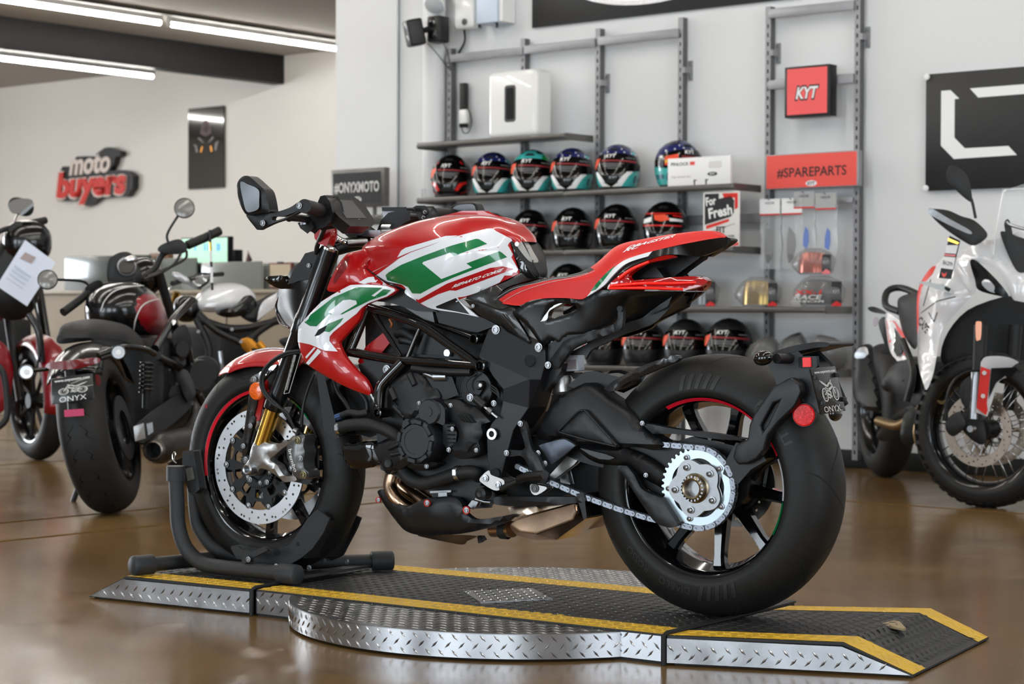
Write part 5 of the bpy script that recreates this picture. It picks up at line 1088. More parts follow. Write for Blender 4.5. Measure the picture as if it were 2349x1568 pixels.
# plate carrier
arm=prism(FB,'plate_arm',H_([(772,682),(790,612),(852,582),(862,505),(885,450),(990,300),(1082,250),(1132,282),(1142,330),(1112,398),(1090,424),(1020,490),(962,562),(942,640),(900,690),(850,715),(800,720)]),.112,.142,M['sat'],bike,bevel=.005,holes=[H_([(992,390),(1022,378),(962,500),(932,545),(922,512)])],seg=3)
panel(FB,'arm_pocket',H_([(980,385,.128),(1030,370,.128),(965,510,.128),(925,555,.128),(915,515,.128)]),M['satd'],arm,th=.004)
prism(FB,'axle_clamp',H_([(760,690),(800,620),(900,640),(930,690),(860,730),(800,800),(740,760)]),.03,.12,M['satd'],bike,bevel=.008)
prism(FB,'axle_dark_housing',H_([(400,640),(560,590),(780,640),(860,740),(840,860),(760,960),(560,1000),(440,920)]),-.03,.06,M['satd'],bike,bevel=.01)
pc=prism(FB,'plate_carrier',H_([(985,190),(1040,150),(1120,130),(1180,190),(1200,250),(1262,395),(1230,420),(1180,385),(1135,285),(1082,252),(1020,268),(1010,230)]),-.02,.10,M['sat'],bike,bevel=.008)
panel(FB,'plate_hood',H_([(988,116,.10),(1100,80,.10),(1210,62,.08),(1282,64,.06),(1282,84,.06),(1215,92,.08),(1130,108,.10),(1060,122,.105),(1010,132,.105)]),M['sat'],bike,back=-.09,rnd_=.003)
def ellipsoid(nm,crop_,x,y,lat,rx,ry,rz,m,parent,tilt=0.,n=12):
    q=crop_([(x,y)])[0];c=FB.px(q[0],q[1],lat);mb=MB();mb.ball((0,0,0),1,n,(rx,ry,rz));ca,sa=math.cos(tilt),math.sin(tilt);mb.v=[(c[0]+p[0]*ca+p[2]*sa,c[1]+p[1],c[2]-p[0]*sa+p[2]*ca) for p in mb.v];return mb.obj(nm,m,parent,sharp=0)
tubepx('turn_signal_stalk',H_,[(1080,150,.10),(1010,150,.15)],.012,M['blackpl'],smooth=0);ellipsoid('turn_signal',H_,938,148,.17,.024,.018,.017,M['blackgl'],bike,.2)
prism(FB,'side_marker_housing',H_([(1130,150),(1145,142),(1218,142),(1222,192),(1200,200),(1132,196)]),.085,.10,M['blackpl'],bike,bevel=.002);mk=prism(FB,'side_marker',H_([(1150,147),(1188,146),(1190,192),(1152,193)]),.10,.105,mat('marker_red',(232,26,30),.2,emit=.12),bike,bevel=.001)
q=H_([(1157,453)])[0];rc_=FB.px(q[0],q[1],.11);ax=(-.25,1,.0);m_=MB();m_.lathe([(.0255,-.006),(.0255,.003),(.023,.004),(.023,.005),(0,.0052)],rc_,ax,36);rf=m_.obj('red_reflector',mat('reflector_red',(224,16,22),.22,coat=.6,nz=(260,.35),emit=.06),bike);m_=MB();m_.lathe([(.0275,-.012),(.0275,-.002),(.0255,-.002)],rc_,ax,36);m_.obj('reflector_rim',M['blackpl'],rf)
prism(FB,'reflector_bracket',H_([(1170,385),(1230,365),(1235,405),(1200,440)]),.02,.09,M['satd'],bike,bevel=.003)
# number plate facing back
def quadplane(pts,x):return [FB.pxx(a,b,x) for a,b in H_(pts)]
xp=-.365;pq=quadplane([(1190,205),(1325,190),(1382,430),(1250,450)],xp)
def shear_pt(u,v):a,b,c,d=pq;return a*(1-u)*(1-v)+b*u*(1-v)+c*u*v+d*(1-u)*v
pn=np.cross(pq[1]-pq[0],pq[3]-pq[0]);pn /= np.linalg.norm(pn);pn=pn if pn[0]<0 else -pn
mb=MB();mb.hexa([pq[k]-pn*.004 for k in (3,2,1,0)],[pq[k] for k in (3,2,1,0)]);np_=mb.obj('number_plate',mat('plate_black',(26,26,27),.3,coat=.3),bike,bevel=.0015)
def on_plate(nm,s,u0,u1,v0,h,m,sh=0.,bold=.02):
    V,Fc=text2d(s,bold,sh);w=V[:,0].max();P=[shear_pt(u0+(u1-u0)*p[0]/w,v0-h*p[1])+pn*.0012 for p in V];mb=MB();mb.add(P,Fc);return mb.obj(nm,m,np_,sharp=0,fix=False)
on_plate('plate_lettering','www.onyxmoto.com',.10,.92,.115,.06,M['white']);on_plate('plate_lettering','ONYX',.14,.80,.97,.13,M['white'],0,-.005);on_plate('plate_lettering','MOTO',.62,.86,1.0 if False else .985,.03,M['white'],0,0)
def plate_art(fn,par,m,seed):
    """a small line drawing of a motorcycle"""
    mb=MB()
    def stroke(pts,w):
        for (a,b) in zip(pts[:-1],pts[1:]):
            a=np.array(a,float);b=np.array(b,float);d=b-a;L_=np.hypot(*d)+1e-9;t=np.array([-d[1],d[0]])/L_*w/2;mb.add([fn(*(a+t)),fn(*(b+t)),fn(*(b-t)),fn(*(a-t))],[(0,1,2,3)])
    for cx in (.18,.82):
        for r,w in ((.155,.05),(.095,.018)):stroke([(cx+r*math.cos(t),.70+r*1.5*math.sin(t)) for t in np.linspace(0,2*PI,19)],w)
    for pts,w in (([(.18,.7),(.36,.55),(.55,.62),(.46,.84),(.30,.78)],.05),([(.82,.7),(.70,.36),(.62,.22),(.70,.20)],.045),([(.70,.34),(.55,.28),(.42,.40),(.30,.34),(.10,.22)],.08),([(.10,.22),(.02,.16)],.04),([(.45,.52),(.60,.48),(.68,.42)],.09),([(.84,.44),(.98,.60)],.035),([(.34,.66),(.58,.80)],.07),([(.26,.42),(.42,.52)],.04)):stroke(pts,w)
    k=mb.obj('plate_drawing',m,par,fix=False,sharp=0);return k
plate_art(lambda u,v:shear_pt(.20+.66*u,.17+.60*v)+pn*.0012,np_,M['offw'],1)
for u,v in ((.08,.19),(.92,.19),(.10,.76),(.98,.74)):c=shear_pt(u,v);m_=MB();m_.box(c+pn*.003,(.008,.016,.010));m_.obj('plate_clip',M['blackpl'],np_,bevel=.001)
mb=MB();c=shear_pt(.75,1.04);mb.ball((c[0]+.012,c[1],c[2]),1,10,(.012,.03,.018));mb.obj('plate_lamp',M['blackgl'],bike,sharp=0)
# ---------------------------------------------------------------- shrouds, fork, fender, headlight, bars
sh=panel(FB,'radiator_shroud',A_([(690,1000,.150),(725,955,.155),(830,845,.158),(940,778,.160),(1010,742,.160),(1090,738,.158),(1230,745,.152),(1285,768,.148),(1290,780,.147),(1240,815,.146),(1120,858,.144),(1080,900,.142),(1060,955,.14),(1010,1015,.14),(958,1075,.142),(940,1110,.142),(975,1190,.15),(1040,1270,.155),(1100,1330,.155),(1130,1395,.152),(1128,1420,.150),(1110,1424,.150),(980,1375,.152),(840,1300,.152),(740,1235,.150),(700,1170,.148),(682,1080,.148)]),M['redp'],bike,inner=A_([(850,1000,.170),(1050,850,.163),(800,1090,.172),(900,1200,.176),(1030,1330,.168)]),th=.012,rnd_=.006,res=.007,dep=.003)
shb=bvh_of(sh)
def sdec(nm,pts,m,off,smooth=False,holes=()):return decal(FB,nm,sh,pts,m,sh,off+.0008,5.,smooth,4,holes,shb)
sdec('white_decal',A_([(688,1002),(726,956),(830,847),(940,780),(1010,744),(1090,740),(1230,747),(1284,769),(1288,780),(1238,814),(1120,857),(1080,885),(1050,920),(985,970),(905,1035),(882,1062),(880,1090),(932,1156),(850,1150),(760,1112),(684,1096),(684,1050)]),M['whitep'],.0008)
sdec('green_decal',A_([(724,975),(755,935),(905,820),(1050,756),(1210,760),(1140,810),(1160,815),(1215,770),(1262,775),(1230,805),(1130,840),(1000,905),(960,925),(880,925),(875,912),(1050,855),(1045,840),(1000,834),(965,840),(880,920),(800,1000),(760,998)]),M['greenp'],.0014)
sdec('white_block',A_([(872,912),(965,838),(1010,834),(1048,845),(1050,862),(945,925),(900,925)]),M['whitep'],.0019)
sdec('green_decal',A_([(845,1030),(870,985),(968,946),(950,975),(900,1020),(880,1036)]),M['greenp'],.0014)
sdec('vent_slot',A_([(787,1062),(812,1020),(866,992),(850,1030),(815,1055)]),M['slot'],.0016)
sdec('white_bar',A_([(730,1190),(785,1128),(795,1134),(738,1200)]),M['whitep'],.0012);sdec('white_bar',A_([(735,1228),(808,1138),(830,1156),(752,1240)]),M['whitep'],.0012)
sc2=panel(FB,'tank_scoop',A_([(860,770,.135),(885,700,.135),(935,610,.13),(985,550,.12),(1040,535,.11),(1165,503,.085,'s'),(1150,545,.105),(1110,605,.112),(1100,640,.115,'s'),(1160,690,.118),(1240,745,.124),(1200,752,.126),(1090,745,.132),(1010,752,.136),(940,782,.136),(895,786,.134)]),M['redp'],bike,inner=A_([(1040,640,.150),(980,700,.152),(950,640,.142)]),th=.012,rnd_=.006,dep=.004,res=.007)
scb=bvh_of(sc2);decal(FB,'scoop_mouth_shade',sc2,A_([(905,715),(930,650),(970,590),(1000,566),(1005,585),(985,640),(940,700),(912,735)]),mat('shaded_red',(120,6,10),.3,coat=.6),sc2,.0006,8.,True,4,(),scb)  # mouth laid on as a darker red decal, its shade put into the colour
decal(FB,'white_decal',sc2,A_([(1060,728),(1120,695),(1170,690),(1238,743),(1180,746),(1090,737)]),M['whitep'],sc2,.0009,8.,False,4,(),scb)
# fork: outer tubes, stanchions, axle lugs, both sides
def fork(l,side):
    up=lambda a,b:FB.px(*A_([(a,b)])[0],.105)
    top=up(885,520);lo=FB.px(*D_([(558,430)])[0],.105);bt=FB.px(*D_([(490,640)])[0],.105)
    def L(p):return np.array([p[0],l,p[2]])
    ax=np.array([1.39,l,.304]);top,lo,bt=L(top),L(lo),L(bt);d=(top-lo)/np.linalg.norm(top-lo)
    m_=MB();Lt=np.linalg.norm(top-lo);m_.lathe([(.0,0),(.027,0),(.0285,.004),(.0285,.03),(.0262,.06),(.0262,Lt*.47),(.0285,Lt*.48),(.0285,Lt*.58),(.0262,Lt*.59),(.0262,Lt-.03),(.028,Lt-.03),(.028,Lt)],lo,d,28);f=m_.obj('fork_tube',M['sat'] if False else mat('fork_black',(16,17,19),.22,coat=.3),bike,sharp=40)
    m_=MB();m_.lathe([(.028,0),(.028,.006),(.022,.012),(.012,.013),(.010,.018),(0,.018)],top,d,24);m_.obj('fork_cap',M['chrome'],f,sharp=40)
    m_=MB();m_.lathe([(.0215,-.005),(.0215,np.linalg.norm(lo-bt)+.005)],bt,(lo-bt)/np.linalg.norm(lo-bt),28);m_.obj('fork_stanchion',M['gold'],bike)
    return f
f1=fork(.105,1);fork(-.105,-1)
# lettering strip on the tube
q=[FB.px(a,b,.131) for a,b in A_([(596,1415),(628,1415),(705,1130),(665,1175)])]
tubepx('sticker_outline',A_,[(598,1418,.129),(630,1412,.125),(706,1160,.122)],.0009,M['offw'],f1,6);tubepx('sticker_outline',A_,[(598,1418,.129),(668,1180,.127)],.0009,M['offw'],f1,6)
a,b,c=[FB.px(*A_([p])[0],.130) for p in ((612,1400),(672,1170),(630,1405))]
for k in range(2):text_on('sticker_lettering','WARNING DO NOT OPEN HIGH PRESSURE',(a+b)/2+(c-a)*(k*.5-.2)+np.array([0,.002,0]),b-a,-(c-a),.0045,M['offw'],f1,width=np.linalg.norm(b-a)*.95)
al_=panel(FB,'axle_lug',D_([(380,830,.105),(372,800,.108),(385,765,.112),(402,740,.115),(410,690,.118),(440,622,.122),(470,628,.124),(545,650,.124),(600,640,.12),(632,622,.115),(640,650,.112),(600,680,.115),(560,715,.118),(530,745,.12),(570,780,.118),(590,812,.115),(618,845,.11),(662,848,.105),(690,856,.10),(690,875,.10),(640,884,.10),(615,880,.104),(560,838,.112),(510,808,.116),(470,800,.118),(452,822,.118),(435,842,.116),(400,845,.11)]),M['cast'],bike,holes=[D_([(580,730,.11),(610,690,.11),(636,672,.108),(632,740,.106),(650,800,.104),(648,838,.104),(625,835,.106),(598,800,.11),(578,765,.112)])],inner=D_([(450,700,.130),(520,770,.126)]),th=.03,rnd_=.006)
q=D_([(412,805)])[0];c=FB.px(q[0],q[1],.128);m_=MB();m_.lathe([(.0,-.004),(.0085,-.004),(.0085,.012),(.0125,.014),(.0155,.010),(.016,-.02)],c,(0,1,0),28);m_.obj('axle_end',M['steel'],bike,sharp=30)
text_px(FB,'lug_lettering','MV',D_([(428,668),(462,662),(432,655)]),bvh_of(al_),M['galv'],al_,.02,.3)
# caliper
cal=panel(FB,'brake_caliper',D_([(640,640,.115),(668,600,.118),(690,596,.12,'s'),(735,592,.12),(745,610,.12),(735,660,.122),(745,700,.122),(735,760,.122),(742,800,.12),(765,825,.118),(765,858,.115),(735,868,.115),(700,860,.118),(672,840,.12),(665,800,.122),(645,760,.124),(632,710,.122)]),M['calip'],bike,inner=D_([(680,720,.134),(700,640,.126)]),th=.05,rnd_=.007)
text_arc  # noqa
V,Fc=text2d('brembo',.012);w=V[:,0].max();P_=[];a,b,c=[np.array(q[:2]) for q in D_([(652,682),(690,822),(668,675)])]
mid=lambda t:a+(b-a)*t+np.array([-2.2,0])*math.sin(PI*t)
nv=(b-a)/np.linalg.norm(b-a);up=np.array([nv[1],-nv[0]])
P_=[mid(v[0]/w)+up*v[1]*8.2 for v in V];T_=[(f[0],f[i],f[i+1]) for f in Fc for i in range(1,len(f)-1)]
lay(FB,'caliper_lettering',P_,T_,bvh_of(cal),M['white'],cal,.0012)
for x,y in ((712,625),(748,838)):blt(D_,x,y,.126,.0105,cal,mat('bolt_bronze',(120,112,84),.3,1),.006)
blt(D_,728,738,.124,.0085,cal,M['alu'],.005)
for k in range(4):q=D_([(752+8*(k % 2),650+k*48)])[0];c=FB.px(q[0],q[1],.085);m_=MB();m_.lathe([(0,-.006),(.008,-.006),(.008,.006),(0,.006)],c,(1,0,0),14);m_.obj('pad_piston',mat('pad_copper',(150,82,54),.4,.6),cal)
prism(FB,'caliper_outer_half',D_([(735,592),(770,620),(790,700),(795,860),(770,890),(700,872),(742,800),(745,700)]),.045,.075,M['satd'],cal,bevel=.005)
tubepx('brake_banjo',D_,[(690,560,.12),(712,572,.12)],.008,M['steel'],cal,10)
# hoses down the fork
tubepx('brake_hose',D_,[(720,68,.13),(640,82,.14),(560,125,.15),(500,190,.155),(480,260,.155),(500,330,.15),(560,400,.145),(640,450,.135),(680,530,.125),(700,565,.12)],.0042,M['cable'],n=8,smooth=6)
tubepx('brake_hose',D_,[(720,80,.125),(650,92,.135),(570,130,.145),(510,200,.15),(495,270,.15),(520,340,.145),(600,420,.14),(660,500,.125),(690,555,.12)],.0042,M['cable'],n=8,smooth=6)
tubepx('brake_hose',D_,[(812,215,.10),(780,290,.11),(750,390,.115),(738,470,.118),(735,540,.115)],.0042,M['cable'],n=8,smooth=5)
# fender
def arcpts(c,R,a0,a1,n):return [(c[0]-R*math.sin(math.radians(a0+(a1-a0)*i/n)),c[2]+R*math.cos(math.radians(a0+(a1-a0)*i/n))) for i in range(n+1)]
def fender_shell(nm,c,R,half,a0,a1,drop,m,parent,n=28,k=9,th=.003,taper=lambda t:1.):
    mb=MB();V=[]
    for i in range(n+1):
        t=i/n;a=math.radians(a0+(a1-a0)*t);tw=taper(t)
        for j in range(k+1):
            s=-1+2*j/k;r=R-drop*tw*abs(s)**2.6;y=half*tw*s;V.append((c[0]-r*math.sin(a),y,c[2]+r*math.cos(a)))
    w=k+1;f=[(i*w+j,i*w+j+1,(i+1)*w+j+1,(i+1)*w+j) for i in range(n) for j in range(k)];mb.add(V,f)
    o=mb.obj(nm,m,parent,sharp=60,fix=False);md=o.modifiers.new('s','SOLIDIFY');md.thickness=th;md.offset=1;return o
fd=fender_shell('front_fender',FC,.322,.074,-37,24,.045,M['redp'],bike,taper=lambda t:min(1,.35+2.6*t) if t<.25 else 1.)
fender_shell('fender_stripe',FC,.3262,.020,-20,6,.004,M['whitep'],fd,taper=lambda t:.30)
ss=panel(FB,'fender_stay',D_([(362,715,.10),(368,600,.108),(385,470,.115),(408,300,.125),(412,250,.128),(430,220,.13),(470,205,.13),(520,170,.128),(560,155,.122),(588,160,.118),(570,190,.12),(530,215,.125),(500,245,.127),(470,300,.124),(450,400,.118),(435,470,.114),(440,500,.112),(400,640,.108),(392,700,.104)]),M['carbon'],bike,th=.01,rnd_=.004)
pn_=panel(FB,'stay_cap',D_([(415,262,.132),(420,232,.134),(450,215,.134),(520,178,.132),(575,156,.126),(560,185,.13),(520,215,.132),(490,238,.133),(470,262,.133)]),M['chrome'],ss,th=.004,rnd_=.003,dep=.002)
for x,y,l in ((442,246,.137),(527,202,.136),(418,535,.118),(374,660,.112),(388,742,.11),(415,868,.10),(520,885,.10)):blt(D_,x,y,l,.0075,ss)
panel(FB,'red_guard',D_([(425,470,.108),(440,390,.112),(465,370,.112),(510,250,.112),(520,300,.108),(490,420,.10),(470,500,.10),(440,500,.104)]),M['redp'],bike,th=.006)
q=D_([(455,320)])[0];c=FB.px(q[0],q[1],.14);m_=MB();m_.lathe([(.024,-.008),(.0245,.002),(.022,.0055),(.012,.008),(0,.0085)],c,(.05,1,0),32);m_.obj('amber_reflector',mat('amber_reflector',(226,96,24),.2,coat=.6,nz=(240,.35),emit=.06),bike)
# headlight shell
M['hlb']=mat('headlight_black',(10,10,11),.32,coat=.1)
hl=panel(FB,'headlight_shell',A_([(545,860,.0),(555,800,.02),(565,770,.05),(600,730,.085),(640,650,.10),(700,600,.105),(770,560,.11),(812,540,.112),(805,620,.115),(790,680,.115),(740,790,.115),(700,900,.11),(660,960,.10),(632,1005,.06),(590,980,.03),(560,930,.0)]),M['hlb'],bike,inner=A_([(640,850,.10),(700,700,.118)]),mode='sq',th=0,mirror=True,res=.010)
prism(FB,'headlight_cowl',A_([(735,560),(790,545),(815,560),(800,650),(770,690),(690,705),(640,720),(660,670),(700,620)]),.08,.122,M['satd'],hl,bevel=.006);blt(A_,752,623,.125,.0065,hl)
tubepx('headlight_rim',A_,[(565,820,.04),(548,870,.03),(556,935,.03),(580,985,.04),(630,1008,.06)],.003,mat('rim_tint',(120,110,112),.15,1),hl,8,4)
sg=panel(FB,'turn_signal',A_([(470,710,.135),(490,690,.138),(540,686,.138),(575,684,.135),(600,705,.125),(640,735,.11),(640,755,.11),(580,768,.125),(550,762,.13),(500,738,.135)]),M['blackgl'],bike,th=.02,rnd_=.006)
# top yoke, steering damper, keys
tubepx('top_yoke',A_,[(910,520,.10),(1000,495,.06),(1110,470,.0)],.020,M['satd'],smooth=3);tubepx('steering_damper',A_,[(985,485,.08),(1110,480,.03)],.012,M['alu'],n=16);tubepx('damper_rod',A_,[(910,440,.10),(940,462,.095),(985,480,.085)],.009,M['chrome'],smooth=3);prism(FB,'yoke_plate',A_([(1050,412),(1190,410),(1185,440),(1060,436)]),-.06,.03,M['steel'],bike,bevel=.003)
for x,y in ((925,462),(955,468)):
    q=A_([(x,y)])[0];m_=MB();m_.ball(FB.px(q[0],q[1],.105),.007,8);m_.obj('damper_ball',M['chrome'],bike,sharp=0)
tubepx('switch_cable',A_,[(850,390,.2),(830,440,.17),(805,500,.14),(800,545,.12)],.007,M['cable'],smooth=4);prism(FB,'red_reservoir',A_([(790,400),(872,390),(880,440),(860,490),(820,480),(795,450)]),.13,.16,M['redp'],bike,bevel=.004)
# dash
ds=[FB.pxx(*p,.985) for p in A_([(862,190),(1028,196),(1092,240),(1162,352),(1140,378),(1010,376),(940,320),(850,215)])]
prism_=MB();pn2=np.array([-.75,.05,.66]);pn2 /= np.linalg.norm(pn2)
cen=sum(ds)/len(ds)
ds=[FB.loc(CAM)+(p-FB.loc(CAM))*(((cen-FB.loc(CAM))@pn2)/((p-FB.loc(CAM))@pn2)) for p in ds]
k=len(ds);bk=[cen+(p-cen)*.9-pn2*.035 for p in ds];prism_.add(ds+bk,[tuple(range(k)),tuple(range(2*k-1,k-1,-1))]+[(i,(i+1) % k,(i+1) % k+k,i+k) for i in range(k)]);dash=prism_.obj('dash_display',mat('dash_bezel',(30,30,31),.35),bike,bevel=.002)
def on_dash(pts):o=FB.loc(CAM);return [o+(FB.pxx(*p,.98)-o)*(((cen-o)@pn2)/((FB.pxx(*p,.98)-o)@pn2)) for p in A_(pts)]
sq=on_dash([(908,215),(1020,222),(1110,330),(985,332)]);mb=MB();mb.add([p+pn2*.0012 for p in sq],[(0,1,2,3)]);mb.obj('screen',mat('screen_grey',(78,79,80),.35),dash)
a,b,c=on_dash([(1048,340),(1078,336),(1050,328)]);text_on('dash_lettering','MV',(a+b)/2+pn2*.001,b-a,c-a,.004,M['white'],dash,shear=.3)
prism(FB,'dash_cradle',A_([(880,300),(940,320),(1050,400),(1045,440),(1000,440),(930,380),(870,310)]),-.02,.06,M['blackpl'],bike,bevel=.004)
tubepx('dash_mount',A_,[(1000,375,.05),(1040,410,.05)],.010,M['chrome'])
# bars, grips, levers, mirrors: both sides share shape, the near one seen end on
LB=.36
tubepx('handlebar',A_,[(880,330,.15),(830,300,.24),(760,270,.33)],.0135,M['satd'],smooth=3);gr_=tubepx('handgrip',A_,[(826,285,.27),(780,268,.33),(725,255,.40)],.018,M['blkrub'],n=18)
prism(FB,'switch_block',A_([(742,320),(790,300),(830,205),(850,200),(875,235),(890,300),(880,345),(845,375),(760,388),(740,360)]),.22,.27,M['blackpl'],bike,bevel=.008)
tubepx('brake_lever',A_,[(628,330,.36),(640,325,.36),(700,330,.32),(745,335,.28)],.010,M['blackpl'],smooth=3);tubepx('lever_adjuster',A_,[(718,318,.29),(722,370,.29)],.008,M['steel']);prism(FB,'lever_perch',A_([(695,365),(760,350),(775,385),(745,415),(705,385)]),.25,.28,M['blackpl'],bike,bevel=.004)
blt(A_,902,300,.22,.006);blt(A_,858,355,.22,.006)
mstem=panel(FB,'mirror_stem',A_([(500,290,.42),(560,286,.415),(630,262,.41),(680,230,.405),(712,224,.40),(735,240,.40),(735,268,.40),(712,290,.40),(680,292,.405),(600,335,.41),(530,358,.415),(470,385,.42),(432,402,.42),(412,385,.42),(360,318,.425),(372,308,.425),(440,300,.42)]),M['satd'],bike,th=.016,rnd_=.004,holes=[A_([(528,320,.415),(590,318,.41),(680,285,.405),(620,318,.41),(530,345,.415)])]);blt(A_,694,252,.405,.0085,mstem);blt(A_,468,360,.424,.008,mstem)
mh=panel(FB,'mirror_housing',A_([(298,120,.45),(315,85,.45),(345,66,.45),(380,75,.448),(440,128,.446),(470,158,.445),(485,200,.443),(498,270,.44),(495,292,.44),(420,300,.442),(370,312,.445),(340,290,.447),(312,230,.45),(300,170,.45)]),M['satd'],bike,th=.035,rnd_=.006)
panel(FB,'mirror_glass',A_([(328,108,.4545),(380,122,.4535),(440,155,.4515),(444,225,.45),(440,270,.449),(400,290,.449),(365,285,.45),(345,220,.4525)]),mat('mirror_silver',(96,97,99),.2,1),mh,th=.002)
# far side bar end: clutch pot, switchgear, grip, mirror
pot2=prism(FB,'clutch_fluid_pot',A_([(1212,280),(1352,280),(1340,325),(1240,340),(1220,320)]),-.24,-.21,pot,bike,bevel=.003);prism(FB,'pot_cap',A_([(1208,266),(1356,264),(1356,281),(1210,281)]),-.245,-.205,M['blackpl'],pot2,bevel=.002)
prism(FB,'bar_clamp',A_([(1190,400),(1210,350),(1250,310),(1310,296),(1370,300),(1370,330),(1330,350),(1300,380),(1240,408)]),-.10,-.05,M['blackpl'],bike,bevel=.008);tubepx('clamp_bolt',A_,[(1215,392,-.045),(1270,392,-.045)],.012,M['chrome'])
prism(FB,'switchgear',A_([(1370,320),(1385,285),(1420,265),(1470,265),(1490,290),(1500,330),(1440,350),(1380,345)]),-.30,-.26,M['blackpl'],bike,bevel=.008)
for x,y in ((1475,292),(1402,328),(1465,325)):
    q=A_([(x,y)])[0];m_=MB();m_.lathe([(.009,-.01),(.009,.002),(.007,.004),(0,.004)],FB.px(q[0],q[1],-.258),(-.3,1,0),18);o=m_.obj('switch_button',M['blackpl'],bike);m_=MB();m_.lathe([(.0045,.0042),(.0035,.0042)],FB.px(q[0],q[1],-.258),(-.3,1,0),14,0,4.5);m_.obj('button_symbol',M['white'],o,fix=False)
tubepx('handgrip',A_,[(1490,305,-.30),(1560,305,-.36),(1640,308,-.42)],.018,M['blkrub'],n=16)
fm_=panel(FB,'mirror_housing',B_([(1000,160,-.42),(1030,115,-.42),(1080,90,-.42),(1190,82,-.42),(1225,95,-.42),(1242,130,-.42),(1236,160,-.42),(1120,175,-.42)]),M['satd'],bike,th=.03,rnd_=.005);panel(FB,'mirror_glass',B_([(1060,155,-.4165),(1085,105,-.4165),(1180,92,-.4165),(1215,102,-.4165),(1226,130,-.4165),(1222,155,-.4165)]),MATS['mirror_silver'],fm_,th=.002)
# ================================================================ helmets on the shelves
HZ=[0,.012,.035,.07,.105,.14,.17,.20,.225,.240,.2465]
HW=[.080,.094,.103,.110,.1135,.113,.106,.090,.064,.036,.004]
HFR=[.100,.128,.138,.141,.132,.118,.104,.084,.056,.030,.003]
HB=[.085,.100,.112,.124,.131,.131,.123,.104,.074,.040,.004]
def hshape(a,z,off=0.):
    """helmet skin at azimuth a (0 = front) and height z"""
    w=np.interp(z,HZ,HW);f=np.interp(z,HZ,HFR);b=np.interp(z,HZ,HB);c,s=math.cos(a),math.sin(a);rx=f if c>=0 else b;e=2.25
    k=(abs(c/(rx+off))**e+abs(s/(w+off))**e)**(-1/e)
    return np.array([k*c,k*s,z+off*.0])
_zs=[p[0] for p in cr([np.array([z]) for z in HZ],3)]
def hshell():
    mb=MB();n=36;V=[]
    for z in _zs:
        for i in range(n):V.append(hshape(2*PI*i/n,min(z,.2465)))
    m=len(_zs);mb.add(V,[(r*n+i,r*n+(i+1) % n,(r+1)*n+(i+1) % n,(r+1)*n+i) for r in range(m-1) for i in range(n)]+[tuple((m-1)*n+i for i in range(n)),tuple(i for i in reversed(range(n)))]);return mb
def hpatch(pts,off,res=.016):
    """printed or fitted patch: outline in (azimuth degrees to the wearer's left, height m)"""
    P=[(math.radians(a)*.12,z) for a,z in pts];D=[]
    for i in range(len(P)):
        a=np.array(P[i]);b=np.array(P[(i+1) % len(P)]);k=max(1,int(np.linalg.norm(b-a)/res));D+=[a+(b-a)*t/k for t in range(k)]
    V,T,_=cdt(D,(),res);mb=MB();mb.add([hshape(v[0]/.12,v[1],off) for v in V],T);return mb
def htext(s,a0,a1,z,h,off):
    V,Fc=text2d(s,.03,.2);w=V[:,0].max();mb=MB();mb.add([hshape(math.radians(a0+(a1-a0)*v[0]/w),z+v[1]*h,off) for v in V],Fc);return mb
M['hblack']=mat('helmet_black',(9,9,10),.18,coat=.5);M['hmatt']=mat('helmet_matt',(26,26,28),.5);M['hvis']=mat('visor_dark',(5,5,6),.1,spec=.35)
M['turq']=mat('helmet_turquoise',(66,178,174),.25,coat=.6);M['navy']=mat('helmet_navy',(26,34,92),.25,coat=.6);M['hgreen']=mat('helmet_green',(8,128,56),.25,coat=.6);M['hred']=mat('helmet_red',(214,30,26),.3,coat=.4)
M['orange']=mat('sticker_orange',(226,72,34),.45);M['yellow']=mat('sticker_yellow',(222,180,50),.45);M['txt']=mat('visor_print',(150,150,152),.5);M['hsil']=mat('helmet_silver',(150,150,152),.3,.5)
_HP={}
def hpart(key,fn):
    if key not in _HP:_HP[key]=fn()
    return _HP[key]
def hadd(root,key,name,fn,m,parent=None):
    k=(key,m.name)
    if k not in _HP:
        o=fn().obj(name,m,parent or root,sharp=40,merge=0);_HP[k]=o.data;return o
    return link(name,_HP[k],parent or root)
VIS=[(-72,.102),(-78,.136),(-70,.174),(-40,.188),(0,.192),(40,.188),(70,.174),(78,.136),(72,.102),(45,.092),(0,.086),(-45,.092)]
STARS=[(-50,.192),(-22,.198),(8,.194),(36,.196),(60,.190),(-36,.212),(0,.216),(30,.214),(78,.182),(96,.19),(70,.206),(-80,.186),(110,.165),(92,.165)]
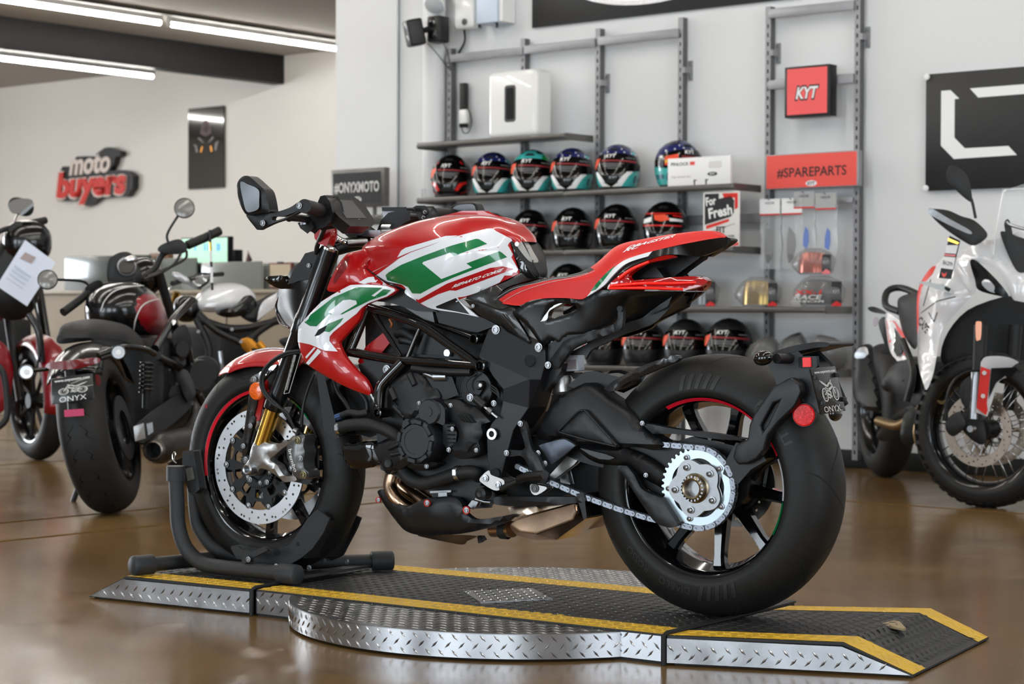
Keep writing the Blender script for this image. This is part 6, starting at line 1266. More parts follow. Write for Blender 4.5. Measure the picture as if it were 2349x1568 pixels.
def helmet(kind,px_,z,face,label,grp,c=8.955,sc=1.):
    P=atC(px_,600,c);P=np.array([P[0],P[1],z+.002]);ang=math.atan2(-P[1],-P[0])+math.radians(face)
    root=thing('helmet',label,'helmet',Matrix.Translation(P) @ Matrix.Rotation(ang,4,'Z') @ Matrix.Scale(sc,4),grp)
    shm={'matt':M['hmatt']}.get(kind,M['hblack']);sh_=hadd(root,'shell','shell',hshell,shm)
    hadd(root,'rim','neck_trim',lambda:(lambda mb:(mb.lathe([(.9,-.004),(1.02,.002),(1.02,.012),(.98,.014)],(0,0,0),(0,0,1),36),setattr(mb,'v',[(p[0]*(.128 if p[0]>0 else .1),p[1]*.094,p[2]+.004) for p in mb.v]),mb)[-1])(MB()),M['blkrub'])
    vis=hadd(root,'visor','visor',lambda:hpatch(VIS,.0035),M['hvis'])
    hadd(root,'vent','top_vent',lambda:hpatch([(-20,.206),(20,.206),(14,.220),(-14,.220)],.004),M['slot'])
    hadd(root,'cvent','chin_vent',lambda:hpatch([(-16,.03),(16,.03),(12,.05),(-12,.05)],.003),M['slot'] if kind != 'matt' else M['blackpl'])
    for s in (-1,1):hadd(root,'piv%d' % s,'visor_pivot',lambda s=s:hpatch([(s*78,.098),(s*92,.098),(s*96,.118),(s*90,.136),(s*78,.136)],.006),M['blackpl'])
    if kind=='graphic':
        for i,(pts,m) in enumerate((([(-60,0.151),(-30,0.161),(-28,0.136),(-58,0.128)],M['white']),([(-25,0.172),(8,0.174),(20,0.146),(-4,0.136),(-20,0.146)],M['orange']),([(18,0.154),(55,0.146),(55,0.134),(18,0.138)],M['white']),([(-60,0.121),(50,0.116),(50,0.110),(-60,0.114)],M['hred']),([(-66,0.176),(60,0.176),(60,0.181),(-66,0.182)],M['hred']),([(26,0.171),(60,0.164),(58,0.158),(30,0.162)],M['hred']))):hadd(root,'g%d' % i,'visor_sticker',lambda pts=pts:hpatch(pts,.0048),m,vis)
    else:
        hadd(root,'kyt','visor_lettering',lambda:htext('KYT',-22,10,.168,.018,.005),M['white'],vis)
        hadd(root,'band','visor_sticker',lambda:hpatch([(-30,0.158),(70,0.148),(72,0.136),(10,0.146),(-32,0.146)],.0044),M['dullred'] if 'dullred' in M else M.setdefault('dullred',mat('visor_red_band',(128,30,34),.5)),vis)
        hadd(root,'ora','visor_sticker',lambda:hpatch([(-76,0.154),(-40,0.166),(-38,0.144),(-48,0.108),(-74,0.110)],.0044),M['orange'],vis)
        hadd(root,'yel','sticker_patch',lambda:hpatch([(-74,0.136),(-60,0.140),(-62,0.124),(-74,0.122)],.0052),M['yellow'],vis)
        for i,(a0,a1,zz) in enumerate(((-30,30,0.138),(-26,24,0.130),(-22,24,0.122),(36,66,0.166),(-10,14,0.112))):hadd(root,'ln%d' % i,'visor_print',lambda a0=a0,a1=a1,zz=zz:hpatch([(a0,zz),(a1,zz-.004),(a1,zz-.0062),(a0,zz-.0026)],.0050),M['txt'],vis)
    if kind in ('turq','turqgreen'):
        for s in (-1,1):
            hadd(root,'tq%d' % s,'side_colour',lambda s=s:hpatch([(s*24,.014),(s*40,.066),(s*54,.090),(s*80,.098),(s*130,.108),(s*140,.05),(s*130,.012)],.0018),M['turq'],sh_)
            hadd(root,'wh%d' % s,'chin_stripe',lambda s=s:hpatch([(s*2,.012),(s*24,.014),(s*40,.066),(s*56,.092),(s*38,.094),(s*24,.066),(s*12,.028)],.0024),M['white'],sh_)
            hadd(root,'no%d' % s,'side_number',lambda s=s:htext('0',s*66-6,s*66+6,.034,.036,.0034),M['navy'],sh_);hadd(root,'lp%d' % s,'side_lettering',lambda s=s:htext('LEOPARD',s*100-20,s*100+20,.044,.020,.0034),M['navy'],sh_)
        crown=[(-110,.150),(-92,.165),(-70,.178),(0,.186),(70,.178),(92,.165),(140,.15),(160,.19),(120,.225),(40,.236),(0,.238),(-40,.236),(-120,.225),(-160,.19)]
        hadd(root,'crown','crown_colour',lambda:hpatch(crown,.0012),M['navy'] if kind=='turq' else M['turq'],sh_)
        if kind=='turq':
            for i,(a,zz) in enumerate(STARS):hadd(root,'st%d' % i,'star',lambda a=a,zz=zz:hpatch([(a+math.degrees(((.0062 if k % 2==0 else .0028)*math.sin(k*PI/5))/.10),zz+(.0062 if k % 2==0 else .0028)*math.cos(k*PI/5)) for k in range(10)],.0026,.02),M['white'],sh_)
            hadd(root,'tqp','crown_patch',lambda:hpatch([(58,.196),(78,.2),(88,.185),(70,.180)],.0022),M['turq'],sh_)
        else:hadd(root,'grp','crown_patch',lambda:hpatch([(40,.18),(70,.178),(110,.16),(130,.19),(90,.215),(50,.21)],.0024),M['hgreen'],sh_)
    if kind=='redblack':
        for s in (-1,1):
            hadd(root,'rd%d' % s,'chin_stripe',lambda s=s:hpatch([(s*18,.036),(s*28,.074),(s*52,.088),(s*60,.078),(s*38,.062),(s*26,.030)],.0024),M['hred'],sh_);hadd(root,'re%d' % s,'side_stripe',lambda s=s:hpatch([(s*30,.014),(s*62,.040),(s*100,.05),(s*64,.03)],.0022),M['hred'],sh_)
            hadd(root,'rf%d' % s,'crown_stripe',lambda s=s:hpatch([(s*44,.178),(s*52,.176),(s*46,.205),(s*40,.200)],.0022),M['hred'],sh_)
    if kind=='matt':
        hadd(root,'mc','chin_ridge',lambda:hpatch([(-4,.012),(4,.012),(36,.084),(26,.086),(0,.038),(-26,.086),(-36,.084)],.0026),M['blackpl'],sh_)
    return root
GB='helmets on the shelf with the white box';GC='plain black helmets in the row above the seat';GE='matt helmets on the lowest shelf'
ZB_,ZC_,ZD_,ZE_=1.488,1.157,.839,.512
helmet('redblack',1036,ZB_,-12,'black helmet with red chin stripes at the open end of the shelf',GB,sc=1.05);helmet('turq',1131,ZB_,-16,'turquoise helmet with navy star crown between the red-striped and the green-topped helmet',GB,sc=1.05)
helmet('turqgreen',1221,ZB_,-12,'turquoise helmet with green patch on the crown',GB,sc=1.05);helmet('turq',1312,ZB_,-16,'turquoise star-crowned helmet just past the green-patched one',GB,sc=1.03)
helmet('turq',1417,ZB_,-16,'turquoise star-crowned helmet under the open wall, before the gap on the shelf',GB,sc=1.05);helmet('turq',1556,ZB_,38,'turquoise star-crowned helmet turned aside, beside the white box',GB,8.985,1.07)
helmet('black',1128,ZC_,-14,'plain black helmet mostly hidden behind the fuel tank and far mirror',GC,sc=.95);helmet('black',1217,ZC_,-14,'plain black helmet just clear of the fuel tank top',GC,sc=.99);helmet('black',1314,ZC_,-14,'plain black helmet in the middle of the row above the seat',GC,sc=1.0);helmet('black',1415,ZC_,-14,'plain black helmet next to the red and white graphic helmet',GC,sc=1.04)
helmet('graphic',1526,ZC_,-8,'black helmet with red and white visor graphics above the tail',GC,sc=1.05)
helmet('black',1305,ZD_,-14,'black helmet showing only its crown over the red seat','helmets hidden behind the seat',sc=1.0);helmet('black',1398,ZD_,-14,'black helmet hidden behind the rising seat, next to the one showing its crown','helmets hidden behind the seat',sc=1.0)
helmet('matt',1386,ZE_,-12,'matt helmet partly hidden by the passenger peg bracket',GE,sc=1.0);helmet('matt',1478,ZE_,-12,'second matt helmet of the lowest row, above the hugger tip',GE,sc=1.03);helmet('matt',1575,ZE_,-12,'third matt helmet of the lowest row, above the rear tyre',GE,sc=1.06);helmet('matt',1673,ZE_,-12,'last matt helmet of the lowest row, beside the bagged parts',GE,sc=1.08)
# ---------------------------------------------------------------- speaker cube
def wbox(name,label,cat,w0,w1,c0,c1,z0,z1,m,bevel=0.,seg=2,group=None):
    root=thing(name,label,cat,wc((w0+w1)/2,c0,z0),group);return root,wloc(root,'body',w0,w1,c0,c1,z0,z1,m,bevel,seg)
def wloc(root,name,w0,w1,c0,c1,z0,z1,m,bevel=0.,seg=2,parent=None):
    o=root.matrix_world.translation;O=np.array(o);mb=MB();mb.hexa([wc(w0,c0,z0)-O,wc(w1,c0,z0)-O,wc(w1,c1,z0)-O,wc(w0,c1,z0)-O],[wc(w0,c0,z1)-O,wc(w1,c0,z1)-O,wc(w1,c1,z1)-O,wc(w0,c1,z1)-O]);return mb.obj(name,m,parent or root,bevel=bevel,seg=seg)
ZDIR=np.array([0,0,1.])
def wtext(root,name,s,w,z,c,h,m,parent=None,width=None,bold=.02,shear=0.,tilt=0.):
    O=np.array(root.matrix_world.translation);ux=DW*math.cos(tilt)+ZDIR*math.sin(tilt);uy=-DW*math.sin(tilt)+ZDIR*math.cos(tilt);return text_on(name,s,wc(w,c,z)-O,ux,uy,h,m,parent or root,bold=bold,shear=shear,width=width)
def wpoly(root,name,pts,c,m,parent=None,th=0.):
    """flat outline in (w, z) on the plane c"""
    O=np.array(root.matrix_world.translation);P=[wc(w,c,z)-O for w,z in pts];V,T,_=cdt(pts);mb=MB();mb.add([wc(v[0],c,v[1])-O for v in V],T);return mb.obj(name,m,parent or root,sharp=0)
WZ=lambda x,y,c:atC(x,y,c)[2]
WX=lambda x,c:atC(x,300,c)@DW
r_,b_=wbox('speaker_cube','white glossy speaker cube with a black slot on the top shelf','speaker',WX(1117,8.86),WX(1229,8.86),8.86,9.02,1.816,2.205,M['whitepl'],.035,5)
def rrect(w0,w1,z0,z1,r,n=5):
    out=[]
    for cx,cz,a in ((w1-r,z1-r,0),(w0+r,z1-r,90),(w0+r,z0+r,180),(w1-r,z0+r,270)):out+=[(cx+r*math.cos(math.radians(a+90*k/n)),cz+r*math.sin(math.radians(a+90*k/n))) for k in range(n+1)]
    return out
sl_=wpoly(r_,'slot_frame',rrect(WX(1157,8.86),WX(1183,8.86),1.905,2.118,.018),8.8595,mat('slot_frame_grey',(70,70,72),.4));wpoly(r_,'slot_opening',rrect(WX(1161,8.86),WX(1179,8.86),1.92,2.103,.012),8.859,mat('opening_black',(3,3,3),.8),sl_)
# hashtag sign on its stand
r_,b_=wbox('hashtag_sign','black hashtag sign with white lettering in a grey frame on a stand','sign',-8.83,-8.37,8.86,8.905,1.45,1.69,M['shelf'],.004)
wloc(r_,'sign_face',-8.811,-8.402,8.858,8.862,1.474,1.666,M['signblk']);wtext(r_,'sign_lettering','#ONYXMOTO',-8.606,1.576,8.857,.060,M['offw'],width=.385,bold=.03)
mb=MB();O_=np.array(r_.matrix_world.translation)
def oval(root,name,w,z,c,a,b,m,parent=None):return wpoly(root,name,[(w+a*math.cos(2*PI*i/24),z+b*math.sin(2*PI*i/24)) for i in range(24)],c,m,parent)
ov=oval(r_,'oval_logo',-8.60,1.498,8.8575,.036,.019,M['offw']);wtext(r_,'logo_lettering','KYT',-8.60,1.498,8.8565,.018,M['signblk'],ov,.05,.03,.2)
for w in (-8.715,-8.475):wloc(r_,'stand_post',w-.009,w+.009,8.874,8.892,1.402,1.452,M['shelf'])
r_,b_=wbox('rack_bar','grey bar rack carrying the black hashtag sign, mostly hidden behind the motorcycle','rack',-8.83,-8.375,8.85,8.91,1.34,1.40,M['shelf'],.004);wloc(r_,'end_block',-8.375,-8.345,8.84,8.92,1.20,1.41,M['galvd'],.003)
for w in (-8.82,-8.36):wloc(r_,'rack_leg',w-.014,w+.014,8.866,8.894,.0,1.34,M['shelf'])
for z in (.45,.95):wloc(r_,'rack_rail',-8.82,-8.36,8.872,8.888,z,z+.03,M['shelf'])
for w in (-8.82,-8.36):wloc(r_,'rack_foot',w-.02,w+.02,8.72,9.04,0,.03,M['shelf'])
# white box with printing, visor insert packaging
r_,b_=wbox('visor_insert_box','white carton with small printing leaning at the shelf end beside the helmet','box',-6.236,-5.832,8.822,8.845,1.489,1.638,M['white'],.003)
wtext(r_,'box_lettering','PINLOCK',-6.1550,1.606,8.8215,.017,M['ink'],width=.115,bold=.01);wpoly(r_,'red_square',[(-6.0900,1.597),(-6.0580,1.597),(-6.0580,1.616),(-6.0900,1.616)],8.8214,M['coral2'])
wtext(r_,'box_lettering','Fog resistant lens',-6.1450,1.538,8.8215,.010,M['grey'],width=.125,bold=0);ov=oval(r_,'oval_logo',-5.9450,1.545,8.8214,.032,.011,M['ink']);wtext(r_,'logo_lettering','KYT',-5.9450,1.545,8.821,.011,M['white'],ov,.03,.03)
for w in (-6.0600,-5.9850):wpoly(r_,'package_mark',[(w-.004,1.49),(w+.004,1.49),(w+.004,1.512),(w+.015,1.514),(w+.015,1.518),(w-.006,1.518)],8.8214,M['ink'])
wpoly(r_,'faint_print',rrect(-5.9700,-5.8850,1.575,1.612,.01),8.8214,mat('faint_print',(218,216,214),.5))
# small bracket at the open end of that shelf
mb=MB();q0=wc(-8.06,8.86,1.49);mb.tube([q0,q0+np.array([0,0,.05]),q0+DW*.03+np.array([0,0,.05]),q0+DW*.03],.004,8);tag(mb.obj('wire_hook',M['steel']),'small wire hook at the open end of the turquoise helmet shelf','hook')
# fresh fit card
r_,b_=wbox('fresh_fit_card','white card sign with black and red slanted blocks reading fresh fit','sign',-6.0120,-5.7820,8.835,8.842,1.158,1.45,mat('card_white',(222,220,216),.5),.001);c_=8.8345
wpoly(r_,'black_block',[(-6.0020,1.44),(-5.9120,1.44),(-5.9120,1.412),(-5.8370,1.425),(-5.8150,1.40),(-5.8170,1.335),(-5.8370,1.315),(-6.0020,1.275)],c_,M['signblk']);wpoly(r_,'red_block',[(-5.8920,1.44),(-5.7920,1.44),(-5.7920,1.36),(-5.8120,1.352),(-5.8120,1.415),(-5.8770,1.41)],c_,M['red']);wpoly(r_,'red_block',[(-5.9920,1.272),(-5.8470,1.305),(-5.8470,1.29),(-5.9920,1.252)],c_+.0001,M['red'])
wtext(r_,'card_lettering','For',-5.9620,1.402,c_-.0005,.042,M['white'],width=.065,bold=.03,tilt=.12);wtext(r_,'card_lettering','Fresh',-5.9020,1.345,c_-.0005,.052,M['white'],width=.15,bold=.03,tilt=.14);wtext(r_,'card_lettering','FIT',-5.8970,1.247,c_-.0005,.034,M['ink'],width=.06,bold=.03)
wtext(r_,'card_lettering','USE DISPOSABLE LINER',-5.8970,1.213,c_-.0005,.010,M['ink'],width=.17);wtext(r_,'card_lettering','WHEN TRYING ON HELMETS',-5.8970,1.188,c_-.0005,.009,M['ink'],width=.17);wpoly(r_,'red_corner',[(-5.8470,1.163),(-5.7870,1.163),(-5.7870,1.18)],c_,M['red'])
for pts in ([(-5.9970,1.232),(-5.9270,1.250),(-5.9270,1.2475),(-5.9970,1.2295)],[(-5.8770,1.262),(-5.8120,1.28),(-5.8120,1.2775),(-5.8770,1.2595)]):wpoly(r_,'accent_line',pts,c_,M['ink'])
# red square sign and red hashtag sign
r_,b_=wbox('square_sign','square coral sign in a black frame between the two tall uprights','sign',WX(1799,9.0),WX(1903,9.0),9.0,9.072,WZ(1799,271,9.0),WZ(1799,155,9.0),M['blackpl'],.004);wpoly(r_,'sign_face',rrect(WX(1805,9.0),WX(1897,9.0),WZ(1799,265,9.0),WZ(1799,160,9.0),.003),8.9993,M['coral'])
wtext(r_,'logo_outline','KYT',WX(1851,9.0),WZ(1851,212,9.0),8.9988,.066,M['ink'],width=.150,bold=.075,shear=.25);wtext(r_,'sign_lettering','KYT',WX(1851,9.0),WZ(1851,212,9.0),8.9982,.058,M['white'],width=.136,bold=.03,shear=.25)
r_,b_=wbox('spare_parts_sign','long red hashtag sign hung below the square sign','sign',WX(1757,9.03),WX(1970,9.03),9.03,9.07,WZ(1757,435,9.03),WZ(1757,356,9.03),M['galv'],.003);wpoly(r_,'sign_face',[(WX(1759,9.03),WZ(1757,433,9.03)),(WX(1966,9.03),WZ(1757,433,9.03)),(WX(1966,9.03),WZ(1757,358,9.03)),(WX(1759,9.03),WZ(1757,358,9.03))],9.0293,M['coral2'])
wtext(r_,'sign_lettering','#SPAREPARTS',WX(1862,9.03),WZ(1862,393,9.03),9.0288,.048,M['ink'],width=.42,bold=.012);ov=oval(r_,'oval_logo',WX(1862,9.03),WZ(1862,420,9.03),9.0288,.034,.015,M['white']);wtext(r_,'logo_lettering','KYT',WX(1862,9.03),WZ(1862,420,9.03),9.0282,.017,M['ink'],ov,.045,.03,.2)
# clear bags on the hanging rail
M['bag']=mat('clear_bag',(226,230,232),.12,trans=0.,alpha=.22,coat=.4);M['vbag']=mat('smoky_bag',(150,150,150),.2,alpha=.42,coat=.3)
def bag(w,label,tint,hh=.36,hm=None,dz=0.):
    root=thing('clear_bag',label,'bag',wc(w,8.99,1.395+dz));O=np.array(root.matrix_world.translation);q=lambda u,z,k=0.:wc(w+u,8.99+k,1.40+z+dz)-O
    mb=MB();n=7;V=[]
    for s in (-1,1):
        for i in range(n+1):
            for j in range(5):x=-.062+.124*j/4;V.append(q(x+.004*math.sin(i*1.7),-hh*i/n,s*.010*math.sin(PI*(i+.4)/(n+.8))*(1-(2*j/4-1)**2)+.003*math.sin(i*2+j)))
    mb.add(V,[(k*(n+1)*5+i*5+j,k*(n+1)*5+i*5+j+1,k*(n+1)*5+i*5+j+6,k*(n+1)*5+i*5+j+5) for k in (0,1) for i in range(n) for j in range(4)]);mb.obj('bag_film',M['bag'],root,sharp=0,fix=False)
    mb=MB();mb.hexa([q(-.062,-.07,-.014),q(.062,-.07,-.014),q(.062,-.07,-.010),q(-.062,-.07,-.010)],[q(-.062,.01,-.014),q(.062,.01,-.014),q(.062,.01,-.010),q(-.062,.01,-.010)]);hd=mb.obj('header_card',hm or M['white'],root)
    mb=MB();mb.add([q(-.062,-.076,-.0143),q(.062,-.076,-.0143),q(.062,-.068,-.0143),q(-.062,-.068,-.0143)],[(0,1,2,3)]);mb.obj('red_line',M['red'],hd);text_on('header_lettering','VISOR',q(0,-.012,-.0148),DW,ZDIR,.012,M['ink'],hd,width=.06)
    mb=MB();P=[(-.02,-.14),(.012,-.18),(.02,-.24),(.004,-.30),(-.02,-.33),(-.034,-.27),(-.03,-.2)] if tint is M['grey'] else [(.004,-.17),(.020,-.19),(.022,-.25),(.010,-.285),(-.010,-.27),(-.008,-.22)]
    mb.add([q(a,b,-.006) for a,b in P]+[q(a,b,.002) for a,b in P],[tuple(range(len(P))),tuple(range(2*len(P)-1,len(P)-1,-1))]+[(i,(i+1) % len(P),(i+1) % len(P)+len(P),i+len(P)) for i in range(len(P))]);mb.obj('visor_part',tint,root)
    mb=MB();mb.tube([q(0,.0,.07),q(0,.006,-.03),q(0,.012,-.035)],.003,8);mb.obj('peg_hook',M['steel'],root);return root
bg=mat('bag_card_grey',(168,170,170),.5);blu=mat('blue_visor',(42,118,226),.1,.3,coat=.6)
bag(-5.685,'clear bag with white header card and a grey part, front of the pair',M['grey']);bag(-5.55,'clear bag with white header card behind the front one of its pair',M['grey']);bag(-5.475,'clear bag with grey header card and a blue mirrored part',blu,.38,bg,.03);bag(-5.345,'second grey-headed clear bag with a blue mirrored part',blu,.36,bg,.02)
# bagged visors on the shelf
def visor_pack(pxc,z,wd,hh,tint,label,card=True,c=8.93,word=None):
    P=atC(pxc,700,c);w0=P@DW;root=thing('bagged_visor',label,'visor',wc(w0,c,z),'visors in clear bags');O=np.array(root.matrix_world.translation);mb=MB();n=20;V=[]
    for k in (0,.004):
        for i in range(n+1):
            a=math.radians(-70+140*i/n);x=math.sin(a)*wd/2;y=-.075*math.cos(a)+.03+k;t=1-.28*abs(math.sin(a))**3
            for j in range(5):zz=(.012+hh*j/4)*1. if j<4 else (.012+hh*t);V.append(wc(w0+x,c+y+.012*(j/4)**2,z+min(zz,.012+hh*t))-O)
    m5=5;f=[(k*(n+1)*5+i*5+j,k*(n+1)*5+(i+1)*5+j,k*(n+1)*5+(i+1)*5+j+1,k*(n+1)*5+i*5+j+1) for k in (0,1) for i in range(n) for j in range(4)];mb.add(V,f);vs=mb.obj('visor_lens',tint,root,sharp=0,fix=False,merge=0)
    mb=MB();V=[];n2=22;lv=7
    for j in range(lv+1):
        for i in range(n2):
            a=2*PI*i/n2;cr_=1+.05*math.sin(3*a+j*1.3)+.03*math.sin(7*a-j*2.1);s=math.sin(PI*(.16+.80*j/lv))**.5;V.append(wc(w0+math.cos(a)*(wd/2+.022)*s*cr_,c+math.sin(a)*.085*s*cr_-.0,z+.003+(hh+.03)*j/lv)-O)
    mb.add(V,[(j*n2+i,j*n2+(i+1) % n2,(j+1)*n2+(i+1) % n2,(j+1)*n2+i) for j in range(lv) for i in range(n2)]+[tuple(lv*n2+i for i in range(n2))]);mb.obj('bag_film',M['vbag'],root,sharp=0)
    if card:
        mb=MB();mb.hexa([wc(w0+wd*.40,c-.05,z+.004)-O,wc(w0+wd*.56,c-.02,z+.004)-O,wc(w0+wd*.56,c-.016,z+.004)-O,wc(w0+wd*.40,c-.046,z+.004)-O],[wc(w0+wd*.40,c-.05,z+hh)-O,wc(w0+wd*.56,c-.02,z+hh)-O,wc(w0+wd*.56,c-.016,z+hh)-O,wc(w0+wd*.40,c-.046,z+hh)-O]);cd_=mb.obj('visor_card',M['signblk'],root)
        mb=MB();mb.add([wc(w0+wd*.40,c-.0505,z+.004)-O,wc(w0+wd*.56,c-.0205,z+.004)-O,wc(w0+wd*.56,c-.0205,z+.016)-O,wc(w0+wd*.48,c-.036,z+.030)-O,wc(w0+wd*.40,c-.0505,z+.012)-O],[(0,1,2,3,4)]);mb.obj('card_flash',M['hred'],cd_)
        text_on('card_logo','KYT',wc(w0+wd*.48,c-.0375,z+hh*.6)-O,DW*.16*wd+DC*.03,ZDIR,.018,M['white'],cd_,width=.03)
    if word:
        for s,dz,h,m in word:text_on('bag_lettering',s,wc(w0-.02,c-.083,z+dz)-O,DW,ZDIR,h,m,root,width=.04+.032*len(s),bold=.02,shear=.2)
    return root
M['smoke']=mat('visor_smoke',(120,124,128),.15,.3,coat=.4);M['gold2']=mat('visor_gold',(196,160,70),.18,.6,coat=.5);M['org2']=mat('visor_orange',(214,92,62),.18,.4,coat=.5);M['drk2']=mat('visor_dark_pack',(52,50,50),.3)
visor_pack(1598,ZD_+.001,.235,.135,M['smoke'],'bagged smoke visor with black card, beside the tail light tip');visor_pack(1740,ZD_+.001,.225,.125,M['gold2'],'bagged gold mirrored visor in the middle of the shelf');visor_pack(1880,ZD_+.001,.25,.13,M['drk2'],'bagged dark visor with red and white lettering at the shelf end',True,8.93,[('XX-1',.075,.022,M['red']),('RACE',.050,.022,M['offw']),('VISOR',.028,.010,M['offw'])]);visor_pack(1866,ZD_+.166,.20,.105,M['org2'],'bagged orange mirrored visor stacked on the dark one')
# dark bagged bundles on the lowest shelf
def bundle(px0,px1,z,hh,label,seed,c=8.94):
    w0=atC(px0,800,c)@DW;w1=atC(px1,800,c)@DW;wm=(w0+w1)/2;root=thing('bagged_bundle',label,'bag',wc(wm,c,z),'dark bagged bundles on the lowest shelf');O=np.array(root.matrix_world.translation);R=random.Random(seed);ph=[R.random()*6 for _ in range(6)]
    def blob(k,lift):
        mb=MB();n=26;lv=9;V=[]
        for j in range(lv+1):
            t=j/lv
            for i in range(n):
                a=2*PI*i/n;s=(math.sin(PI*(.12+.80*t)))**.45*k;cr_=1+.07*math.sin(2*a+ph[0]+3*t)+.04*math.sin(5*a+ph[1]-4*t)+.03*math.sin(9*a+ph[2]+6*t);V.append(wc(wm+math.cos(a)*(w1-w0)/2*s*cr_,c+math.sin(a)*.09*s*cr_,z+.002+lift+(hh-lift)*t*(1+.10*math.sin(a+ph[3])))-O)
        mb.add(V,[(j*n+i,j*n+(i+1) % n,(j+1)*n+(i+1) % n,(j+1)*n+i) for j in range(lv) for i in range(n)]+[tuple(lv*n+i for i in range(n)),tuple(reversed(range(n)))]);return mb
    blob(.86,.003).obj('dark_contents',M['drk2'] if seed % 2 else M['hmatt'],root,sharp=0);blob(1.,.0).obj('bag_film',M['vbag'],root,sharp=0);return root
bundle(1716,1790,ZE_+.001,.155,'crumpled grey bagged bundle beside the last matt helmet',1);bundle(1790,1850,ZE_+.001,.175,'dark bagged bundle behind the plate holder',2);bundle(1850,1950,ZE_+.001,.165,'large dark bagged bundle at the end of the lowest shelf',3)
r_,b_=wbox('carton','small white carton low on the floor, seen through the rear wheel','box',atC(1582,980,8.9)@DW,atC(1611,980,8.9)@DW,8.86,8.95,.0,.30,M['white'],.003);wtext(r_,'carton_lettering','KYT',(atC(1596,980,8.86)@DW),.19,8.8595,.014,M['ink'],width=.05)
# ---------------------------------------------------------------- wall signs, window, banner
r_=thing('logo_sign','large black wall sign with white angular logo and corner screws','sign',wc(-4.3,9.11,1.427));wloc(r_,'board',-4.853,-3.35,9.125,9.150,1.43,2.02,M['signblk'],.002)
s_=lambda x,y:(lambda P:(P@DW,P[2]))(atC(1980+x/3.265,y/3.265,9.125))
for pts in ([(585,680),(655,675),(720,738),(686,742),(684,1030),(762,1110),(1088,1092),(1152,1160),(680,1190),(582,1090)],[(800,662),(1440,612),(1500,640),(1500,680),(862,730)]):wpoly(r_,'logo_stroke',[s_(*p) for p in pts],9.1245,M['white'])
wpoly(r_,'logo_stroke',[(-4.10,1.50),(-4.02,1.50),(-4.02,1.92),(-4.10,1.84)],9.1245,M['white'])
for x,y in ((479,577),(470,1410)):
    P=atC(1980+x/3.265,y/3.265,9.124);m_=MB();m_.lathe([(.016,0),(.016,.006),(.012,.009),(0,.010)],P-np.array(r_.matrix_world.translation),-DC,20);m_.obj('standoff_screw',M['white'],r_)
wn=st(bpy.data.objects.new('window_1',None));COL.objects.link(wn);wn.location=wc(-4.3,9.15,2.15);wn['kind']='structure'
W0,W1,Z0,Z1=-4.852,-3.4,2.14,3.0
for nm,a,b,c,d in (('window_frame',W0,W0+.045,Z0,Z1),('window_frame',W0,W1,Z0,Z0+.04),('window_frame',W0,W1,Z1-.04,Z1),('window_frame',W1-.045,W1,Z0,Z1),('window_mullion',-4.475,-4.418,Z0,Z1),('window_mullion',-3.95,-3.89,Z0,Z1)):wloc(wn,nm,a,b,9.115,9.156,c,d,mat('window_frame_black',(20,20,21),.5),.004)
for a,b in ((W0+.045,-4.475),(-4.418,-3.95),(-3.89,W1-.045)):wloc(wn,'window_pane',a,b,9.146,9.1565,Z0+.04,Z1-.04,mat('dim_glass',(92,90,86),.08,spec=.5))
wloc(wn,'window_jamb',W0+.05,W0+.066,9.13,9.146,Z0+.04,Z1-.04,mat('jamb_grey',(150,148,140),.5))
r_=thing('banner','wide black banner with a silver oval ring high on the wall','banner',wc(-6.6,9.14,2.49));wloc(r_,'banner_panel',-7.44,-5.6,9.135,9.152,2.485,3.42,M['signblk'],.001)
cw,cz=-6.60,2.95
def ringpoly(root,name,a0,b0,a1,b1,c,m,n=64):
    O=np.array(root.matrix_world.translation);mb=MB();V=[]
    for i in range(n):t=2*PI*i/n;V+=[wc(cw+a0*math.cos(t),c,cz+b0*math.sin(t))-O,wc(cw+a1*math.cos(t),c,cz+b1*math.sin(t))-O]
    mb.add(V,[(2*i,2*i+1,(2*i+3) % (2*n),(2*i+2) % (2*n)) for i in range(n)]);return mb.obj(name,m,root,sharp=0)
ringpoly(r_,'silver_ring',.66,.335,.80,.405,9.1345,M['steel']);ringpoly(r_,'ring_highlight',.685,.35,.745,.378,9.134,M['white'])
wtext(r_,'banner_lettering','KYT',cw,cz+.02,9.1345,.34,M['white'],width=1.0,bold=.04,shear=.25)
# speakers, emergency light, panel box, cabling
def spk(pa,pb,rot,label,tilt):
    root=thing('wall_speaker',label,'speaker',pa,'small black wall speakers');R_=Matrix.Rotation(rot,3,'Z') @ Matrix.Rotation(tilt,3,'X')
    mb=MB();mb.box((0,0,0),(.10,.10,.16),R_);b=mb.obj('speaker_body',M['blackpl'],root,bevel=.014,seg=3);o=R_ @ Vector((0,-.0505,0));mb=MB();mb.box(tuple(o),(.088,.003,.146),R_);mb.obj('speaker_grille',M['signblk'],b,bevel=.008)
    for dz in (-.036,.036):
        o=R_ @ Vector((0,-.052,dz));mb=MB();mb.lathe([(.030,0),(.026,.002),(.012,.0005),(0,.003)],tuple(o),tuple(R_ @ Vector((0,-1,0))),20);mb.obj('speaker_cone',M['hblack'],b)
    return root
pA=atC(951,75,8.86);pB=atC(1006,68,8.97);spk(pA,None,-PHI-.55,'black wall speaker tilted outwards on its bracket, nearer the corner',.22);spk(pB,None,-PHI+.05,'black wall speaker mounted square to the wall beside the tilted one',0)
r_=thing('speaker_bracket','black swivel bracket between the two wall speakers','bracket',atC(985,68,8.93));O=np.array(r_.matrix_world.translation);mb=MB();mb.tube([atC(972,70,8.88)-O,atC(985,66,8.92)-O,atC(1000,66,8.96)-O],.018,10);mb.obj('bracket_arm',M['blackpl'],r_);mb=MB();mb.tube([atC(1006,68,9.0)-O,atC(1006,68,9.15)-O],.022,10);mb.obj('wall_mount',M['blackpl'],r_)
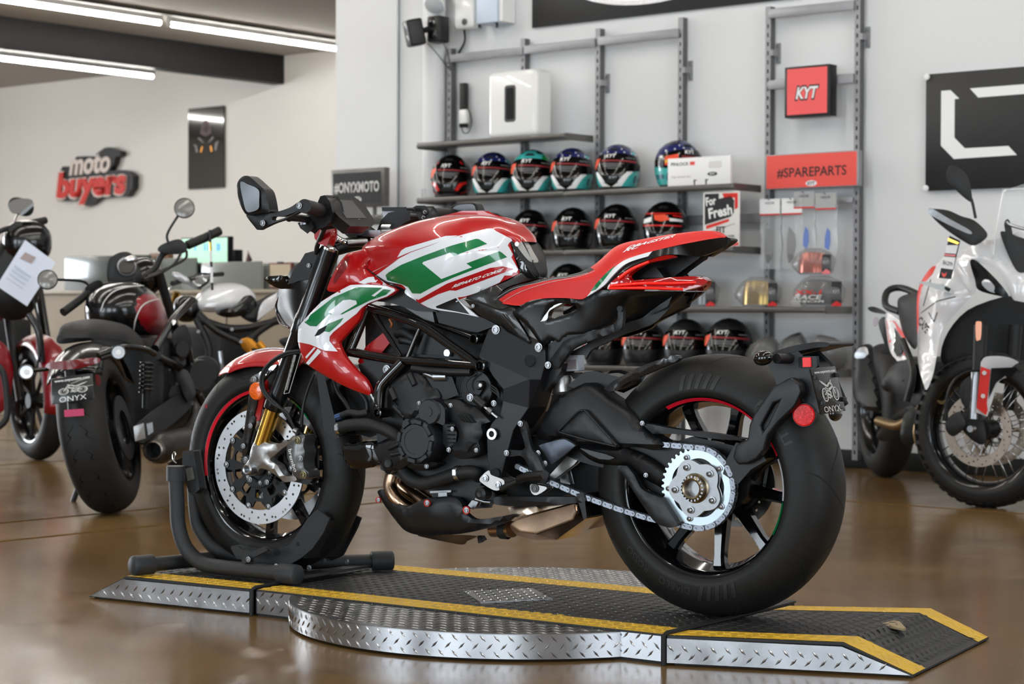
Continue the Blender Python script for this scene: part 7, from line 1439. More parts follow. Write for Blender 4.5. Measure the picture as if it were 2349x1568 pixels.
def cable(pts,r,label,cc,m=None):
    mb=MB();P=[atC(a,b,c) for a,b,c in pts];mb.tube(P,r,7,smooth=5);return tag(mb.obj('cable',m or M['cable'],None,sharp=0),label,'cable','cables by the speakers')
cable([(980,98,8.9),(1000,120,8.97),(1022,148,9.02),(1034,162,9.05)],.003,'thin cable looping from the tilted wall speaker to the upright',0);cable([(1018,100,8.99),(1028,125,9.03),(1034,160,9.06)],.003,'thin cable dropping from the square wall speaker',0);cable([(1065,68,9.12),(1066,95,9.12),(1052,122,9.12)],.007,'dark conduit cable curving below the emergency light',0)
r_=thing('emergency_light','white emergency lamp unit at the top edge beside the panel box','lamp',atC(1058,20,9.06));O=np.array(r_.matrix_world.translation);w0=atC(1040,30,9.06)@DW;wl_=atC(1086,30,9.06)@DW;zz=atC(1058,66,9.06)[2]
wloc(r_,'lamp_housing',w0,wl_,9.06,9.15,zz,zz+.30,M['whitepl'],.02,3);P=atC(1002,2,9.0);m_=MB();m_.lathe([(0,-.02),(.04,-.012),(.062,.02),(.066,.045),(.06,.05)],P-O,(-.25,-.6,-.6),28);m_.obj('lamp_head',M['whitepl'],r_);m_=MB();m_.lathe([(.06,.048),(.03,.058),(0,.06)],P-O,(-.25,-.6,-.6),28);m_.obj('lamp_lens',mat('lamp_lens',(200,205,208),.1,spec=.7),r_);P2=atC(1066,50,9.058);m_=MB();m_.lathe([(.020,-.01),(.020,.004),(.012,.006),(0,.006)],P2-O,-DC,22);m_.obj('test_button',M['galvd'],r_)
m_=MB();m_.tube([P-O+np.array([.02,.05,.03]),wc(w0+.03,9.07,zz+.26)-O],.016,10);m_.obj('lamp_arm',M['whitepl'],r_)
a_=atC(1092,55,9.02);r_,b_=wbox('panel_box','pale blue-white electrical box cut by the top edge','box',a_@DW,atC(1140,55,9.02)@DW,9.02,9.15,a_[2],a_[2]+.35,M['lightsw'],.006);wloc(r_,'box_side',atC(1142,55,9.02)@DW,atC(1150,55,9.02)@DW,9.03,9.15,a_[2],a_[2]+.35,M['white'],.003)
for x in (1100,1140):P=atC(x,59,9.05);m_=MB();m_.tube([P-np.array(r_.matrix_world.translation)+np.array([0,0,.02]),P-np.array(r_.matrix_world.translation)-np.array([0,0,.012])],.009,10);m_.obj('cable_gland',M['blackpl'],r_)
r_=thing('power_strip','black power strip with a white adapter hung beside the slotted upright','power strip',atC(1058,250,9.09));O=np.array(r_.matrix_world.translation)
w0,w1=atC(1053,250,9.09)@DW,atC(1065,250,9.09)@DW;wloc(r_,'strip_body',w0,w1,9.09,9.13,atC(1058,292,9.09)[2],atC(1058,190,9.09)[2],M['blackpl'],.004);wloc(r_,'white_adapter',atC(1053,270,9.07)@DW,atC(1069,270,9.07)@DW,9.07,9.10,atC(1060,283,9.07)[2],atC(1060,251,9.07)[2],M['whitepl'],.004)
mb=MB();mb.tube([atC(x,y,9.08)-O for x,y in ((1064,240),(1076,255),(1082,280),(1076,302),(1064,305),(1058,292))],.003,7,smooth=4);mb.obj('adapter_cable',M['cable'],r_,sharp=0)
# ================================================================ motorcycles in the background
M['bkgl']=mat('cruiser_black_gloss',(8,8,9),.2,coat=.3);M['bkst']=mat('background_satin_black',(20,20,21),.5);M['bktyre']=mat('background_tyre',(24,23,23),.6)
M['maroon']=mat('maroon_paint',(132,10,22),.3,coat=.4);M['mirg']=mat('mirror_grey',(128,126,122),.2,.2);M['amber']=mat('amber_lens',(232,128,20),.25,coat=.5);M['spring']=mat('gold_spring',(206,138,40),.35,.5)
M['clear']=mat('clear_screen',(226,232,234),.05,alpha=.16,coat=.6);M['lampc']=mat('clear_lamp',(190,192,196),.12,.3,coat=.6);M['dkgrey']=mat('engine_dark_grey',(48,48,49),.45,.4);M['pwhite']=mat('pearl_white_paint',(222,222,224),.2,coat=.8);M['rdk']=mat('tail_lens_dark_red',(110,10,14),.2,coat=.7)
class VFrame(Frame):
    """frame at a floor point whose local y axis points back to the camera"""
    def __init__(s,px_,y):
        P=atY(px_,800,y);d=math.atan2(-P[1],-P[0]);super().__init__((P[0],P[1],0),d-PI/2)
    def v(s,w):w=np.asarray(w,float);return np.array([w@s.x,w@s.y,w[2]])
def tubeF(F,name,pts,r,m,parent,n=10,smooth=4):mb=MB();mb.tube([F.px(*p) for p in pts],r,n,smooth=smooth);return mb.obj(name,m,parent,sharp=45)
def ballF(F,name,x,y,lat,r3,m,parent,yaw=0.,pitch=0.,e=2.4,n=14,roll=0.):
    """rounded body (superellipsoid) at a pixel and depth; yaw about the vertical"""
    c=F.px(x,y,lat);mb=MB();V=[];sg=lambda a:math.copysign(abs(a)**(2/e),a);m2=n*2
    R_=Matrix.Rotation(yaw,3,'Z') @ Matrix.Rotation(pitch,3,'Y') @ Matrix.Rotation(roll,3,'X')
    for i in range(n+1):
        t=-PI/2+PI*i/n
        for j in range(m2):
            a=2*PI*j/m2;V.append(np.array(R_ @ Vector((r3[0]*sg(math.cos(t))*sg(math.cos(a)),r3[1]*sg(math.cos(t))*sg(math.sin(a)),r3[2]*sg(math.sin(t)))))+c)
    mb.add(V,[(i*m2+j,i*m2+(j+1) % m2,(i+1)*m2+(j+1) % m2,(i+1)*m2+j) for i in range(n) for j in range(m2)]);return mb.obj(name,m,parent,sharp=0)
def discF(F,name,x,y,lat,r,th,ax,m,parent,n=28):c=F.px(x,y,lat);mb=MB();mb.lathe([(0,-th/2),(r*.96,-th/2),(r,-th/4),(r,th/4),(r*.96,th/2),(0,th/2)],c,ax,n);return mb.obj(name,m,parent,sharp=40)
def pan(F,name,pts,m,parent,th=.03,rnd_=.006,smooth=True,inner=(),res=.02,label=None):return panel(F,name,pts,m,parent,inner=inner,th=th,rnd_=rnd_,smooth=smooth,res=res,n=4,label=label)
def wheelF(F,c,ax,R,w,rb,parent,nm,spokes=0,spm=None,disc=0.,tm=None):
    """c: local centre, ax: local axle vector"""
    t=MB();t.lathe(tyre_profile(R,w,rb,18),c,ax,56);ty=t.obj(nm+'_tyre',tm or M['bktyre'],parent,sharp=0)
    t=MB();t.lathe([(rb,w*.40),(rb+.006,w*.44),(rb-.008,w*.42),(rb-.025,w*.25),(rb-.03,0),(rb-.025,-w*.25),(rb-.008,-w*.42),(rb+.006,-w*.44),(rb,-w*.40)],c,ax,48);t.obj(nm+'_rim',M['bkgl'],parent,sharp=40)
    t=MB();t.lathe([(0,-w*.45),(.04,-w*.45),(.045,0),(.04,w*.45),(0,w*.45)],c,ax,24);t.obj(nm+'_hub',M['bkst'],parent)
    return ty
def axisuv(ax):ax=np.array(ax,float);ax /= np.linalg.norm(ax);u=np.cross([0,0,1.],ax);u /= np.linalg.norm(u);return ax,u,np.cross(ax,u)
# ---------------------------------------------------------------- black cruiser
FC_=VFrame(262,7.98);cz_=thing('motorcycle','black cruiser motorcycle seen from behind, with round mirrors and a plate','motorcycle',FC_.M)
hd=np.array([.045,1.,0]);hd /= np.linalg.norm(hd);lf=np.array([-hd[1],hd[0],0]);ln_=math.radians(11);LU=lf*math.sin(ln_)+np.array([0,0,math.cos(ln_)]);LL=lf*math.cos(ln_)-np.array([0,0,math.sin(ln_)])
Pc=atz(264,1176,0.);cw_=lambda x,y,z:FC_.loc(Pc+hd*x+LL*y+LU*z)
axl=FC_.v(LL);rt_=wheelF(FC_,cw_(0,0,.328),axl,.326,.19,.215,cz_,'rear')
mb=MB()
for i in range(22):
    a0=2*PI*i/22
    for sd in (1,-1):
        V=[]
        for k,(yy,da) in enumerate(((.012,0),(.040,.10),(.028,.13),(.052,.20),(.07,.26))):
            r=.3275-.06*(yy/.095)**2.6;a=a0+da
            for q in (-1,1):V.append(cw_(-(r)*math.sin(a+q*.006),sd*yy,.328+r*math.cos(a+q*.006)))
        mb.add(V,[(2*k,2*k+1,2*k+3,2*k+2) for k in range(4)])
k_=mb.obj('tread_groove',M['tyreg'],rt_,sharp=0,fix=False,merge=0);k_['kind']='stuff'
for k in range(5):
    a=2*PI*k/5;mb=MB();mb.tube([cw_(.04*math.cos(a),-.02,.328+.04*math.sin(a)),cw_(.20*math.cos(a),-.03,.328+.20*math.sin(a))],[.022,.014],8);mb.obj('rear_spoke',M['bkgl'],cz_)
mb=MB();mb.lathe([(.07,-.003),(.13,-.003),(.13,.003),(.07,.003)],cw_(0,-.10,.328),axl,40);mb.obj('rear_brake_disc',M['dkgrey'],cz_)
mb=MB();n=20;V=[]
for i in range(n+1):
    a=math.radians(-58+104*i/n)
    for j in range(9):
        s=-1+j/4;r=.362-.05*abs(s)**2.4;V.append(cw_(-r*math.sin(a),s*.112,.33+r*math.cos(a)))
mb.add(V,[(i*9+j,i*9+j+1,(i+1)*9+j+1,(i+1)*9+j) for i in range(n) for j in range(8)]);fe_=mb.obj('rear_fender',M['bkgl'],cz_,sharp=60,fix=False);md=fe_.modifiers.new('s','SOLIDIFY');md.thickness=.005
yawc=FC_.v(hd);yawc=math.atan2(yawc[1],yawc[0])
def bc(name,x,y,z,r3,m,e=2.4,par=None,pitch=0.):c=cw_(x,y,z);q=FC_.pj(c);return ballF(FC_,name,q[0],q[1],c[1],r3,m,par or cz_,yawc,pitch,e,roll=-ln_)
pan(FC_,'seat',[(135,788,.05),(133,765,.04),(148,742,.0),(200,732,-.10),(255,737,-.2),(300,752,-.35),(335,790,-.45),(320,795,-.3),(270,778,-.12),(200,782,.03)],mat('cruiser_seat',(30,30,31),.55),cz_,.22,.02,inner=[(200,758,.06),(270,760,-.12)])
tk=bc('fuel_tank',.80,.0,.80,(.29,.155,.135),M['bkgl'],2.5,None,.12);bc('tank_side_panel',.80,-.072,.79,(.25,.09,.105),M['maroon'],2.4,tk,.12);bc('tank_console',.82,.0,.905,(.14,.05,.035),M['bkst'],2.4,tk)
tkb=bvh_of(tk,list(tk.children))
def oncast(F,pts,tree,off=.003):
    o=Vector(F.loc(CAM));out=[]
    for a,b in cr([np.array(p,float) for p in pts],5):
        d=ray(a,b);dl=Vector((d@F.x,d@F.y,d[2])).normalized();h=tree.ray_cast(o,dl)
        if h[0] is not None:out.append(np.array(h[0]-dl*off))
    return out
for pts in ([(232,712),(240,690),(262,668),(300,657),(350,655)],[(306,760),(312,730),(326,702),(352,688),(385,684)]):
    q=oncast(FC_,pts,tkb)
    if len(q)>3:mb=MB();mb.tube(q,.0032,6);mb.obj('tank_pinstripe',M['offw'],tk,sharp=0)
# instruments and headlight
pan(FC_,'instrument_pod',[(246,640,-1.0),(248,600,-1.0),(262,584,-1.0),(285,577,-1.0),(303,583,-1.0),(318,612,-1.0),(326,640,-1.0),(300,662,-1.0),(262,660,-1.0)],M['bkst'],cz_,.10,.015)
g_=discF(FC_,'gauge',291,611,-.985,.043,.03,(.15,.9,.45),M['lampc'],cz_);discF(FC_,'gauge_face',291,611,-.965,.037,.012,(.15,.9,.45),mat('gauge_face',(66,62,58),.3),g_)
bc('headlight',1.28,0,.98,(.10,.09,.09),M['bkgl'],2.2);bc('ignition_cap',1.02,-.02,1.05,(.03,.03,.02),M['chrome'],2.2)
# bars
tubeF(FC_,'handlebar',[(195,672,-.70),(240,655,-.86),(300,648,-1.0),(352,618,-1.05),(372,584,-1.06),(400,572,-1.08),(440,560,-1.1)],.014,M['bkst'],cz_,12)
tubeF(FC_,'handgrip',[(145,716,-.55),(180,690,-.62),(205,668,-.70)],.0185,M['blkrub'],cz_,14,0);tubeF(FC_,'handgrip',[(430,562,-1.08),(470,545,-1.12),(504,529,-1.16)],.021,M['blkrub'],cz_,14,0)
pan(FC_,'switch_block',[(362,572,-1.0),(372,560,-1.0),(408,548,-1.0),(425,558,-1.0),(428,575,-1.0),(410,582,-1.0),(375,580,-1.0)],M['bkst'],cz_,.05,.006);pan(FC_,'switch_block',[(195,660,-.66),(225,642,-.68),(238,655,-.70),(225,680,-.70),(205,688,-.68)],M['bkst'],cz_,.05,.006)
tubeF(FC_,'clutch_cable',[(415,580,-1.0),(400,605,-.98),(370,625,-.95),(330,640,-.92)],.006,M['cable'],cz_);tubeF(FC_,'brake_hose',[(428,575,-1.02),(426,592,-1.0),(400,608,-.98),(340,634,-.95)],.006,M['cable'],cz_)
tubeF(FC_,'mirror_stem',[(386,558,-1.0),(383,540,-1.0),(392,520,-1.0),(410,492,-1.0)],.006,M['bkst'],cz_,8);m1=discF(FC_,'mirror',423,477,-1.0,.047,.02,(.1,.95,.2),M['bkst'],cz_);discF(FC_,'mirror_glass',423,477,-.988,.043,.004,(.1,.95,.2),M['mirg'],m1)
tubeF(FC_,'mirror_stem',[(205,655,-.68),(190,645,-.66),(160,642,-.62),(130,641,-.58)],.006,M['bkst'],cz_,8);m1=discF(FC_,'mirror',109,641,-.56,.043,.02,(.1,.95,.2),M['bkst'],cz_);discF(FC_,'mirror_glass',109,641,-.548,.039,.004,(.1,.95,.2),M['mirg'],m1)
# tail
pan(FC_,'tail_light',[(110,845,0.38),(112,832,0.38),(160,826,0.40),(222,820,0.38),(225,832,0.38),(170,846,0.40)],M['rdk'],cz_,.03,.006);tubeF(FC_,'fender_rail',[(225,815,0.30),(280,796,0.22),(330,800,0.10),(355,812,0.00)],.012,M['bkgl'],cz_)
for x,y,l in ((272,808,.26),(61,853,.36)):
    t_=discF(FC_,'turn_signal',x,y,l,.029,.04,(.1,.98,.1),M['bkgl'],cz_);discF(FC_,'signal_lens',x,y,l+.017,.025,.012,(.1,.98,.1),M['lampc'],t_);discF(FC_,'lens_core',x,y,l+.024,.011,.004,(.1,.98,.1),M['white'],t_)
tubeF(FC_,'signal_stalk',[(262,812,0.26),(230,822,0.30)],.009,M['bkgl'],cz_,8,0);tubeF(FC_,'signal_stalk',[(72,850,0.35),(112,846,0.34)],.008,M['bkgl'],cz_,8,0)
pq=[FC_.px(*p) for p in ((117,868,0.40),(213,855,0.40),(216,914,0.42),(119,927,0.42))];pn=np.cross(pq[1]-pq[0],pq[3]-pq[0]);pn /= np.linalg.norm(pn);pn=pn if pn[1]>0 else -pn
mb=MB();mb.hexa([pq[k]-pn*.006 for k in (3,2,1,0)],[pq[k] for k in (3,2,1,0)]);cpl=mb.obj('number_plate',MATS['plate_black'],cz_,bevel=.002)
def cplp(u,v):return pq[0]*(1-u)*(1-v)+pq[1]*u*(1-v)+pq[2]*u*v+pq[3]*(1-u)*v+pn*.0015
def cpl_t(s,u0,u1,v0,h,b=.02):
    V,Fc=text2d(s,b);w=V[:,0].max();mb=MB();mb.add([cplp(u0+(u1-u0)*p[0]/w,v0-h*p[1]) for p in V],Fc);mb.obj('plate_lettering',M['white'],cpl,sharp=0,fix=False)
cpl_t('www.onyxmoto.com',.08,.92,.18,.10);cpl_t('ONYX',.18,.82,.97,.20,-.005);plate_art(lambda u,v:cplp(.16+.70*(1-u),.22+.50*v),cpl,M['offw'],2)
pan(FC_,'side_marker',[(219,860,0.32),(228,862,0.32),(231,880,0.32),(222,884,0.32)],M['rdk'],cz_,.01,.002);pan(FC_,'rear_reflector',[(147,940,0.42),(192,937,0.42),(193,953,0.42),(148,956,0.42)],mat('pink_reflector',(198,66,110.20),.3,coat=.5),cz_,.008,.002,False)
tubeF(FC_,'plate_bracket',[(160,850,0.34),(165,900,0.37),(168,950,0.40)],.02,M['bkst'],cz_,8,0)
# suspension, exhaust, axle blocks, engine mass
tubeF(FC_,'shock_absorber',[(338,830,-.18),(335,935,-.2)],.016,M['bkst'],cz_,12,0)
mb=MB();P=[FC_.px(337-2*t/60,830+70*t/60,-.18) for t in range(61)];mb.tube([p+np.array([.026*math.cos(t*.75),.026*math.sin(t*.75),0]) for t,p in enumerate(P)],.005,6);mb.obj('shock_spring',M['bkgl'],cz_,sharp=0)
mdir=FC_.v(hd*1+np.array([.05,0,.01]));c=FC_.px(352,1032,-.02);mb=MB();mb.lathe([(.030,.02),(.040,.0),(.046,.004),(.047,.03),(.060,.06),(.064,.10),(.066,.30),(.060,.48),(.03,.55),(0,.55)],c,mdir,32);ex=mb.obj('silencer',mat('silencer_grey',(70,66,62),.35,.8),cz_,sharp=30);mb=MB();mb.lathe([(.030,.02),(.022,.06),(0,.061)],c,mdir,24);mb.obj('silencer_bore',M['slot'],ex)
mb=MB();mb.lathe([(.0465,.006),(.032,-.002),(.031,.012)],c,mdir,28);mb.obj('silencer_tip',mat('tip_metal',(128,122,116),.3,.9),ex)
tubeF(FC_,'exhaust_pipe',[(390,1010,-.4),(430,985,-.7),(450,940,-1.0),(440,880,-1.1)],.024,mat('pipe_dark',(44,42,40),.35,.8),cz_)
pan(FC_,'axle_block',[(306,978,.02),(330,970,.02),(334,1005,.02),(310,1012,.02)],M['cast'],cz_,.03,.004,False);pan(FC_,'axle_adjuster',[(336,972,-.0),(350,968,0),(352,990,0),(340,998,0)],M['steel'],cz_,.03,.003,False);pan(FC_,'axle_block',[(150,1014,.02),(158,1012,.02),(164,1044,.02),(154,1046,.02)],M['cast'],cz_,.02,.003,False)
pan(FC_,'swingarm',[(300,990,-.02),(340,950,-.1),(420,900,-.6),(440,930,-.6),(360,1000,-.1),(320,1015,-.02)],M['bkst'],cz_,.04,.006)
mb=MB();o=cw_(.85,0,.50);R_=Matrix.Rotation(yawc,3,'Z');mb.box(o,(.55,.34,.42),R_);mb.obj('engine_block',M['bkst'],cz_,bevel=.04)
for x,y,l,r in ((455,860,-.75,.07),(410,800,-.6,.035),(400,905,-.6,.05)):discF(FC_,'engine_cover',x,y,l,r,.06,(-.5,.8,0),M['dkgrey'],cz_)
for pts in ([(355,800,-.3),(400,730,-.7),(440,690,-.9)],[(360,815,-.3),(420,850,-.7),(470,930,-.9)],[(395,740,-.6),(430,800,-.7),(445,900,-.75)]):tubeF(FC_,'frame_tube',pts,.018,M['bkgl'],cz_)
for pts in ([(395,770,-.55),(425,745,-.6),(440,790,-.62),(415,830,-.6)],[(410,860,-.55),(430,850,-.55),(450,900,-.55),(430,920,-.55)]):pan(FC_,'side_cover',pts,M['dkgrey'],cz_,.03,.008)
for x,y in ((388,848),(460,905),(405,880),(375,770),(440,835)):discF(FC_,'engine_bolt',x,y,-.45,.006,.010,(-.3,.9,0),M['dkgrey'],cz_,12)
wheelF(FC_,cw_(1.50,0,.33),axl,.33,.13,.235,cz_,'front')
for s in (.09,-.09):mb=MB();mb.tube([cw_(1.5,s,.33),cw_(1.22,s,.98)],.022,12);mb.obj('fork_tube',M['bkst'],cz_)
mb=MB();mb.tube([cw_(.55,.14,.35),cw_(.45,.30,-.06+.09)],.012,8);mb.obj('side_stand',M['bkst'],cz_)
# price wand hanging from the right grip
F_=FC_;w_=thing('hanging_tag_cord','black and white beaded cord hanging from the cruiser right grip','cord',FC_.M);mb=MB();mb.tube([F_.px(486,640,-1.1),F_.px(486,652,-1.1)],.006,8)
for i,(y0,y1,m) in enumerate(((527,555,M['cable']),(555,575,M['gold']),(575,600,M['white']),(600,612,M['cable']),(612,648,M['white']),(648,665,M['cable']))):mb=MB();mb.tube([F_.px(481+i*1.0,y0,-1.10),F_.px(482+i*1.0,y1,-1.10)],.006,8);mb.obj('cord_bead',m,w_)
# ---------------------------------------------------------------- white-tanked motorcycle behind
FW=VFrame(560,10.4);wb=thing('motorcycle','naked motorcycle with a white tank and orange shock spring, behind the black cruiser','motorcycle',FW.M)
hw_=np.array([-.80,.60,0]);axw=FW.v(np.array([-hw_[1],hw_[0],0]));Pw=atz(716,1047,0.)
cww=lambda x,y,z:FW.loc(Pw+hw_*x+np.array([-hw_[1],hw_[0],0])*y+np.array([0,0,z]))
wheelF(FW,cww(0,0,.31),axw,.31,.19,.215,wb,'rear');wheelF(FW,cww(1.42,0,.30),axw,.30,.12,.215,wb,'front')
tw=pan(FW,'fuel_tank',[(440,700,.05),(450,680,.05),(480,655,.03),(520,648,.0),(555,652,.0),(580,668,.0),(588,690,.0),(570,700,.06),(530,712,.1),(490,716,.1),(460,714,.08)],M['pwhite'],wb,.22,.05,inner=[(520,682,.12)])
pan(FW,'tank_trim',[(495,716,.12),(540,700,.12),(560,680,.08),(578,678,.06),(588,700,.04),(560,722,.1),(520,728,.12)],M['bkgl'],tw,.05,.01);pan(FW,'seat',[(545,715,.05),(590,690,.0),(625,672,-.05),(650,672,-.05),(610,720,.02),(580,740,.05)],M['bkst'],wb,.2,.02)
pan(FW,'tail_panel',[(590,735,.08,'s'),(594,712,.08),(605,690,.07),(640,668,.02,'s'),(648,690,.02),(620,712,.05)],M['pwhite'],wb,.04,.006)
for pts in ([(455,720,.08),(500,760,.1),(560,790,.1),(590,830,.1)],[(450,730,.08),(540,755,.1),(640,735,.05)],[(560,790,.1),(600,755,.08),(650,725,.03)],[(450,730,.08),(480,800,.1),(470,870,.1)]):tubeF(FW,'frame_tube',pts,.02,M['bkst'],wb,8,3)
mb=MB();mb.box(cww(.80,0,.50),(.5,.34,.46),Matrix.Rotation(math.atan2(FW.v(hw_)[1],FW.v(hw_)[0]),3,'Z'));mb.obj('engine_block',M['bkst'],wb,bevel=.05)
discF(FW,'clutch_cover',470,850,.30,.075,.06,(.1,1,0),M['dkgrey'],wb);discF(FW,'alternator_cover',520,870,.28,.06,.05,(.1,1,0),M['bkst'],wb)
for x,y in ((532,755),(553,783),(455,760),(530,838),(510,840),(425,757)):discF(FW,'engine_bolt',x,y,.30,.009,.012,(.1,1,0),M['galv'],wb,12)
tubeF(FW,'shift_lever',[(505,805,.3),(508,830,.3),(506,860,.3)],.012,M['steel'],wb,8,0)
tubeF(FW,'shock_absorber',[(568,790,.16),(588,808,.16)],.024,M['bkst'],wb,10,0)
mb=MB();P=[FW.px(566+22*t/48,786+22*t/48,.17) for t in range(49)];mb.tube([p+np.array([.032*math.cos(t*.8),.012*math.sin(t*.8)+.0,.022*math.sin(t*.8)]) for t,p in enumerate(P)],.009,7);mb.obj('shock_spring',M['spring'],wb,sharp=0);tubeF(FW,'shock_reservoir',[(592,785,.18),(605,800,.18)],.02,M['spring'],wb,12,0);tubeF(FW,'reservoir_cap',[(605,800,.18),(610,806,.18)],.021,M['steel'],wb,12,0)
pan(FW,'swingarm',[(570,830,.1),(640,850,.08),(720,890,.05),(710,910,.05),(600,870,.08)],M['bkst'],wb,.06,.01);pan(FW,'rear_hugger',[(640,780,.1),(670,772,.08),(690,790,.06),(660,800,.08)],M['bkst'],wb,.05,.01)
tubeF(FW,'handlebar',[(395,650,.25),(430,640,.1),(470,632,-.1),(510,628,-.3)],.013,M['bkst'],wb);pan(FW,'instrument_pod',[(430,650,.0),(445,630,.0),(475,625,.0),(480,645,0),(455,662,0)],M['bkst'],wb,.06,.01);tubeF(FW,'mirror_stem',[(388,665,.2),(400,650,.2),(412,640,.2)],.006,M['lampc'],wb,8,0);ballF(FW,'mirror',415,637,.2,(.05,.02,.02),M['lampc'],wb,0,-.5)
ballF(FW,'headlight',428,708,.02,(.07,.07,.07),M['bkgl'],wb);tubeF(FW,'wind_screen_stay',[(420,640,.1),(480,632,.05)],.004,M['steel'],wb,6,0);pan(FW,'fly_screen',[(418,660,.08),(425,638,.06),(470,630,.0),(478,640,0),(450,660,.06)],M['clear'],wb,.004,0)
for s in (.10,-.10):mb=MB();mb.tube([cww(1.42,s,.30),cww(1.18,s,.92)],.022,10);mb.obj('fork_tube',M['gold'],wb)
mb=MB();mb.tube([cww(.72,.15,.34),cww(.62,.30,.012)],.012,8);mb.obj('side_stand',M['bkst'],wb)
# ---------------------------------------------------------------- maroon motorcycle cut by the edge
FR=VFrame(60,10.6);rb_=thing('motorcycle','maroon motorcycle with a white sheet hung on its bars, cut off by the frame edge','motorcycle',FR.M)
hr=np.array([.58,-.81,0]);lr=np.array([-hr[1],hr[0],0]);axr=FR.v(lr);Pr=atz(88,1054,0.);crw=lambda x,y,z:FR.loc(Pr+hr*x+lr*y+np.array([0,0,z]))
wheelF(FR,crw(0,0,.32),axr,.32,.13,.225,rb_,'front');wheelF(FR,crw(-1.6,0,.32),axr,.32,.17,.215,rb_,'rear')
for k in range(7):a=2*PI*k/7;mb=MB();mb.tube([crw(.03*math.cos(a),-.02,.32+.03*math.sin(a)),crw(.21*math.cos(a),-.02,.32+.21*math.sin(a))],.012,6);mb.obj('wheel_spoke',M['dkgrey'],rb_)
mb=MB();V=[];n=18
for i in range(n+1):
    a=math.radians(-100+150*i/n)
    for j in range(9):s=-1+j/4;r=.36-.06*abs(s)**2.4;V.append(crw(-r*math.sin(a),s*.09,.32+r*math.cos(a)))
mb.add(V,[(i*9+j,i*9+j+1,(i+1)*9+j+1,(i+1)*9+j) for i in range(n) for j in range(8)]);q=mb.obj('front_fender',M['maroon'],rb_,sharp=60,fix=False);md=q.modifiers.new('s','SOLIDIFY');md.thickness=.006
for s in (.10,-.10):mb=MB();mb.tube([crw(0,s,.32),crw(-.28,s,1.02)],.025,12);mb.obj('fork_tube',M['bkgl'] if s>0 else M['dkgrey'],rb_)
pan(FR,'side_fairing',[(-60,790,.1),(-30,770,.1),(10,790,.1),(25,820,.1),(30,870,.1),(10,940,.1),(-60,960,.1)],M['maroon'],rb_,.08,.02);tubeF(FR,'crash_bar',[(-20,830,.25),(5,850,.25),(15,900,.25),(14,960,.25),(-20,990,.25)],.018,M['dkgrey'],rb_)
mb=MB();mb.box(crw(-.85,0,.52),(.6,.4,.5),Matrix.Rotation(math.atan2(FR.v(hr)[1],FR.v(hr)[0]),3,'Z'));mb.obj('engine_block',M['bkst'],rb_,bevel=.05);ballF(FR,'fuel_tank',-110,700,-.1,(.30,.17,.14),M['maroon'],rb_,.4);ballF(FR,'headlight_nacelle',62,556,.0,(.13,.13,.12),M['bkgl'],rb_);ballF(FR,'steering_head',30,640,-.02,(.14,.12,.22),M['bkst'],rb_)
tubeF(FR,'handlebar',[(-40,560,.15),(0,530,.1),(35,520,.05),(70,515,.0),(105,505,-.05)],.014,M['bkst'],rb_);tubeF(FR,'handgrip',[(52,516,.03),(80,510,-.0),(104,505,-.05)],.02,M['blkrub'],rb_,12,0);pan(FR,'switch_block',[(18,528,.1),(30,512,.1),(48,508,.1),(55,530,.1),(35,545,.1)],M['bkst'],rb_,.05,.008)
tubeF(FR,'mirror_stem',[(32,514,.06),(36,500,.06),(42,488,.06)],.005,M['chrome'],rb_,8,0);mr=ballF(FR,'mirror',48,474,.06,(.068,.02,.045),M['bkst'],rb_,0,-.35);pan(FR,'mirror_glass',[(22,482,.085),(20,466,.085),(40,456,.085),(68,456,.085),(75,466,.085),(50,488,.085),(32,490,.085)],M['mirg'],mr,.003,0);pan(FR,'mirror_trim',[(46,490,.09),(74,466,.09),(76,472,.09),(52,493,.09)],M['chrome'],mr,.006,.001)
tubeF(FR,'lower_tube',[(66,720,.1),(88,760,.12),(96,830,.12)],.02,M['bkgl'],rb_);tubeF(FR,'brake_hose',[(60,640,.1),(85,720,.15),(92,800,.15),(80,860,.14)],.007,M['cable'],rb_);mb=MB();mb.tube([crw(-.8,.2,.3),crw(-.8,.36,.012)],.013,8);mb.obj('side_stand',M['bkst'],rb_)
pp=thing('price_sheet','white plastic sleeved sheet hanging tilted from the maroon motorcycle bars','paper',FR.M);q=pan(FR,'sheet',[(58,550,.22),(128,602,.22),(62,702,.25),(-8,655,.25)],mat('sheet_white',(214,222,238),.35,coat=.3),pp,.003,0,False)
pan(FR,'sheet_photo',[(46,592,.2335),(58,578,.2335),(82,590,.2335),(72,604,.2335)],mat('sheet_photo_print',(168,152,150),.5),q,.0008,0,False)
for k in range(5):pan(FR,'sheet_line',[(34-6*k,608+9*k,.244),(72-6*k,634+9*k,.244),(70-6*k,637+9*k,.244),(32-6*k,611+9*k,.244)],mat('sheet_ink',(196,204,222),.5),q,.0008,0,False)
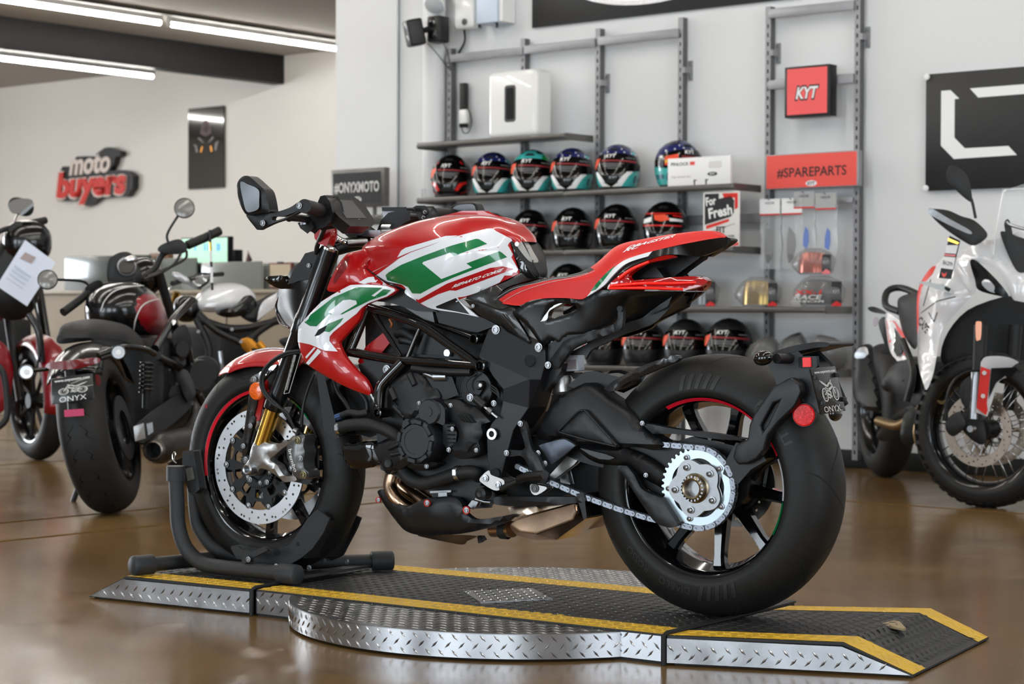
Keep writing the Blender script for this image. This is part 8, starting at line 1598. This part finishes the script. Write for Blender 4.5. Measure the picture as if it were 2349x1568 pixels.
# ---------------------------------------------------------------- white adventure motorcycle
FAd=VFrame(2228,8.28);av=thing('motorcycle','white adventure motorcycle with red panels, spoked wheels and a clear windscreen','motorcycle',FAd.M)
wf=np.array([.76,-.65,0]);wf /= np.linalg.norm(wf);axa=FAd.v(np.array([-wf[1],wf[0],0]));Pa=atz(2262,1163,0.);ca=lambda x,y,z:FAd.loc(Pa+wf*x+np.array([-wf[1],wf[0],0])*y+np.array([0,0,z]))
R0=.325;c0=ca(0,0,R0);ty=wheelF(FAd,c0,axa,R0,.115,.248,av,'front');ax,u_,v_=axisuv(axa)
mb=MB()
for i in range(44):
    for yy in (-.045,-.016,.016,.045):
        a=2*PI*(i+(.5 if abs(yy)<.03 else 0))/44;r=R0-.004-(.018 if abs(yy)>.03 else 0.);d=u_*math.cos(a)+v_*math.sin(a);t=-u_*math.sin(a)+v_*math.cos(a);c=c0+d*r+ax*yy
        mb.hexa([c-t*.014-ax*.011,c+t*.014-ax*.011,c+t*.014+ax*.011,c-t*.014+ax*.011],[c-t*.012-ax*.009+d*.005,c+t*.012-ax*.009+d*.005,c+t*.012+ax*.009+d*.005,c-t*.012+ax*.009+d*.005])
kk=mb.obj('tread_block',M['bktyre'],ty,sharp=20,merge=0);kk['kind']='stuff'
def dsc(nm,r0,r1,y,nh,m,n=56):
    hs=[[(rr*math.cos(a)+.0042*math.cos(2*PI*q/6),rr*math.sin(a)+.0042*math.sin(2*PI*q/6)) for q in range(6)] for k in range(nh) for rr,a in (((r0+r1)/2+((k % 3)-1)*(r1-r0)*.26,2*PI*k/nh),)]
    V,T,_=cdt([(r1*math.cos(2*PI*i/n),r1*math.sin(2*PI*i/n)) for i in range(n)],[[(r0*math.cos(2*PI*i/n),r0*math.sin(2*PI*i/n)) for i in range(n)]]+hs);mb=MB()
    for s in (-.0022,.0022):mb.add([c0+u_*p[0]+v_*p[1]+ax*(y+s) for p in V],T)
    return mb.obj(nm,m,av,sharp=20,fix=False,merge=0)
for s in (.075,-.075):dsc('brake_disc',.112,.152,s,44,mat('disc_warm',(186,172,158),.3,1))
for k in range(6):
    a=2*PI*k/6;mb=MB();mb.tube([c0+(u_*math.cos(a)+v_*math.sin(a))*.045+ax*.072,c0+(u_*math.cos(a)+v_*math.sin(a))*.118+ax*.075],.010,8);mb.obj('disc_arm',mat('disc_arm_metal',(170,160,150),.3,1),av)
mb=MB();mb.lathe([(.055,.078),(.078,.078),(.078,.083),(.055,.083)],c0,axa,40);mb.obj('abs_ring',mat('abs_grey',(132,128,124),.35,.9),av)
for k in range(36):
    a=2*PI*k/36;b=a+(.5 if k % 2 else -.5)*(1 if k % 4<2 else -1)*.9;s=.03 if k % 2 else -.03;mb=MB() if k==0 else mb;mb.tube([c0+(u_*math.cos(a)+v_*math.sin(a))*.042+ax*s,c0+(u_*math.cos(b)+v_*math.sin(b))*.228+ax*s*.15],.0022,5)
    o_=mb.obj('wheel_spoke',M['chrome'],av,sharp=0);mb=MB()
    if k==35:break
Pa2=atz(2030,1093,0.);hdA=(Pa-Pa2);hdA[2]=0;hdA /= np.linalg.norm(hdA);lfA=np.array([-hdA[1],hdA[0],0]);caR=lambda x,y,z:FAd.loc(Pa2+hdA*x+lfA*y+np.array([0,0,z]));wheelF(FAd,caR(0,0,.33),FAd.v(lfA),.33,.16,.225,av,'rear')
mb=MB();mb.lathe([(.06,0),(.12,0),(.12,.005),(.06,.005)],caR(0,.11,.33),FAd.v(lfA),32);mb.obj('rear_brake_disc',M['dkgrey'],av)
# fork and front end
tubeF(FAd,'fork_tube',[(2250,745,.12),(2246,850,.12)],.028,M['bkst'],av,16,0);tubeF(FAd,'fork_stanchion',[(2240,850,.12),(2233,960,.12)],.022,M['steel'],av,16,0);tubeF(FAd,'fork_tube',[(2330,745,-.08),(2315,940,-.08)],.028,M['bkst'],av,16,0)
pan(FAd,'axle_lug',[(2215,940,.14),(2245,935,.14),(2262,1000,.12),(2250,1020,.12),(2220,1000,.12),(2200,970,.12)],M['bkst'],av,.05,.008);discF(FAd,'axle_end',2229,983,.17,.014,.03,axa,M['steel'],av);pan(FAd,'fork_guard',[(2205,880,.13),(2235,865,.13),(2230,945,.13),(2205,920,.13)],M['bkst'],av,.03,.006);pan(FAd,'brake_caliper',[(2170,965,.14),(2200,945,.14),(2215,975,.14),(2190,1000,.14),(2172,990,.14)],M['bkst'],av,.05,.008)
ff=pan(FAd,'front_fender',[(2238,945,.16,'s'),(2244,900,.17),(2250,830,.18,'s'),(2262,818,.17),(2300,817,.12),(2330,826,.08),(2362,850,.0),(2380,880,-.05,'s'),(2350,868,.02),(2310,866,.06),(2290,878,.10),(2276,920,.14),(2265,955,.15,'s')],M['pwhite'],av,.02,.004)
pan(FAd,'fender_red_panel',[(2250,840,.186),(2272,848,.18),(2264,925,.172),(2266,940,.166),(2262,952,.166),(2240,935,.172)],M['red'],ff,.004,.001,False);pan(FAd,'fender_dark_panel',[(2274,844,.176),(2330,842,.10),(2370,862,.02),(2345,862,.05),(2305,862,.10),(2285,878,.14),(2268,915,.168)],M['bkst'],ff,.004,.001,False)
for x,y in ((2258,855),(2255,908)):discF(FAd,'panel_bolt',x,y,.19,.009,.008,(0,1,0),M['offw'],ff,14)
for dx in (0,5):tubeF(FAd,'brake_hose',[(2258,850,.16),(2220,852,.18),(2190,870,.2),(2172,910,.2),(2168+dx,965,.18)],.005,M['dkgrey'],av)
pan(FAd,'amber_marker',[(2238,742,.16),(2241,737,.16),(2249,737,.16),(2252,742,.16),(2250,775,.16),(2245,780,.16),(2239,778,.16)],M['amber'],av,.012,.002);pan(FAd,'dark_radiator',[(2175,760,-.15),(2240,700,-.15),(2360,690,-.15),(2360,880,-.15),(2220,850,-.15),(2160,830,-.15)],mat('radiator_dark',(10,10,11),.6),av,.06,.01)
sf=pan(FAd,'side_fairing',[(2104,760,-.20),(2103,690,-.22),(2112,650,-.22),(2138,615,-.18),(2168,590,-.12),(2190,600,-.08),(2228,668,.0),(2218,690,.0),(2190,720,.0),(2160,760,.0),(2148,820,.02),(2140,860,.02),(2126,893,.02),(2118,880,.02),(2106,830,-.1)],M['pwhite'],av,.05,.008,inner=[(2150,690,.02),(2125,760,-.04)])
pan(FAd,'fairing_red_edge',[(2104,760,-.19),(2103,690,-.205),(2112,648,-.205),(2140,610,-.165),(2158,622,-.15),(2140,628,-.15),(2118,660,-.18),(2108,700,-.185),(2108,755,-.18)],M['red'],sf,.02,.002)
sfb=bvh_of(sf)
text_px(FAd,'fairing_lettering','CAPE',[(2104,738),(2124,765),(2112,724)],sfb,M['ink'],sf,.05)
for (a,b) in (((2112,718),(2150,690)),((2118,702),(2135,640)),((2150,690),(2192,680)),((2130,716),(2142,738)),((2142,738),(2150,716))):d=np.array([b[1]-a[1],a[0]-b[0]],float);d=d/np.linalg.norm(d)*1.1;decal(FAd,'graphic_line',sf,[(a[0]+d[0],a[1]+d[1]),(b[0]+d[0],b[1]+d[1]),(b[0]-d[0],b[1]-d[1]),(a[0]-d[0],a[1]-d[1])],M['ink'],sf,.002,8.,False,4,(),sfb)
nf=pan(FAd,'nose_fairing',[(2190,598,-.06),(2215,570,-.02),(2250,552,.04),(2275,555,.06),(2300,600,.12),(2335,640,.16),(2370,640,.16),(2370,690,.16),(2335,690,.16),(2320,680,.15),(2290,620,.12),(2240,600,.06),(2232,605,.05),(2240,660,.04),(2228,675,.02),(2205,640,-.03)],M['pwhite'],av,.04,.006)
pan(FAd,'nose_panel',[(2230,560,.0),(2300,545,.08),(2375,530,.14),(2375,660,.17),(2330,640,.15),(2290,600,.1),(2250,590,.05)],M['pwhite'],av,.03,.006);hl_=pan(FAd,'headlight',[(2225,600,.06),(2240,598,.08),(2285,640,.14),(2315,680,.17),(2290,678,.15),(2245,665,.09),(2236,640,.07)],M['bkgl'],av,.04,.004);pan(FAd,'headlight_lens',[(2252,650,.105),(2262,640,.115),(2285,650,.14),(2300,672,.155),(2270,668,.13)],M['lampc'],hl_,.01,.003)
pan(FAd,'screen_mount',[(2296,540,.12),(2302,530,.12),(2330,540,.14),(2370,560,.15),(2370,610,.16),(2340,625,.16),(2320,600,.14)],M['bkst'],av,.03,.005);tubeF(FAd,'screen_bar',[(2308,508,.14),(2318,516,.14),(2370,530,.16)],.007,M['steel'],av);pan(FAd,'screen_arm',[(2304,510,.13),(2316,506,.13),(2326,560,.14),(2320,590,.14),(2308,540,.13)],M['bkst'],av,.02,.003)
ws_=pan(FAd,'windscreen',[(2276,600,.10),(2282,540,.09),(2298,440,.03),(2310,434,.03),(2390,432,.05),(2400,620,.15),(2330,612,.14)],M['clear'],av,.004,0);tubeF(FAd,'screen_edge',[(2278,585,.10),(2288,510,.08),(2300,446,.035),(2308,436,.03)],.0035,M['white'],ws_,6);tubeF(FAd,'screen_edge',[(2306,435,.03),(2345,433,.04),(2390,433,.05)],.002,M['white'],ws_,6)
hg=pan(FAd,'hand_guard',[(2131,480,.10),(2140,478,.10),(2175,482,.12),(2205,495,.14),(2235,505,.16),(2262,530,.18),(2262,545,.18),(2235,562,.18),(2210,552,.16),(2170,525,.13),(2140,498,.10)],M['bkst'],av,.06,.01);pan(FAd,'guard_silver_bar',[(2130,482,.115),(2136,477,.115),(2175,500,.14),(2225,528,.172),(2222,536,.172),(2170,512,.14),(2134,492,.115)],M['alu'],hg,.012,.002)
tubeF(FAd,'mirror_stem',[(2238,500,.15),(2232,470,.14),(2228,455,.14)],.006,M['bkst'],av,8,0);pan(FAd,'mirror',[(2170,405,.12),(2180,378,.12),(2205,388,.13),(2222,410,.14),(2230,455,.14),(2222,460,.14),(2190,432,.13)],M['bkst'],av,.03,.006)
tg=thing('price_tag','tall black and white price tag hanging from the white adventure motorcycle','tag',FAd.M);q=pan(FAd,'tag_card',[(2178,540,.10),(2203,552,.10),(2182,640,.11),(2153,637,.11)],M['signblk'],tg,.003,0,False)
for pts,m in (([(2172,562,.108),(2198,562,.108),(2193,582,.108),(2168,580,.108)],M['white']),([(2164,588,.109),(2192,590,.109),(2186,618,.109),(2158,614,.109)],M['white']),([(2166,582,.110),(2192,584,.110),(2191,588,.110),(2165,586,.110)],M['hred']),([(2175,545,.1075),(2200,556,.1075),(2197,560,.1075),(2174,552,.1075)],M['gold'])):pan(FAd,'tag_print',pts,m,q,.001,0,False)
p_=FAd.px(2174,603,.114);text_on('tag_lettering','$6,299',p_,FAd.px(2188,607,.114)-p_,FAd.px(2174,595,.114)-p_,.016,M['ink'],q,width=.040);pan(FAd,'tag_emblem',[(2160,624,.1125),(2166,628,.1125),(2172,624,.1125),(2170,632,.1125),(2165,636,.1125),(2161,631,.1125)],M['coral2'],q,.001,0,False)
tubeF(FAd,'turn_signal_stalk',[(2160,655,.0),(2178,665,.02)],.008,M['bkst'],av,8,0);pan(FAd,'turn_signal',[(2108,648,.02),(2125,645,.02),(2145,650,.02),(2170,655,.02),(2185,672,.02),(2165,668,.02),(2130,656,.02)],M['mirg'],av,.02,.004)
# rear part
pan(FAd,'seat',[(2058,700,-.75),(2066,680,-.75),(2100,672,-.6),(2112,690,-.5),(2104,780,-.45),(2095,800,-.5),(2070,760,-.7)],M['bkst'],av,.18,.02);tubeF(FAd,'grab_rail',[(2064,715,-.8),(2032,700,-.9),(2036,668,-1.0),(2068,660,-1.0),(2118,680,-.8)],.016,M['bkst'],av)
tp_=pan(FAd,'tail_panel',[(2030,735,-.85,'s'),(2034,718,-.85),(2052,726,-.8),(2080,755,-.7),(2088,780,-.65),(2084,820,-.62),(2058,828,-.68,'s'),(2040,800,-.78)],M['pwhite'],av,.04,.004);pan(FAd,'tail_red_band',[(2033,735,-.835),(2052,736,-.79),(2076,768,-.70),(2080,815,-.625),(2072,815,-.63),(2070,775,-.70),(2050,746,-.79),(2040,746,-.83),(2046,800,-.77),(2040,798,-.78)],M['red'],tp_,.006,.001,False);dp=pan(FAd,'tail_dark_panel',[(2042,748,-.825),(2050,748,-.785),(2068,778,-.70),(2068,808,-.66),(2058,818,-.67),(2048,800,-.76)],M['bkst'],tp_,.006,.001,False)
text_px(FAd,'panel_lettering','700',[(2047,790),(2070,812),(2053,772)],bvh_of(dp),M['dkgrey'],dp,.04)
pan(FAd,'tail_light',[(2003,735,-1.1),(2008,726,-1.1),(2014,730,-1.1),(2012,745,-1.1),(2005,748,-1.1)],M['rdk'],av,.03,.004);pan(FAd,'rear_signal',[(1990,706,-1.1),(2005,703,-1.1),(2030,714,-1.05),(2028,720,-1.05),(2000,715,-1.1)],M['bkst'],av,.02,.004);pan(FAd,'plate_bracket',[(2015,740,-1.05),(2034,730,-1.0),(2040,800,-1.0),(2044,812,-1.0),(2022,810,-1.0),(2030,795,-1.0)],M['bkst'],av,.03,.004)
es=pan(FAd,'silencer',[(1958,830,-.95),(1965,800,-.95),(1980,790,-.95),(1998,795,-.92),(2003,830,-.9),(2014,880,-.85),(2022,940,-.8),(2010,945,-.8),(1975,935,-.88),(1957,910,-.95),(1955,870,-.95)],M['bkst'],av,.14,.03);pan(FAd,'silencer_cap',[(1960,815,-.93),(1968,800,-.93),(1985,795,-.93),(1994,812,-.92),(1985,820,-.92),(1965,822,-.93)],M['steel'],es,.02,.004)
tubeF(FAd,'exhaust_pipe',[(2015,965,-.7),(2060,975,-.5),(2100,950,-.35),(2120,930,-.25),(2160,915,-.1)],.022,mat('pipe_bronze',(160,134,96),.3,.9),av);tubeF(FAd,'exhaust_pipe',[(2110,1020,-.25),(2104,990,-.25),(2112,962,-.25),(2140,930,-.15)],.02,MATS['pipe_bronze'],av)
mb=MB();mb.box(caR(.80,0,.47),(.46,.28,.28),Matrix.Rotation(math.atan2(FAd.v(hdA)[1],FAd.v(hdA)[0]),3,'Z'));mb.obj('engine_block',M['bkst'],av,bevel=.05)
pan(FAd,'swingarm',[(2010,1000,-.9),(2040,960,-.7),(2090,930,-.5),(2100,960,-.5),(2040,1010,-.8)],M['bkst'],av,.05,.01);pan(FAd,'rear_mud_guard',[(2020,880,-.7),(2045,840,-.7),(2090,830,-.5),(2095,900,-.5),(2040,900,-.7)],M['bkst'],av,.08,.01)
tubeF(FAd,'frame_tube',[(2070,780,-.6),(2095,850,-.45),(2080,920,-.45)],.016,M['bkst'],av,8,3);pan(FAd,'bash_plate',[(2065,990,-.3),(2075,950,-.3),(2105,940,-.25),(2110,980,-.25),(2095,1020,-.28),(2070,1015,-.3)],M['bkst'],av,.06,.01)
for x,y in ((2072,872),(1985,857),(2080,940),(2096,905),(1960,845)):discF(FAd,'engine_bolt',x,y,-.35 if x>2000 else -.82,.006,.012,(0,1,0),M['dkgrey'],av,12)
# ================================================================ far showroom: wall sign, poster, desk
def wallC(x,y,c=14.89):P=atC(x,y,c);return P@DW,P[2]
r_=thing('wall_sign','raised red and white shop sign lettering on a black backing, far wall','sign',wc(*(lambda q:(q[0],14.88,q[1]))(wallC(215,440))));O=np.array(r_.matrix_world.translation)
def outl(pts,c,th,m,nm,par=None):
    P=[wallC(100+x/4.9,320+y/4.9,c) for x,y in pts];V,T,_=cdt(P);k=len(V);mb=MB();mb.add([wc(v[0],c,v[1])-O for v in V]+[wc(v[0],c+th,v[1])-O for v in V],T+[(a+k,c_+k,b+k) for a,b,c_ in T]+[(b,a,a+k,b+k) for a,b in bedges(T)]);return mb.obj(nm,m,par or r_,sharp=30)
bk_=[(135,640),(195,330),(215,300),(265,300),(285,330),(370,190),(480,185),(590,190),(600,150),(690,90),(740,85),(860,130),(865,180),(800,200),(790,260),(740,350),(880,340),(960,360),(1005,410),(1000,540),(930,640),(790,640),(600,660),(540,720),(480,745),(410,735),(395,680),(160,690),(140,670)]
outl(bk_,14.80,.085,M['signblk'],'sign_backing')
fr2=[(x-22,y-8) for x,y in [(160,640),(215,330),(270,320),(300,400),(500,400),(700,370),(900,360),(950,390),(945,560),(880,610),(600,620),(500,700),(430,715),(410,660),(290,640),(180,665)]]
def wt(nm,s,x0,y0,x1,y1,hpx,c,m,bold,shear,dep):
    w0,z0=wallC(100+x0/4.9,320+y0/4.9,c);w1,z1=wallC(100+x1/4.9,320+y1/4.9,c);wd=math.hypot(w1-w0,z1-z0);t=math.atan2(z1-z0,w1-w0);sc=14.8/4567/4.9*1.48;V,Fc=text2d(s,bold,shear);cy,sy_=math.cos(t),math.sin(t);mw=V[:,0].max();h=hpx*sc
    P=[wc(w0+(v[0]/mw*wd)*cy-(v[1]*h)*sy_,c,z0+(v[0]/mw*wd)*sy_+v[1]*h*cy)-O for v in V];mb=MB();k=len(P);mb.add(P+[p+DC*dep for p in P],Fc+[tuple(i+k for i in reversed(f)) for f in Fc]);cnt={(f[i],f[(i+1) % len(f)]) for f in Fc for i in range(len(f))}
    for (a,b) in cnt:
        if (b,a) not in cnt:mb.f.append((b,a,a+k,b+k))
    return mb.obj(nm,m,r_,sharp=30,fix=False)
M['signred']=mat('sign_red_face',(206,52,44),.45);M['signwarm']=mat('sign_warm_white',(222,208,200),.5)
wt('letter_outline','buyers',122,655,935,595,290,14.785,M['signwarm'],.075,.16,.014);wt('letter','buyers',140,645,922,588,278,14.77,M['signred'],.045,.16,.014);wt('letter','moto',285,395,745,352,250,14.785,M['signwarm'],.03,.22,.014)
w0,z0=wallC(435,250);w1,z1=wallC(516,430);r_,b_=wbox('poster','tall glossy black poster of a motorcycle rider on the far wall','poster',w0,w1,14.87,14.89,z1,wallC(435,250)[1],mat('poster_black',(7,7,8),.07,coat=.8));pw=w1-w0;ph=z0-z1
pv=lambda u,v:(w0+pw*u,z0-ph*v)
for pts,m in (([(.42,.42),(.30,.36),(.28,.38),(.46,.45)],M['grey']),([(.56,.44),(.70,.36),(.72,.39),(.52,.46)],M['grey']),([(.14,.44),(.24,.46),(.28,.54),(.22,.55),(.20,.48)],M['grey']),([(.86,.42),(.76,.45),(.74,.54),(.80,.54),(.82,.48)],M['grey']),([(.38,.48),(.42,.48),(.38,.55),(.34,.55)],M['spring']),([(.62,.48),(.66,.48),(.68,.55),(.64,.55)],M['spring']),([(.40,.20),(.50,.15),(.60,.20),(.66,.32),(.50,.36),(.34,.32)],mat('poster_rider',(62,16,20),.4)),([(.44,.22),(.56,.22),(.57,.30),(.50,.33),(.43,.30)],mat('poster_helmet',(74,72,72),.4))):wpoly(r_,'poster_print',[pv(*p) for p in pts],14.8695,m)
# reception desk, glass screens, monitor and desk things
M['frost']=mat('smoked_screen',(116,122,116),.2,coat=.3);M['screeng']=mat('monitor_lit',(170,214,190),.4,emit=.75);M['scrblue']=mat('monitor_blue',(104,176,206),.4,emit=.6)
DKC=9.3;dw=lambda x,c=DKC:atC(x,700,c)@DW;dz=lambda x,y,c=DKC:atC(x,y,c)[2]
r_,b_=wbox('reception_desk','long beige reception desk behind the parked motorcycles','desk',dw(-260),dw(760),DKC,DKC+.7,.0,.93,M['beige'],.004);wloc(r_,'desk_top',dw(-262),dw(762),DKC-.02,DKC+.72,.93,.955,mat('desk_top',(170,160,142),.4),.003)
for x in (20,300,520):wloc(r_,'desk_joint',dw(x)-.004,dw(x)+.004,DKC-.003,DKC+.01,.05,.92,M['bkst'])
def scr(x0,x1,y0,y1,c,m,label):
    r,b=wbox('glass_screen',label,'screen',dw(x0,c),dw(x1,c),c,c+.012,.956,dz((x0+x1)/2,y0,c),m,.002,2,'glass screens of the desk');return r
scr(148,345,586,664,9.5,mat('smoked_screen_dark',(74,80,76),.2,coat=.3),'dark smoked glass screen on the desk, left of the gauge pod');scr(330,450,592,668,9.55,M['frost'],'pale glass screen on the desk under the monitor');scr(462,600,600,672,9.5,mat('smoked_screen_mid',(128,132,126),.2,coat=.3),'grey glass screen on the desk between the phone and the certificate');scr(603,720,602,672,9.55,M['frost'],'pale glass screen behind the certificate')
c=9.9;w0,w1=dw(415,c),dw(524,c);r_,b_=wbox('monitor','pale green lit monitor above the desk screens','monitor',w0,w1,c,c+.05,dz(470,605,c),dz(470,543,c),M['blackpl'],.004);zt,zb=dz(470,546,c),dz(470,602,c);sc_=wpoly(r_,'screen',[(w0+.01,zb),(w1-.012,zb),(w1-.012,zt),(w0+.01,zt)],c-.001,M['screeng'])
for x in (448,470,477,501):k=(.010 if x != 501 else .022);wpoly(r_,'screen_icon',[(dw(x,c)-k,dz(x,575,c)),(dw(x,c)+k,dz(x,575,c)),(dw(x,c)+k,dz(x,558,c)),(dw(x,c)-k,dz(x,558,c))],c-.002,M['scrblue'],sc_)
wloc(r_,'monitor_stand',(w0+w1)/2-.03,(w0+w1)/2+.03,c+.02,c+.05,.955,zb,M['blackpl']);wloc(r_,'side_speaker',dw(520,c),dw(534,c),c+.02,c+.10,dz(520,600,c),dz(520,572,c),M['blackpl'],.006)
c=9.7;r_,b_=wbox('desk_phone','black upright phone handset dock on the desk','phone',dw(446,c),dw(464,c),c,c+.06,.956,dz(455,605,c),M['blackpl'],.01,3);wloc(r_,'handset',dw(447,c),dw(455,c),c-.02,c+.0,1.0,dz(455,602,c)+.01,M['bkst'],.006)
c=9.52;r_,b_=wbox('certificate','certificate in a reddish wooden frame standing on the desk','frame',dw(617,c),dw(669,c),c,c+.02,dz(640,660,c),dz(640,602,c),mat('frame_wood',(120,70,56),.5),.003);wloc(r_,'certificate_paper',dw(620,c),dw(666,c),c-.002,c+.001,dz(640,656,c),dz(640,606,c),mat('aged_paper',(186,172,146),.6));wloc(r_,'frame_clip',dw(637,c),dw(650,c),c-.006,c+.002,dz(640,604,c),dz(640,600,c),M['blackpl'])
c=9.7;P=atC(569,599,c);r_=thing('desk_flag','tiny folded flag standing above the desk screen','flag',Matrix.Translation(P));mb=MB();mb.tube([(0,0,-(P[2]-.956)),(0,0,.075)],.003,6);mb.obj('flag_pole',M['gold'],r_);mb=MB();mb.add([(0,0,.07),(.03,.01,.01),(.015,-.01,-.01),(-.02,.01,-.005),(0,.008,.06)],[(0,1,2),(0,2,3),(3,2,1),(0,3,4),(0,4,1)]);mb.obj('flag_cloth',mat('flag_cloth',(92,66,84),.7),r_,sharp=0)
c=9.6;r_,b_=wbox('wood_block','small wooden block on the desk behind the cruiser bar','box',dw(342,c),dw(386,c),c,c+.05,dz(364,592,c),dz(364,580,c),mat('block_wood',(134,96,72),.5),.002);wloc(r_,'block_foot',dw(355,c),dw(372,c),c+.01,c+.04,.956,dz(364,592,c),M['bkst'])
c=9.45;P=atC(503,646,c);r_=thing('office_chair','dark rounded chair back showing behind the glass screen','chair',Matrix.Translation((P[0],P[1]+.9,0)));mb=MB();mb.ball((0,0,1.0),1,10,(.10,.05,.16));mb.obj('chair_back',M['bkst'],r_,sharp=0);mb=MB();mb.ball((0,.2,.55),1,10,(.24,.24,.05));mb.obj('chair_seat',M['bkst'],r_,sharp=0);mb=MB();mb.tube([(0,.2,.06),(0,.2,.54)],.03,10);mb.obj('gas_column',M['dkgrey'],r_);mb=MB();mb.tube([(0,.22,.56),(0,.06,.62),(0,.03,.9)],.02,8);mb.obj('back_support',M['bkst'],r_)
for k in range(5):a=2*PI*k/5;mb=MB();mb.tube([(0,.2,.06),(.26*math.cos(a),.2+.26*math.sin(a),.03)],.018,8);mb.obj('chair_leg',M['dkgrey'],r_)
bike.location.z+=.002
